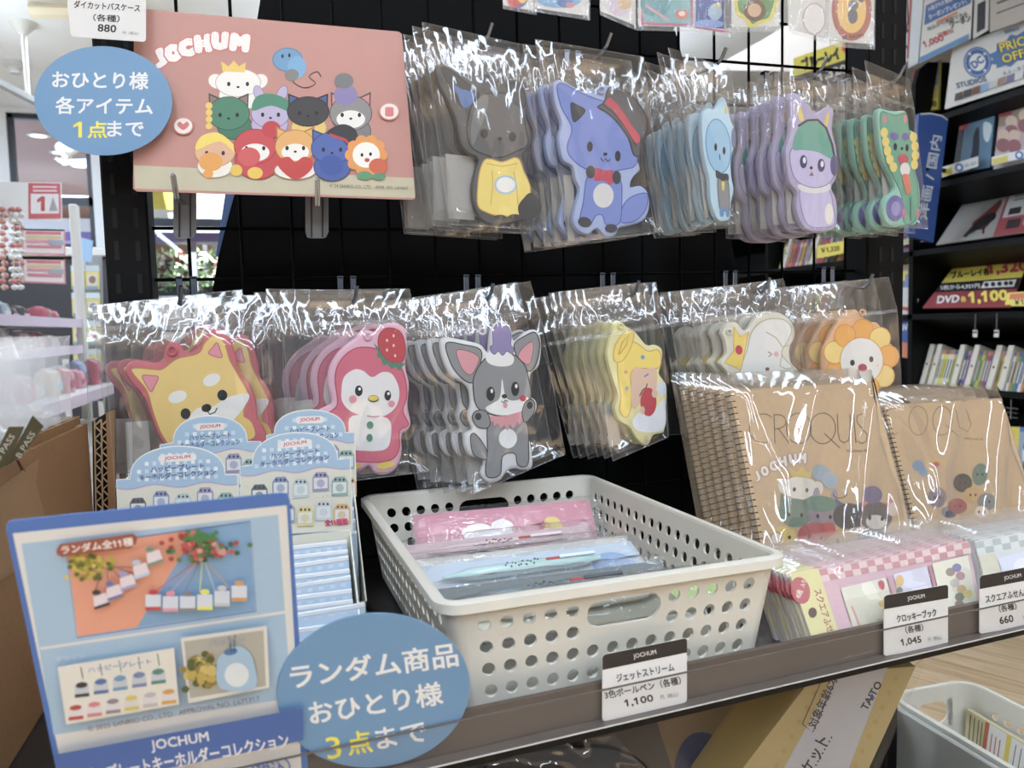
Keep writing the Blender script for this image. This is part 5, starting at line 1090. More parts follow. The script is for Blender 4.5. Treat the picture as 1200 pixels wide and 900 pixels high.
# ---- sketchbooks
LEAN = .3644
SLV = film('book_sleeve', 9, .10, .07, .012, 3.0, stretch=(1.6, 1, .35))
KRAFT = mat((186, 155, 113), .6, ns=160, na=.07)
def sketchbook(x0, y0, label, front_print, width=.1745, hh=.188):
    up = Vector((0, LEAN, 1)).normalized(); nf = Vector((0, -1, LEAN)).normalized(); rt = Vector((1, 0, 0)); o = Vector((x0, y0, SZ + .0055))
    t = thing('sketchbook', (x0 + width / 2, y0, SZ), label, 'sketchbook', 'bagged kraft sketchbooks')
    mb = MB(); mb.obox(o, rt * width, nf * -.0009, up * hh, KRAFT); fc = mb.build('front_cover', t)
    mb = MB(); mb.obox(o - nf * .0012 + up * .001, rt * (width - .001), nf * -.0075, up * (hh - .002), mat((196, 178, 148), .7, ns=300, na=.06)); mb.build('page_block', t)
    mb = MB(); mb.obox(o - nf * .009, rt * width, nf * -.0009, up * hh, KRAFT); mb.build('back_cover', t)
    mb = MB(); wire = mat((58, 52, 46), .3, metal=.6); nn = 30
    for k in range(nn):
        b = o + up * (.005 + (hh - .010) * k / (nn - 1)) - nf * .0052; pts = []
        for a in range(9):
            an = 2 * math.pi * a / 8; pts.append(tuple(b + rt * (.0024 + .0042 * math.cos(an)) + nf * (.0058 * math.sin(an)) + up * (.0008 * (1 if a > 4 else -1))))
        mb.tube(pts, .0006, wire, 5, False)
    mb.build('spiral_binding', t, True)
    if front_print:
        s = Sheet(Plane(o + nf * .0001, nf), .0001, .00001); front_print(s); s.build('printed_cover', fc)
    # loose clear sleeve
    mb = MB(); n, k = 44, 34; vs = []
    for side in (0, 1):
        for j in range(k + 1):
            for i in range(n + 1):
                u, v = i / n, j / k; e = min(1, min(u, 1 - u, v, 1 - v) * 9)
                w = (.0036 + .0022 * noise.noise(Vector((u * 3.2 + v * 2.0, v * .7 - u * .6, x0 * 9))) + .0062 * sum(math.exp(-((u - (v - 1) * sl_ - c0) / .075) ** 2) for c0, sl_ in ((.12, -.22), (.62, .55), (.98, .42), (1.30, .5)))) * e if side == 0 else -.0105 * e - .001
                if side == 0: w = max(min(w, .0125), .0012 * e) - .0065 * (1 - e)
                else: w = min(w, -.0065)
                p = o + rt * (-.010 + (width + .018) * u) + up * (.006 + (hh + .010) * v) + nf * w
                vs.append(W(p))
    b = (n + 1) * (k + 1); fs = []
    for side in (0, 1):
        for j in range(k):
            for i in range(n): a = side * b + j * (n + 1) + i; fs.append((a, a + 1, a + n + 2, a + n + 1))
    mb.add(vs, fs, SLV); mb.build('clear_sleeve', t, True, fix=False)
    return t
def animals(s, x, y, k, rot=0):
    c, sn = math.cos(math.radians(rot)), math.sin(math.radians(rot))
    def T(a, b): return (x + (a * c - b * sn) * k, y + (a * sn + b * c) * k)
    def e(a, b, rx, ry, col): q = T(a, b); s.ell(q[0], q[1], rx * k, ry * k, col, rot)
    for (a, b, rx, ry, col, ear, ec) in ((-38, -26, 19, 13, (206, 196, 180), 'd', None), (-42, 2, 19, 16, (104, 124, 106), 'p', None), (-10, 2, 18, 16, (136, 120, 130), 'l', None), (18, 2, 18, 15, (70, 64, 64), 'p', (80, 92, 120)), (48, 0, 18, 17, (100, 88, 86), 'p', (190, 120, 112)), (-18, 26, 20, 15, (170, 76, 76), 'n', None), (14, 28, 18, 12, (176, 140, 80), 'n', None), (46, 26, 18, 12, (84, 80, 90), 'n', None), (-54, 28, 14, 10, (200, 170, 80), 'n', None)):
        for sx in (-1, 1):
            if ear == 'd': e(a + sx * rx, b - 1, 6, 8, (200, 190, 174))
            if ear == 'l': e(a + sx * 10, b - 20, 4, 10, (150, 134, 144)); 
            if ear == 'p': s.poly([T(a + sx * rx * .95, b - 3), T(a + sx * rx * .95, b - ry * 1.3), T(a + sx * 4, b - ry * .8)], ec or col)
        e(a, b, rx, ry, col)
        if ear == 'p' and ec and col[0] > 90: e(a, b + 6, 11, 8, (200, 190, 178))
        for sx in (-1, 1): e(a + sx * 7, b + 2, 1.8, 2.4, (48, 40, 40))
    e(-14, -2 - 8, 17, 9, (96, 130, 110)); s.poly([T(-50, -38), T(-52, -48), T(-44, -43), T(-38, -50), T(-33, -43), T(-26, -48), T(-28, -38)], (200, 170, 80))
    e(42, -24, 11, 10, (112, 100, 128)); e(-5, 18, 9, 8, (176, 60, 62))
def croquis(s, pts=None):
    g = (74, 62, 52); w = .9
    arc = lambda cx, cy, rx, ry, a0, a1, n=26: [(cx + rx * math.cos(math.radians(a0 + (a1 - a0) * i / n)), cy + ry * math.sin(math.radians(a0 + (a1 - a0) * i / n))) for i in range(n + 1)]
    s.line(arc(894, 502, 16, 17, -50, -310), w, g)
    s.line([(908, 520), (907, 486)], w, g); s.line([(907, 486)] + arc(912, 494, 9, 8, -90, 90, 14) + [(908, 503)], w, g); s.line([(912, 502), (925, 520)], w, g)
    s.line(arc(936, 502, 14.5, 18, 0, 360, 40), w, g); s.line(arc(964, 502, 15, 18, 0, 360, 40), w, g); s.line([(966, 508), (984, 525)], w, g)
    s.line([(981, 485), (983, 508)] + arc(989, 510, 6.5, 9, 180, 0, 12)[::-1][::-1] + [(995, 485)], w, g) if False else s.line([(981, 485), (982, 508), (984, 516), (989, 519), (994, 516), (996, 508), (996, 485)], w, g)
    s.line([(1000, 485), (1003, 519)], w, g)
    s.line([(1014, 489), (1009, 485), (1004, 488), (1004, 495), (1010, 502), (1016, 509), (1015, 517), (1010, 520), (1005, 517)], w, g)
    s.text('maruman ®', 1004, 528, 24, 3.4, g, 1, .01)
    for ch, x, y, r in (('J', 887, 558, -22), ('O', 896, 552, -16), ('C', 906, 546, -12), ('H', 917, 541, -9), ('U', 929, 538, -5), ('M', 940, 537, 0)):
        s.text(ch, x, y, 7 if ch == 'J' else 10.5, 13.5, (150, 126, 112), r, .12); s.text(ch, x, y, 6 if ch == 'J' else 9, 12, (206, 196, 186), r, .07)
    animals(s, 976, 602, 1.05, 4)
    s.ell(961, 554, 10, 9.5, (136, 152, 162)); s.ell(972, 563, 9, 10, (142, 158, 168), -30); s.line(sm([(976, 578), (982, 584), (992, 580), (988, 572), (994, 568)], 3)[:-6], 1.0, (86, 76, 66))
    s.ell(909, 631, 7, 8, (150, 110, 100)); s.ell(909, 631, 5.5, 6.5, (200, 184, 170)); s.ell(1045, 597, 6, 8, (200, 176, 160))
BK = ('frontmost', 'second from the front', 'third from the front', 'fourth from the front', 'fifth from the front', 'rearmost')
b0 = sketchbook(.4277, .6045, 'kraft spiral sketchbook in clear sleeve, frontmost of the left stack', croquis)
rn = random.Random(4)
for i in range(1, 6):
    k = copy_tree(b0); k.location = b0.location + Vector((rn.uniform(-.002, .001), .0178 * i, 0)); k['label'] = 'kraft spiral sketchbook in clear sleeve, %s of the left stack' % BK[i]
def reverse_cover(s):
    g = (116, 94, 72); arc = lambda cx, cy, rx, ry, a0, a1, n=26: [(cx + rx * math.cos(math.radians(a0 + (a1 - a0) * i / n)), cy + ry * math.sin(math.radians(a0 + (a1 - a0) * i / n))) for i in range(n + 1)]
    s.line(arc(1046, 494, 10, 16, -50, -310), .8, g); s.line(arc(1076, 493, 11, 17, 0, 360), .8, g); s.line(arc(1104, 493, 11, 17, 0, 360), .8, g); s.line([(1108, 498), (1124, 512)], .8, g); s.line([(1120, 480), (1124, 500), (1134, 506), (1138, 498), (1132, 480)], .8, g)
    s.text('maruman ®', 1141, 514, 22, 3.2, g, 4, .01)
    s.ell(1076, 546, 7, 6.5, (120, 142, 160)); s.ell(1082, 553, 5, 6, (120, 142, 160)); s.ell(1098, 541, 7, 4, (196, 160, 90)); s.ell(1097, 544, 4, 3, (180, 80, 80))
    for (x, y, rx, ry, c) in ((1098, 583, 11, 12, (130, 112, 118)), (1112, 600, 9, 7, (92, 92, 110)), (1128, 566, 11, 11, (74, 68, 64)), (1148, 556, 9, 13, (98, 120, 108)), (1122, 593, 11, 9, (160, 74, 70)), (1140, 580, 11, 9, (190, 150, 90)), (1156, 588, 11, 10, (120, 122, 122)), (1150, 600, 8, 7, (200, 180, 160))):
        s.ell(x, y, rx, ry, c, 10); s.ell(x - 3, y, 1.2, 1.6, (50, 42, 40)); s.ell(x + 3, y, 1.2, 1.6, (50, 42, 40))
b1 = sketchbook(.632, .632, 'kraft spiral sketchbook in crinkled clear sleeve, frontmost of the right stack', reverse_cover, .168, .158)
for i in range(1, 5):
    k = copy_tree(b1); k.location = b1.location + Vector((rn.uniform(-.001, .002), .0178 * i, 0)); k['label'] = 'kraft spiral sketchbook in clear sleeve, %s of the right stack' % (BK[i] if i < 4 else 'rearmost')

# ---- sticky note packs
STF = film('note_film', 22, .35, .08, .05, 1.8, stretch=(.35, 1, 1.4))
def note_pack(q, pl, label, design, group='packs of sticky notes'):
    p = pl.at(*q[3]); t = thing('sticky_note_pack', tuple(p - Vector((0, 0, H))), label, 'sticky notes', group); f = quadmap(q)
    b = MB().slab([f(0, 0), f(1, 0), f(1, 1), f(0, 1)], pl, .003, mat((206, 196, 196), .5)).build('note_pad', t); s = Sheet(pl, .0001, .00003); design(s); s.build('printed_pad', b)
    mb = MB(); vs = []; n, k = 26, 12
    for j in range(k + 1):
        for i in range(n + 1):
            u, v = -.02 + 1.04 * i / n, -.16 + 1.18 * j / k; x, y = f(u, v); w = .0018 + .0013 * noise.noise(Vector((u * 9, v * 3, q[0][0]))) + (.0015 * math.sin(u * 21 + v * 2) if v < .1 else 0)
            vs.append(pl.at(x, y, max(w, .0011)))
    mb.add(vs, [(j * (n + 1) + i, j * (n + 1) + i + 1, (j + 1) * (n + 1) + i + 1, (j + 1) * (n + 1) + i) for j in range(k) for i in range(n)], STF); mb.build('clear_sleeve', t, True, fix=False)
    return t
def pink_notes(s):
    YL = (214, 206, 140); f = quadmap([(925, 672), (1134, 634), (1150, 716), (957, 764)])
    s.poly([f(0, 0), f(.16, 0), f(.16, 1), f(0, 1)], YL); s.ell(938, 692, 11, 16, (186, 84, 92), -14); s.text('45枚', 936, 696, 10, 8, (222, 210, 200), -70, .02); s.text('入り', 941, 684, 8, 6, (222, 210, 200), -70, .02); s.ell(952, 718, 5, 6, (96, 62, 56))
    s.text('スクエアふせん', 967, 720, 62, 9, (160, 70, 84), 72, .02)
    s.poly([f(.16, 0), f(1, 0), f(1, 1), f(.16, 1)], (206, 168, 176)); g = 19
    for i in range(g):
        for j in (0, 1):
            u0 = .16 + .84 * i / g; c = (196, 136, 138) if (i + j) % 2 == 0 else (216, 190, 186)
            s.poly([f(u0, .02 + .08 * j), f(u0 + .84 / g, .02 + .08 * j), f(u0 + .84 / g, .10 + .08 * j), f(u0, .10 + .08 * j)], c)
    s.poly([f(.24, .30), f(.50, .28), f(.50, .93), f(.24, .95)], (208, 202, 178)); s.poly([f(.24, .30), f(.50, .28), f(.50, .44), f(.24, .46)], (214, 210, 190)); s.poly(sm([f(.45, .33), f(.47, .3), f(.485, .34), f(.475, .42), f(.455, .42)], 3), (196, 70, 86)); s.line([f(.27, .55), f(.28, .85)], 2.4, (206, 150, 150))
    for u, v, c in ((.44, .6, (206, 180, 90)), (.45, .70, (206, 180, 90)), (.46, .78, (190, 140, 90)), (.47, .88, (112, 130, 110)), (.40, .82, (190, 180, 150))): x, y = f(u, v); s.ell(x, y, 4.5, 4, c)
    s.poly([f(.51, .27), f(.54, .27), f(.54, .93), f(.51, .93)], (196, 150, 160)); s.poly([f(.545, .26), f(.74, .24), f(.74, .9), f(.545, .92)], (198, 196, 208)); x, y = f(.57, .36); s.ell(x, y, 5, 7, (206, 170, 110)); s.ell(x, y + 12, 4, 5, (110, 130, 110)); s.line([f(.56, .5), f(.73, .48)], .5, (170, 160, 180))
    s.poly([f(.745, .24), f(.765, .24), f(.765, .9), f(.745, .9)], (176, 120, 140)); s.poly([f(.77, .22), f(.975, .2), f(.975, .9), f(.77, .92)], (204, 200, 178))
    for u, v, c in ((.86, .38, (150, 130, 120)), (.90, .34, (130, 120, 160)), (.91, .46, (170, 130, 130)), (.87, .54, (180, 170, 160)), (.90, .64, (196, 160, 110)), (.88, .74, (120, 130, 110)), (.93, .72, (206, 190, 110)), (.87, .84, (150, 120, 110))): x, y = f(u, v); s.ell(x, y, 5.5, 5, c)
np_ = Plane((.36, .4685, -.240), Vector((1, .073, 0)).cross(Vector((0, .03, .05))))
def plain_notes(c1, c2):
    def d(s): pass
    return d
n0 = note_pack([(925, 672), (1134, 634), (1153, 729), (962, 777)], np_, 'pink checked sticky note pack with yellow side card, frontmost on the shelf edge', pink_notes)
ON = ('frontmost', 'second', 'third', 'fourth', 'fifth', 'sixth', 'seventh', 'eighth', 'ninth', 'tenth')
for i in range(1, 10):
    k = copy_tree(n0); k.location = n0.location + Vector((-.0008 * i + rn.uniform(-.0008, .0008), .0046 * i, rn.uniform(0, .001))); k['label'] = 'pink checked sticky note pack in clear sleeve, %s from the shelf edge' % ON[i]
def grey_notes(s):
    f = quadmap([(1142, 634), (1300, 606), (1316, 684), (1160, 716)]); g = 16
    s.poly([f(0, 0), f(1, 0), f(1, 1), f(0, 1)], (204, 206, 204))
    for i in range(g):
        for j in (0, 1):
            u0 = i / g; c = (172, 182, 178) if (i + j) % 2 == 0 else (206, 210, 206); s.poly([f(u0, .02 + .09 * j), f(u0 + 1 / g, .02 + .09 * j), f(u0 + 1 / g, .11 + .09 * j), f(u0, .11 + .09 * j)], c)
    s.poly([f(0, .22), f(.12, .22), f(.16, 1), f(0, 1)], (206, 202, 176)); x, y = f(.06, .62); s.ell(x, y, 6, 6, (46, 44, 44)); s.poly([f(.13, .3), f(.42, .26), f(.44, .95), f(.17, .97)], (206, 210, 226)); x, y = f(.3, .5); s.ell(x, y, 12, 12, (222, 222, 228)); s.poly([f(.45, .25), f(.7, .22), f(.72, .9), f(.47, .93)], (196, 204, 214))
n1 = note_pack([(1142, 634), (1300, 606), (1319, 697), (1163, 729)], np_.shifted(-.004), 'grey checked sticky note pack, frontmost at the right end of the shelf', grey_notes)
for i in range(1, 8):
    k = copy_tree(n1); k.location = n1.location + Vector((rn.uniform(-.001, .001), .0048 * i, rn.uniform(0, .001))); k['label'] = 'grey checked sticky note pack in clear sleeve at the right end, %s from the front' % ON[i]
# ================================================================== BELOW THE SHELF
def prize_box():
    pl = Plane((.4962, .51, -.294), (0, -1, -.14)); dp = .075
    t = thing('prize_box', loc_of(pl, 960, 900), 'cream and white prize box with dotted edges leaning under the shelf', 'box')
    q = [(1000, 700), (1098, 745), (1012, 925), (884, 925)]
    q = [(1010, 764), (1076, 784), (1006, 930), (880, 930)]
    q = [(955, 790), (1073, 781), (1000, 940), (840, 940)]
    b = MB().slab(q, pl, dp, mat((168, 150, 92), .35, coat=.3), mat((176, 152, 84), .3, coat=.4)).build('carton_body', t); s = Sheet(pl)  # cream body and white face toned down to carry the shelf's shade
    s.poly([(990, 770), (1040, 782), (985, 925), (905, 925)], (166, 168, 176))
    r = random.Random(2)
    for k in range(9):
        y = 795 + 17 * k; s.ell(1060 - (y - 785) * .46 - 6, y, 3, 3.4, (166, 140, 66)); s.ell(972 - (y - 785) * .52 - 4, y, 3, 3.4, (166, 140, 66))
    s.text('TAITO', 1021, 815, 37, 9, (26, 28, 40), -60, .035); s.poly([(1018, 822), (1021.5, 811), (1024, 817)], (36, 66, 140))
    s.line([(960, 789), (982, 789), (952, 858), (940, 848)], 1.0, (30, 30, 34)); s.line([(940, 848), (966, 789)], 1.0, (30, 30, 34)); s.text('対象年齢6才', 964, 822, 66, 12, (30, 30, 34), -66, .01)
    s.text('ケット', 955, 884, 46, 17, (26, 26, 30), -62, .02)
    for k in range(10): s.ell(974 - 2.6 * k, 864 + 4.6 * k, 1.1, 1.1, (40, 40, 46))
    s.build('printed_face', b)
    m, f, wr = bag_mesh([(950, 786), (1080, 772), (1012, 944), (836, 944)], .47, .002, 31, 14, 20, .001)
    g = MB(); sl = Sheet(pl); 
    vs = []
    ff = quadmap([(948, 786), (1082, 776), (1008, 944), (834, 944)])
    for j in range(21):
        for i in range(15): u, v = i / 14, j / 20; vs.append(pl.at(*ff(u, v), .0025 + .0012 * noise.noise(Vector((u * 5, v * 6, 2)))))
    g.add(vs, [(j * 15 + i, j * 15 + i + 1, j * 15 + 16 + i, j * 15 + 15 + i) for j in range(20) for i in range(14)], film('wrap_film', 10, .4, .10, .02, 1.0)); g.build('clear_wrap', t, True)
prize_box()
def dotted_pouch():
    pl = Plane((.30, .56, -.30), (0, -1, -.06)); t = thing('dotted_box', loc_of(pl, 830, 900), 'brown box with navy dots in clear wrap under the shelf', 'box')
    q = [(742, 800), (982, 752), (905, 950), (700, 950)]
    b = MB().slab(q, pl, .05, mat((112, 92, 62), .5)).build('carton_body', t); s = Sheet(pl)
    s.poly(sm([(790, 900), (800, 870), (818, 858), (838, 864), (846, 890), (844, 930), (800, 930)], 4), (30, 44, 84)); s.ell(872, 872, 8.5, 11, (30, 44, 84), 10); s.ell(906, 850, 8, 11, (30, 44, 84), 8)
    s.build('printed_dots', b); ff = quadmap([(738, 796), (986, 750), (908, 952), (696, 952)]); vs = []; g = MB()
    for j in range(21):
        for i in range(21): u, v = i / 20, j / 20; vs.append(pl.at(*ff(u, v), .004 + .003 * noise.noise(Vector((u * 6, v * 5, 7)))))
    g.add(vs, [(j * 21 + i, j * 21 + i + 1, j * 21 + 22 + i, j * 21 + 21 + i) for j in range(20) for i in range(20)], film('wrap_film', 10, .4, .10, .02, 1.0)); g.build('clear_wrap', t, True)
dotted_pouch()
def dark_bag():
    pl = Plane((.12, .50, -.33), (0, -1, .35)); t = thing('dark_goods_bag', loc_of(pl, 640, 900), 'dark goods in a crumpled clear bag under the shelf', 'bag')
    b = MB().pillow(sm([(560, 900), (620, 876), (716, 872), (768, 905), (770, 960), (560, 960)], 4), pl, .06, 6, mat((34, 33, 32), .5)).build('goods', t, True)
    MB().slab([(690, 856), (770, 846), (800, 940), (720, 950)], pl.shifted(-.004), .02, mat((70, 62, 50), .5)).build('card', t)
    ff = quadmap([(548, 882), (716, 860), (800, 950), (548, 966)]); vs = []; g = MB()
    for j in range(17):
        for i in range(21): u, v = i / 20, j / 16; vs.append(pl.at(*ff(u, v), .007 + .006 * noise.noise(Vector((u * 5, v * 4, 1)))))
    g.add(vs, [(j * 21 + i, j * 21 + i + 1, j * 21 + 22 + i, j * 21 + 21 + i) for j in range(16) for i in range(20)], BAGM); g.build('clear_bag', t, True)
dark_bag()
perf_basket('plastic_basket', 'ivory perforated basket with an oval grip, low down at the lower right', .832, .972, .50, .882, -.55, -.656, .10, .020, .0055, 3, IVORY, -.580, ('back',), .03, (.030, .016, .02))
# flat goods box standing in it
t = thing('goods_box', (.93, .72, -.64), 'printed goods box with orange and yellow stripes inside the low basket', 'box')
pl = Plane((.948, .72, -.60), (-1, 0, .12)); q = [(1133, 831), (1215, 880), (1200, 960), (1130, 866)]
b = MB().slab(q, pl, .008, mat((196, 184, 140), .4)).build('carton_body', t); s = Sheet(pl)
f = quadmap(q)
s.poly([f(.27, .02), f(.33, .02), f(.33, .98), f(.27, .98)], (186, 96, 50)); s.poly([f(.33, .02), f(.58, .02), f(.58, .98), f(.33, .98)], (210, 206, 200)); s.poly([f(.58, .02), f(.65, .02), f(.65, .98), f(.58, .98)], (212, 190, 60)); s.poly([f(.65, .02), f(.98, .02), f(.98, .98), f(.65, .98)], (210, 206, 198))
for u in (.06, .12, .18, .23): s.line([f(u, .1), f(u + .01, .9)], 1.1, (96, 84, 60))
for u in (.38, .44, .5): s.line([f(u, .2), f(u + .01, .85)], 1.2, (176, 70, 66))
for u in (.72, .8, .88): s.line([f(u, .1), f(u, .8)], 1.2, (110, 104, 96))
s.build('printed_face', b)
# grey tray and two speckled cases
t = thing('grey_tray', (.79, .62, LZ), 'narrow pale grey open tray beside the low ivory basket', 'tray')
GT = mat((168, 168, 160), .4)
for nm, lo, hi in (('base', (.764, .45, LZ + .001), (.824, .86, LZ + .005)), ('side_wall', (.816, .45, LZ + .005), (.824, .86, -.553)), ('side_wall', (.761, .45, LZ + .005), (.767, .86, -.60)), ('end_wall', (.767, .852, LZ + .005), (.816, .86, -.553)), ('end_wall', (.767, .45, LZ + .005), (.816, .458, -.58))):
    MB().box(lo, hi, GT, .002).build(nm, t)
SPK = bpy.data.materials.new('speckled_grey'); SPK.use_nodes = True
def _spk(m):
    nt = m.node_tree; N = nt.nodes.new; L = nt.links.new; b = nt.nodes['Principled BSDF']; tc = N('ShaderNodeTexCoord'); v = N('ShaderNodeTexVoronoi'); v.inputs['Scale'].default_value = 130
    cr = N('ShaderNodeValToRGB'); cr.color_ramp.elements[0].position = .12; cr.color_ramp.elements[0].color = (.02, .03, .02, 1); cr.color_ramp.elements[1].position = .2; cr.color_ramp.elements[1].color = (*A((138, 142, 142)), 1)
    L(tc.outputs['Object'], v.inputs['Vector']); L(v.outputs['Distance'], cr.inputs[0]); L(cr.outputs[0], b.inputs['Base Color']); b.inputs['Roughness'].default_value = .35
_spk(SPK)
for i, (x, z, lb) in enumerate(((.7915, -.612, 'in the grey tray'), (.728, -.606, 'left of the grey tray'))):
    t = thing('speckled_case', (x, .66, LZ + .006), 'grey speckled rounded case lying %s' % lb, 'case')
    mb = MB(); pr = []
    k = 24; vs = []; ys = [.50, .505, .515, .58, .65, .72, .750, .758]; ss = [.6, .85, 1, 1, 1, 1, .9, .6]
    for y, sc_ in zip(ys, ss):
        for j in range(k):
            a = 2 * math.pi * j / k; vs.append(W((x + (.0235 if i == 0 else .027) * sc_ * math.copysign(abs(math.cos(a)) ** .6, math.cos(a)), y, (LZ + .042) + .036 * sc_ * math.copysign(abs(math.sin(a)) ** .7, math.sin(a)))))
    mb.add(vs, [(i2 * k + j, i2 * k + (j + 1) % k, (i2 + 1) * k + (j + 1) % k, (i2 + 1) * k + j) for i2 in range(len(ys) - 1) for j in range(k)] + [tuple(range(k)), tuple(range(8 * k - 1, 7 * k - 1, -1))], SPK); c = mb.build('body', t, True)
    MB().tube([(x, .51, LZ + .0785), (x, .75, LZ + .0785)], .002, mat((70, 72, 72), .4), 6).build('zip', c)

# ================================================================== DISC SHELVES ALONG THE RIGHT WALL
SX = 3.00; BK_ = mat((12, 12, 13), .5, spec=.2)
unit = thing('disc_shelf', (3.2, 3.0, -H), 'tall black disc shelf along the right side of the shop', 'shelf')
LV_ = [-1.0, -.66, -.3275, .015, .325, .631, .94]
XB = SX + .36
MB().box((XB, 1.5, -H), (XB + .04, 3.105, 1.7), BK_).box((XB, 3.105, -H), (XB + .04, 5.5, 1.15), BK_).build('back_panel', unit)
SLP = math.radians(18)
for z in LV_: MB().obox((SX, 1.5, z - .026), (.36, 0, -.36 * math.tan(SLP)), (0, 4.0, 0), (0, 0, .026), BK_).build('shelf_board', unit)
for y in (1.5, 3.078, 4.25, 5.5):
    mb = MB(); pts = [(SX, -H), (SX, 1.125), (SX + .025, 1.20), (SX + .075, 1.235), (XB, 1.25), (XB, -H)] if y < 4 else [(SX, -H), (SX, .9), (XB, .9), (XB, -H)]
    k = len(pts); vs = [W((x, yy, z)) for yy in (y, y + .026) for x, z in pts]; mb.add(vs, [tuple(range(k)), tuple(range(2 * k - 1, k - 1, -1))] + [(i, (i + 1) % k, k + (i + 1) % k, k + i) for i in range(k)], BK_); mb.build('divider', unit)
# --- spines
SPC = [(196, 190, 60), (190, 70, 110), (206, 206, 200), (70, 90, 160), (214, 120, 50), (222, 210, 70), (90, 150, 70), (180, 60, 60), (120, 116, 124), (176, 140, 60), (150, 90, 130), (60, 66, 84)]
TOPC = [(60, 90, 150), (206, 120, 60), (70, 96, 150), (190, 100, 60)]
CN = {0: 'olive yellow', 1: 'pink', 2: 'white', 3: 'blue', 4: 'orange', 5: 'lemon yellow', 6: 'green', 7: 'red', 8: 'grey', 9: 'gold brown', 10: 'mauve', 11: 'dark'}
def disc_case(y, z, w, hgt, c, top, label, group, divider=False, lean=0.0):
    z -= .05 * math.tan(math.radians(18)) - .001; t = thing('disc_case' if not divider else 'shelf_divider', (SX + .05, y, z), label, 'disc case' if not divider else 'divider', group)
    d = .135; x = SX + .05; m = mat(c, .35); mb = MB()
    x0 = x - (.012 if divider else 0)
    mb.box((x0, y - w / 2, z), (x0 + d, y + w / 2, z + hgt), m, .0018); o = mb.build('case', t)
    mb = MB(); 
    if divider: mb.lathe((x0 - .0006, y, z + hgt * .52), [(.006, 0), (.0, -.0004)], mat((60, 56, 52), .5), (1, 0, 0), 12); mb.build('printed_dot', o)
    else:
        mb.box((x0 - .0005, y - w / 2 + .0006, z + hgt - .022), (x0, y + w / 2 - .0006, z + hgt - .002), mat(top, .4))
        mb.box((x0 - .0006, y - w * .18, z + hgt * .25), (x0, y + w * .18, z + hgt * .75), mat(tuple(255 - int(q * .6) if sum(c) < 360 else int(q * .3) for q in c), .5)); mb.build('printed_spine', o)
    t.rotation_euler = (0, math.radians(18), 0)
    return t
rb = random.Random(9)
def row(y0, y1, z, h0, dv, where, group):
    y = y1; n = 0; k = 0
    while y > y0:
        if n in dv: w = .030; disc_case(y - w / 2, z, w - .001, .215, (206, 200, 184), None, 'ivory shelf divider %s, %s from far end' % (where.replace('in the disc row right of the flower pass case', 'in the disc row right of the flower case'), ('first', 'second', 'third', 'fourth', 'fifth', 'sixth', 'seventh', 'eighth')[k]), 'ivory dividers', True); k += 1
        else:
            w = rb.choice((.0125, .0145, .0145, .016)); ci = rb.randrange(12)
            disc_case(y - w / 2, z, w - .0008, .190, SPC[ci], TOPC[rb.randrange(4)], '%s disc case spine %s' % (CN[ci], where), '%s disc spines %s' % (CN[ci], where))
        y -= w + .0004; n += 1
row(2.41, 3.07, LV_[2], .19, {0, 2, 10, 14, 21, 24}, 'in the disc row right of the flower pass case', 'a')
row(2.41, 2.56, LV_[1], .19, set(), 'on the shelf below, by the front-facing disc', 'b')
row(3.12, 4.22, LV_[4], .19, {3, 20}, 'seen through the wire grid under the upper row', 'c')
row(3.4, 4.0, LV_[3], .19, set(), 'seen through the wire grid lower down', 'd')
# --- front-facing cases
def cover(q, X, label, prints, name='disc_case', cat='disc case', tilt=.18, base=(60, 76, 96), thick=.014):
    p = PX(X).at(*q[3]); pl = Plane((X, p.y, p.z - H), (-1, 0, tilt)); t = thing(name, tuple(pl.at(*q[3]) - Vector((0, 0, H))), label, cat)
    b = MB().slab(q, pl, thick, mat(base, .3)).build('case' if cat == 'disc case' else 'card', t); s = Sheet(pl, .0004, .0003); f = quadmap(q); prints(s, f); s.build('printed_face', b); return t
def P4(f, u0, v0, u1, v1): return [f(u0, v0), f(u1, v0), f(u1, v1), f(u0, v1)]
def blue_film(s, f):
    s.poly(P4(f, .16, 0, 1, 1), (88, 126, 152)); s.poly(P4(f, .0, .0, .15, 1), (50, 52, 58)); s.poly(sm([f(.45, .3), f(.55, .15), f(.62, .35), f(.66, .7), f(.6, .95), f(.42, .95), f(.46, .6)], 3), (40, 44, 62)); s.poly(sm([f(.7, .1), f(.95, .2), f(.9, .5), f(.75, .4)], 3), (190, 206, 214)); s.poly(P4(f, .0, -.02, .24, .12), (170, 60, 66))
cover([(1125, 146), (1166, 134), (1160, 196), (1116, 205)], SX + .05, 'blue fantasy film disc case facing out, on the shelf under the comic banner', blue_film)
def group_film(s, f):
    s.poly(P4(f, 0, 0, 1, .3), (150, 132, 116)); s.poly(P4(f, 0, .3, 1, .72), (190, 160, 160)); s.poly(P4(f, 0, .7, 1, 1), (186, 178, 170))
    for u, v in ((.3, .25), (.6, .2), (.8, .4), (.4, .5), (.15, .45)): x, y = f(u, v); s.ell(x, y, 7, 7, (206, 180, 160)); s.ell(x, y + 12, 8, 8, (150, 90, 96))
    s.poly(P4(f, 0, -.02, .3, .14), (160, 50, 60))
cover([(1172, 128), (1222, 116), (1220, 190), (1164, 199)], SX + .05, 'pinkish group film disc case facing out, beside the blue fantasy disc', group_film, base=(120, 100, 96))
def pr_tag(s, f):
    s.poly(P4(f, .02, .25, .28, .95), (206, 190, 60)); x, y = f(.48, .55); s.ell(x, y, 5, 5, (60, 110, 180)); s.ell(x, y, 2.6, 2.6, (214, 214, 210)); s.text('60, 631', *f(.8, .6), 14, 4, (80, 110, 160), -14, .01)
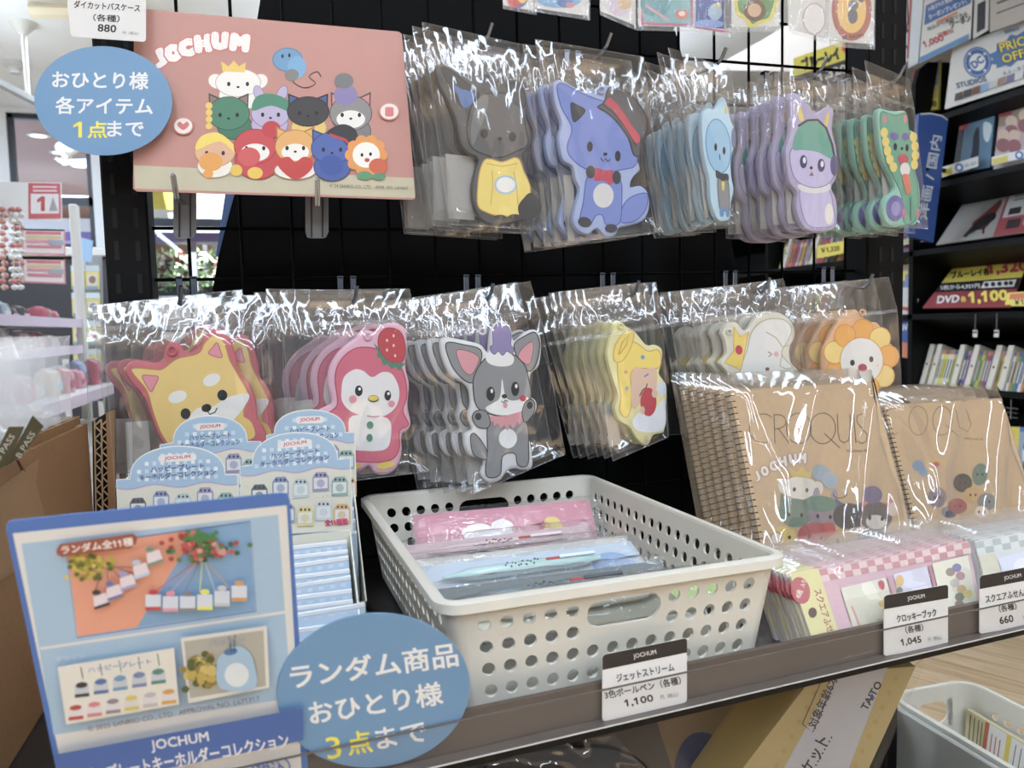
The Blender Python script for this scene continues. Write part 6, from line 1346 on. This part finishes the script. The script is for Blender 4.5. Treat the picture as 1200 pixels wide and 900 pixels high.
for q, w in (([(1104, 196), (1146, 183), (1146, 195), (1104, 208)], 'under the blue fantasy disc'), ([(1162, 184), (1230, 168), (1230, 178), (1162, 194)], 'under the pinkish group disc')):
    cover(q, SX + .012, 'white shelf price strip with a blue badge, %s' % w, pr_tag, 'price_strip', 'price card', .1, (206, 206, 200), .002)
def jeans_film(s, f):
    s.poly(P4(f, 0, 0, .2, 1), (214, 196, 50)); s.poly(P4(f, .2, 0, 1, .08), (70, 110, 170)); s.poly(P4(f, .2, .08, 1, .8), (140, 160, 176))
    for u in (.35, .5, .65, .8, .95): x, y = f(u, .45); s.ell(x, y - 9, 3, 4, (90, 70, 60)); s.poly([(x - 4, y - 5), (x + 4, y - 5), (x + 4, y + 8), (x - 4, y + 8)], ((170, 60, 70), (90, 90, 110), (200, 200, 200), (60, 60, 70), (180, 150, 150))[int(u * 6) % 5]); s.poly([(x - 3, y + 8), (x + 3, y + 8), (x + 3, y + 17), (x - 3, y + 17)], (64, 74, 104))
    s.poly(P4(f, .1, .82, 1, .9), (190, 60, 100)); s.poly(P4(f, .1, .9, 1, 1), (206, 204, 198))
cover([(1183, 500), (1245, 502), (1240, 580), (1178, 566)], SX + .03, 'front-facing disc case with yellow spine, low at the right edge', jeans_film)
# --- sloping promotion boards
def sale_board(s, f):
    s.poly(P4(f, 0, 0, 1, .42), (206, 186, 40)); s.poly(P4(f, 0, .42, 1, .64), (36, 34, 34)); s.poly(P4(f, 0, .64, 1, 1), (150, 52, 60)); s.text('ブルーレイ各', *f(.30, .24), 46, 9, (44, 40, 40), -6, .04); s.text('1,320', *f(.76, .2), 48, 15, (176, 44, 54), -5, .05)
    s.text('5枚から4,951円', *f(.28, .54), 46, 6, (214, 210, 206), -3, .02); s.poly(P4(f, .55, .46, .95, .6), (200, 198, 194))
    for u in (.6, .68, .76, .84, .9): s.ell(*f(u, .53), 2.6, 2.6, (60, 58, 58))
    s.text('DVD', *f(.24, .82), 26, 9, (220, 218, 214), -3, .04, .2); s.text('各', *f(.42, .83), 7, 7, (220, 200, 70), -3, .03); s.text('1,100', *f(.70, .80), 46, 15, (226, 206, 60), -4, .05)
cover([(1119, 311), (1207, 300), (1184, 360), (1081, 361)], SX + .01, 'sloping yellow, black and red sale board lettered DVD 1,100', sale_board, 'promotion_board', 'sign', 1.0, (150, 52, 60), .004)
def horse_board(s, f):
    s.poly(P4(f, 0, 0, 1, 1), (146, 142, 138)); s.poly(P4(f, .5, .0, 1.0, 1), (150, 64, 70)); s.poly(P4(f, .53, .04, 1.0, .62), (176, 172, 170))
    s.poly(sm([f(.32, .78), f(.24, .62), f(.3, .48), f(.38, .3), f(.44, .18), f(.47, .3), f(.44, .5), f(.42, .7), f(.38, .8)], 3), (110, 40, 40)); s.poly(sm([f(.3, .55), f(.42, .45), f(.46, .6), f(.36, .75), f(.24, .9), f(.22, .86)], 3), (36, 30, 30)); s.line([f(.3, .7), f(.24, .92)], 2.4, (30, 26, 26)); s.line([f(.38, .75), f(.4, .9)], 2.2, (30, 26, 26))
    for u in (.58, .74, .9): s.poly(P4(f, u, .44, u + .12, .58), (48, 46, 50))
    for v in (.12, .2, .28): s.line([f(.6, v), f(.96, v - .01)], 1.4, (90, 84, 84))
    s.poly(P4(f, .6, .7, .72, .88), (60, 50, 52)); s.poly(P4(f, .76, .68, .86, .86), (206, 196, 190))
cover([(1131, 235), (1235, 210), (1230, 268), (1097, 287)], SX + .01, 'sloping grey and red board with a dark red rider picture', horse_board, 'promotion_board', 'sign', 1.0, (146, 142, 138), .004)
def yel_tag(s, f): s.text('￥1,100', *f(.5, .72), 26, 8, (60, 40, 30), -4, .03); s.poly(P4(f, .08, .1, .5, .5), (214, 110, 60))
cover([(1181, 343), (1226, 340), (1226, 358), (1177, 359)], SX + .006, 'yellow price label standing right of the sloping sale board', yel_tag, 'price_label', 'price card', .3, (222, 204, 60), .002)
def comic(s, f):
    x, y = f(.28, .40); s.ell(x, y, 16.5, 18, (52, 102, 168), 0); s.ell(x, y, 14.6, 16, (216, 216, 212)); s.ell(x, y, 14.0, 15.4, (52, 102, 168))
    s.poly(ell(x, y, 9.5, 10.2), (216, 216, 212)); s.text('DC', x, y, 15.5, 9.5, (52, 102, 168), -38, .05)
    for a in (45, 135, 225, 315): s.ell(x + 12.4 * math.cos(math.radians(a)), y + 13.5 * math.sin(math.radians(a)), 1.5, 1.5, (216, 216, 212))
    s.text('STUDIOS', *f(.245, .70), 36, 6.4, (70, 96, 140), -14, .03)
    bx, by = 1189, 58; st = []
    for k in range(22): a = math.pi * 2 * k / 22; r_ = 1.0 if k % 2 == 0 else .78; st.append((bx + 31 * r_ * math.cos(a), by + 19 * r_ * math.sin(a) - 12 * math.cos(a)))
    s.poly(st, (70, 116, 170)); s.text('PRICE', bx + 2, by - 7, 40, 12, (40, 40, 44), -17, .07); s.text('PRICE', bx + 2, by - 7, 39, 11, (226, 206, 40), -17, .03); s.text('OFF!!', bx + 3, by + 7, 36, 11.5, (40, 40, 44), -17, .07); s.text('OFF!!', bx + 3, by + 7, 35, 10.5, (226, 206, 40), -17, .03)
    s.text('6.6 - 8.31', bx + 2, by + 24, 30, 4.4, (110, 130, 160), -17, .02); s.text('期間限定', bx - 2, by - 22, 18, 4, (80, 120, 170), -17, .02)
    r_ = random.Random(8)
    for k in range(11):
        u = .10 + k * .085; s.poly(P4(f, u, .81 - u * .02, u + .08, .93 - u * .02), [(96, 76, 62), (70, 66, 66), (120, 80, 60), (120, 160, 200), (190, 188, 184), (150, 130, 110), (120, 110, 150), (206, 204, 200), (80, 80, 90), (150, 120, 110), (60, 56, 60)][k])
cover([(1116, 56), (1235, 11), (1226, 90), (1107, 128)], SX + .002, 'white comic banner with a round blue badge on the disc shelf', comic, 'shelf_banner', 'sign', .25, (208, 208, 204), .004)
# --- upper posters and side bay
def coupon(s, f):
    s.poly(P4(f, .02, .0, .98, .42), (206, 204, 200)); s.poly(P4(f, .04, .36, .98, .58), (60, 106, 172)); s.text('入会された皆様へもれなく', *f(.5, .42), 52, 5.5, (214, 216, 220), -24, .02); s.text('クーポンプレゼント!', *f(.5, .52), 48, 6, (214, 216, 220), -24, .03)
    s.text('1,000', *f(.26, .82), 25, 9, (196, 50, 60), -20, .03); s.text('円割引', *f(.5, .79), 18, 6, (196, 50, 60), -20, .02); s.text('クーポン', *f(.78, .73), 26, 9, (50, 48, 48), -20, .03); s.text('当日から使用できる', *f(.52, .66), 50, 5, (70, 60, 60), -22, .01); s.poly(P4(f, .3, .60, .72, .63), (214, 120, 60)); s.poly(P4(f, .02, .93, .98, 1.0), (90, 140, 190))
cover([(1086, -30), (1142, -56), (1137, 46), (1077, 75)], SX + .03, 'white and blue coupon poster lettered 1,000 above the disc shelf', coupon, 'poster', 'poster', 0, (210, 210, 206), .003)
def manga(s, f): s.poly(P4(f, 0, 0, 1, .6), (196, 194, 190)); s.line([f(.1, .3), f(.6, .2), f(.8, .5), f(.3, .7), f(.9, .85)], 2, (50, 48, 50)); s.poly(P4(f, .0, .0, 1, .1), (206, 190, 60)); s.line([f(.1, .6), f(.9, .62)], 3, (60, 58, 60)); s.line([f(.98, .1), f(.98, .98)], 2, (190, 60, 70))
cover([(1056, -20), (1069, -25), (1064, 70), (1056, 84)], SX + .08, 'narrow line-drawn poster beside the right rack post', manga, 'poster', 'poster', 0, (206, 206, 202), .003)
cover([(1071, -30), (1086, -36), (1076, 74), (1064, 80)], SX + .05, 'plain pale blue panel between the posters', lambda s, f: s.poly(P4(f, .05, .02, .95, .98), (206, 214, 220)), 'panel', 'panel', 0, (190, 200, 210), .003)
def dark_poster(s, f): s.poly(P4(f, 0, 0, 1, .55), (60, 50, 50)); s.poly(P4(f, 0, .55, 1, 1), (176, 168, 160)); s.line([f(.1, .68), f(.9, .65)], 2, (70, 60, 56)); s.line([f(.1, .8), f(.9, .77)], 1.4, (70, 60, 56)); s.poly(P4(f, .3, .1, .5, .4), (190, 186, 180))
cover([(1161, -60), (1240, -80), (1240, 10), (1160, 38)], SX + .03, 'dark film poster above the comic banner at the top right corner', dark_poster, 'poster', 'poster', 0, (120, 110, 104), .003)
def frame_strip(s, f): s.poly(P4(f, .25, .05, .8, .45), (70, 66, 68)); s.poly(P4(f, .25, .55, .8, .95), (50, 48, 50))
cover([(1143, -40), (1160, -47), (1158, 35), (1140, 46)], SX + .04, 'silver strip with dark pictures between the two posters', frame_strip, 'picture_strip', 'poster', 0, (200, 200, 200), .003)
def film1100(s, f): s.poly(P4(f, .1, .0, 1, .6), (126, 132, 150)); s.ell(*f(.4, .3), 6, 8, (170, 166, 170)); s.ell(*f(.75, .25), 6, 8, (150, 140, 140)); s.poly(P4(f, .1, .5, 1, .75), (190, 170, 90)); s.text('1,100', *f(.6, .88), 22, 8, (50, 40, 30), -10, .04); s.poly(P4(f, 0, 0, .25, .16), (170, 60, 70))
cover([(1070, 84), (1101, 70), (1099, 128), (1069, 134)], SX + .10, 'grey and yellow sale case lettered 1,100 left of the comic banner', film1100, base=(206, 190, 50))
t = thing('category_sign', tuple(PY(2.88).at(1080, 276) - Vector((0, 0, H))), 'blue standing category sign with white lettering on the disc shelf end', 'sign')
pl = PY(2.88); q = [(1079, 133), (1110, 138), (1108, 140), (1095, 284), (1070, 276)]
q = [(1077, 133), (1111, 140), (1094, 284), (1064, 276)]
b = MB().slab([(1077, 133), (1090, 132), (1104, 135), (1111, 141), (1094, 284), (1064, 276)], pl, .02, mat((34, 82, 156), .35)).build('sign_panel', t); s = Sheet(pl, .001, .0005)
s.text('洋画 / 国内', 1089, 208, 100, 13, (196, 206, 220), -80, .02); s.line([(1078, 134), (1090, 133), (1104, 136), (1110, 141)], 1.6, (206, 210, 214)); s.build('printed_lettering', b)
MB().obox(tuple(pl.at(1085, 200) - Vector((0, 0, H))), (.02, .0, 0), (.14, .03, 0), (0, 0, .02), BLACK).build('mounting_arm', t)
def side_case(s, f): s.poly(P4(f, 0, 0, 1, .4), (180, 160, 150)); s.poly(P4(f, .0, .2, .4, .5), (222, 206, 50)); s.poly(P4(f, .3, .3, 1, .7), (120, 140, 190)); s.poly(P4(f, 0, .7, 1, 1), (206, 204, 200))
cover([(1053, 310), (1082, 309), (1076, 350), (1053, 348)], SX + .06, 'colourful disc case low beside the right rack post', side_case, base=(120, 120, 150))
def side_card(s, f): s.poly(P4(f, 0, 0, 1, .35), (206, 204, 198)); s.line([f(.1, .2), f(.9, .2)], 4, (190, 60, 60)); s.poly(P4(f, 0, .35, 1, .75), (50, 90, 160)); s.poly(P4(f, 0, .75, 1, 1), (200, 120, 80)); s.text('DVD', *f(.5, .5), 14, 8, (210, 214, 220), -4, .03)
cover([(1053, 346), (1076, 350), (1066, 420), (1053, 418)], SX + .02, 'white and blue shelf card low beside the right rack post', side_card, 'shelf_card', 'price card', .05, (206, 204, 198), .003)
def sheet_card(s, f): s.poly(P4(f, .05, .1, .5, .9), (206, 200, 150)); s.poly(P4(f, .4, .2, .95, .95), (150, 180, 206))
cover([(1056, 272), (1090, 270), (1088, 282), (1053, 288)], SX + .04, 'pale leaflet lying on the disc shelf below the blue sign', sheet_card, 'leaflet', 'leaflet', 1.2, (212, 212, 206), .002)
for px, w in ((1143, 'left'), (1168, 'right')):
    p = PX(SX).at(px, 390); t = thing('label_clip', (SX, p.y, p.z - H), 'small clear label clip above the disc row, the %s one' % w, 'clip')
    MB().box((SX - .003, p.y - .012, p.z - H - .02), (SX, p.y + .012, p.z - H + .012), mat((206, 204, 200), .3), .001).build('clip', t); MB().box((SX - .004, p.y - .010, p.z - H - .002), (SX - .003, p.y + .010, p.z - H + .006), mat((90, 60, 60), .5)).build('label', t)
    MB().box((SX - .003, p.y - .002, p.z - H + .011), (SX, p.y + .002, .008), mat((90, 90, 92), .4)).build('stem', t)
p = PX(SX + .05).at(1185, 478); t = thing('wire_bracket', (SX + .05, p.y, p.z - H), 'chrome wire bracket under the disc row', 'bracket'); mb = MB()
for dz in (0, -.02, -.04): mb.tube([(SX + .05, p.y - .035, p.z - H + dz), (SX + .05, p.y + .035, p.z - H + dz)], .004, CHROME, 6)
mb.tube([(SX + .05, p.y, p.z - H - .05), (SX + .05, p.y, p.z - H + .06)], .004, CHROME, 6); mb.build('wires', t, True)
# yellow banner seen above through the grid
def blu(s, f): s.poly(P4(f, 0, 0, 1, .5), (214, 200, 40)); s.poly(P4(f, 0, .5, 1, 1), (50, 46, 46)); s.text('ブルーレイ', *f(.42, .26), 46, 15, (40, 36, 34), -18, .05); s.text('各', *f(.82, .2), 12, 14, (190, 50, 50), -18, .05); s.text('1,320', *f(.6, .74), 36, 12, (196, 190, 180), -18, .04)
cover([(930, 68), (1006, 42), (1006, 88), (930, 112)], SX + .02, 'yellow and black sale banner seen through the wire grid at the top', blu, 'shelf_banner', 'sign', 0, (60, 56, 56), .006)
cover([(958, 288), (990, 282), (988, 297), (957, 303)], SX + .004, 'yellow price label seen through the grid below the upper row', lambda s, f: s.text('￥1,320', *f(.5, .5), 22, 7, (70, 50, 40), -8, .03), 'price_label', 'price card', .2, (222, 204, 60), .003)

# ================================================================== WHITE GOODS FIXTURE AT THE LEFT
GX = -.785; PW = mat((208, 206, 200), .4); LILAC = mat((206, 186, 206), .35)
fx = thing('goods_fixture', (GX - .2, 3.0, -H), 'white goods fixture with shelves at the left of the shop', 'fixture')
for y in (2.2, 3.56): MB().box((GX - .015, y, -H), (GX + .015, y + .05, .545 if y > 3 else .55), PW, .004).build('post', fx)
MB().box((GX - .40, 2.2, -H), (GX + .22, 3.6, -.34), PW, .01).build('plinth', fx)
mb = MB()
for k in range(24): mb.tube([(GX - .40, 2.2 + .06 * k, -.34), (GX - .40, 2.2 + .06 * k, .5)], .003, PW, 5)
for k in range(14): mb.tube([(GX - .40, 2.2, -.34 + .065 * k), (GX - .40, 3.6, -.34 + .065 * k)], .003, PW, 5)
mb.build('back_mesh', fx)
FL_ = [-.17, -.03, .075]
for z, o in zip(FL_, (.20, 0.0, 0.0)):
    b = MB().box((GX - .40, 2.2, z - .03), (GX + o, 3.58, z - .012), PW, .003).build('shelf_board', fx); MB().box((GX + o, 2.2, z - .034), (GX + o + .006, 3.56, z), LILAC).build('price_rail', b)
rg = random.Random(12)
GC = [(214, 190, 198), (190, 90, 110), (206, 206, 204), (150, 160, 190), (120, 90, 90), (226, 214, 190), (90, 84, 90), (206, 140, 150), (170, 190, 200)]
GNm = ['pale pink', 'raspberry', 'white', 'pale blue', 'brown', 'cream', 'dark grey', 'rose', 'sky blue']
def goods(x, y, z, w, d, h, ci, lab):
    t = thing('goods_pouch', (x, y, z), lab, 'goods', 'small goods on the white fixture')
    mb = MB(); vs = []; k = 12; lev = [(0, .9), (.15, 1), (.6, 1), (.85, .8), (.95, .35), (1.0, .35)]
    for q, sc_ in lev:
        for j in range(k):
            a = 2 * math.pi * j / k; cx_, sy_ = math.copysign(abs(math.cos(a)) ** .5, math.cos(a)), math.copysign(abs(math.sin(a)) ** .5, math.sin(a)); vs.append(W((x + d / 2 * cx_ * (sc_ if q < .9 else sc_ * .5), y + w / 2 * sy_ * (1 if q > .1 else .95), z + h * q)))
    mb.add(vs, [(i * k + j, i * k + (j + 1) % k, (i + 1) * k + (j + 1) % k, (i + 1) * k + j) for i in range(len(lev) - 1) for j in range(k)] + [tuple(range(k)), tuple(range(6 * k - 1, 5 * k - 1, -1))], mat(GC[ci], .25, coat=.5)); p = mb.build('pouch', t, True)
    MB().box((x + d / 2 * .98, y - w * .3, z + h * .2), (x + d / 2 * 1.01, y + w * .3, z + h * .5), mat(GC[(ci + 3) % 9], .4)).build('printed_label', p)
PLC = ('first', 'second', 'third', 'fourth', 'fifth', 'sixth', 'seventh', 'eighth', 'ninth', 'tenth')
for zi, (z, xo, nm) in enumerate(zip(FL_, (.08, -.10, -.10), ('bottom', 'middle', 'top'))):
    for k in range(9):
        y = 2.5 + .118 * k; ci = rg.randrange(9)
        goods(GX + xo + rg.uniform(-.03, .03), y, z - .012, .10, .07, rg.uniform(.05, .095 if zi else .11), ci, '%s pouch on the white fixture, %s shelf, %s from the near end' % (GNm[ci], nm, PLC[k]))
# notices on the fixture
def notice(q, X, label, prints, name='notice_card', base=(212, 208, 204)):
    cover(q, X, label, prints, name, 'notice', 0, base, .004)
def one_sign(s, f): s.poly(P4(f, .5, .02, .98, .96), (196, 62, 72)); s.poly(P4(f, .53, .3, .95, .82), (214, 204, 200)); s.text('1', *f(.68, .56), 9, 17, (190, 40, 50), 0, .08); s.poly([f(.8, .75), f(.86, .38), f(.93, .75)], (150, 146, 150)); s.line([f(.56, .12), f(.92, .12)], 2, (224, 190, 190)); s.line([f(.56, .22), f(.92, .22)], 2, (224, 190, 190))
notice([(-6, 213), (72, 214), (73, 258), (-6, 259)], GX, 'white notice with a red panel numbered 1 on top of the white fixture', one_sign)
def list_sign(s, f):
    s.line([f(.02, .03), f(.98, .03), f(.98, .97), f(.02, .97)], 2, (214, 110, 124), True)
    for v, c in ((.15, (206, 90, 106)), (.32, (206, 180, 120)), (.48, (206, 130, 140)), (.68, (206, 110, 124))): s.line([f(.1, v), f(.9, v)], 3.4, c)
    s.poly(P4(f, .62, .42, .94, .62), (150, 156, 170))
notice([(25, 268), (76, 269), (77, 299), (26, 298)], GX + .01, 'upper pink-edged list card on the white fixture', list_sign, base=(222, 202, 200))
notice([(26, 302), (76, 303), (77, 333), (27, 331)], GX + .01, 'lower pink-edged list card on the white fixture', list_sign, base=(222, 202, 200))
# chains of little charms on the near part of the fixture
for j, (px, c) in enumerate(((4, (214, 150, 130)), (16, (226, 224, 220)), (23, (220, 218, 214)))):
    t = thing('charm_strip', loc_of(PX(GX), px, 330), ('orange and white', 'white beaded', 'second white beaded')[j] + ' charm strip hanging at the near end of the white fixture', 'charm strip')
    mb = MB()
    for k in range(14):
        p = PX(GX + .01).at(px + (1.5 if k % 2 else -1.5), 246 + 7 * k) - Vector((0, 0, H)); mb.lathe((p.x, p.y, p.z - .008), [(0, 0), (.009, .004), (.011, .009), (.008, .015), (0, .018)], mat(c if k % 3 else (200, 120, 110), .4), (0, 0, 1), 8)
    mb.build('charms', t, True); a = PX(GX + .01).at(px, 240) - Vector((0, 0, H)); b_ = PX(GX + .01).at(px, 340) - Vector((0, 0, H)); MB().tube([tuple(a), tuple(b_)], .0015, PW, 5).build('cord', t)
# hanging yellow-edged packs beyond the fixture
st = thing('strip_stand', (-.85, 4.05, -H), 'grey stand of yellow-edged packs beyond the white fixture', 'stand')
sp = PY(4.0)
MB().slab([(84, 300), (118, 300), (122, 470), (90, 470)], PY(4.06), .03, mat((150, 150, 150), .5)).build('back_panel', st)
for x in (-.98, -.84): MB().box((x, 4.06, -H), (x + .02, 4.09, -.1), PW).build('leg', st)
for k, y in enumerate((320, 352, 385, 418)):
    for j, x in enumerate((90, 107)):
        t = thing('yellow_pack', loc_of(sp, x, y), 'yellow-edged pack hanging beyond the fixture, %s column, %s from the top' % (('left', 'right')[j], ('first', 'second', 'third', 'fourth')[k]), 'pack', 'yellow-edged hanging packs')
        q = [(x - 7 + k * .8, y - 6), (x + 9 + k * .8, y - 6), (x + 9 + k * .9, y + 19), (x - 6 + k * .9, y + 19)]; b = MB().slab(q, sp, .012, mat((222, 206, 110), .4)).build('pack', t); s = Sheet(sp, .0006, .0004); f = quadmap(q)
        s.poly(P4(f, .12, .3, .88, .82), (206, 204, 196)); s.ell(*f(.5, .55), 4, 4.5, ((150, 110, 100), (120, 130, 150), (170, 90, 90), (110, 150, 120))[k]); s.poly(P4(f, .0, -.12, 1, .14), (196, 214, 224)); s.poly(P4(f, .05, .86, .95, 1), (120, 160, 180)); s.build('printed_face', b)
t = thing('blue_card', loc_of(PY(3.98), 98, 300), 'blank light blue card above the yellow-edged packs', 'card')
MB().slab([(90, 277), (109, 282), (107, 308), (91, 303)], PY(3.98), .004, mat((150, 190, 226), .3)).build('card', t); MB().slab([(97, 300), (100, 300), (100, 312), (97, 312)], PY(3.985), .004, PW).build('stem', t)
# low dark cabinet under the window front
t = thing('window_cabinet', (-1.6, 6.1, -H), 'low dark cabinet under the far window front', 'cabinet')
MB().box((-2.6, 5.8, -H), (-.95, 6.35, .54), mat((46, 46, 50), .5), .01).build('body', t); MB().box((-2.62, 5.76, .54), (-.93, 6.37, .60), mat((176, 172, 166), .5), .005).build('worktop', t)
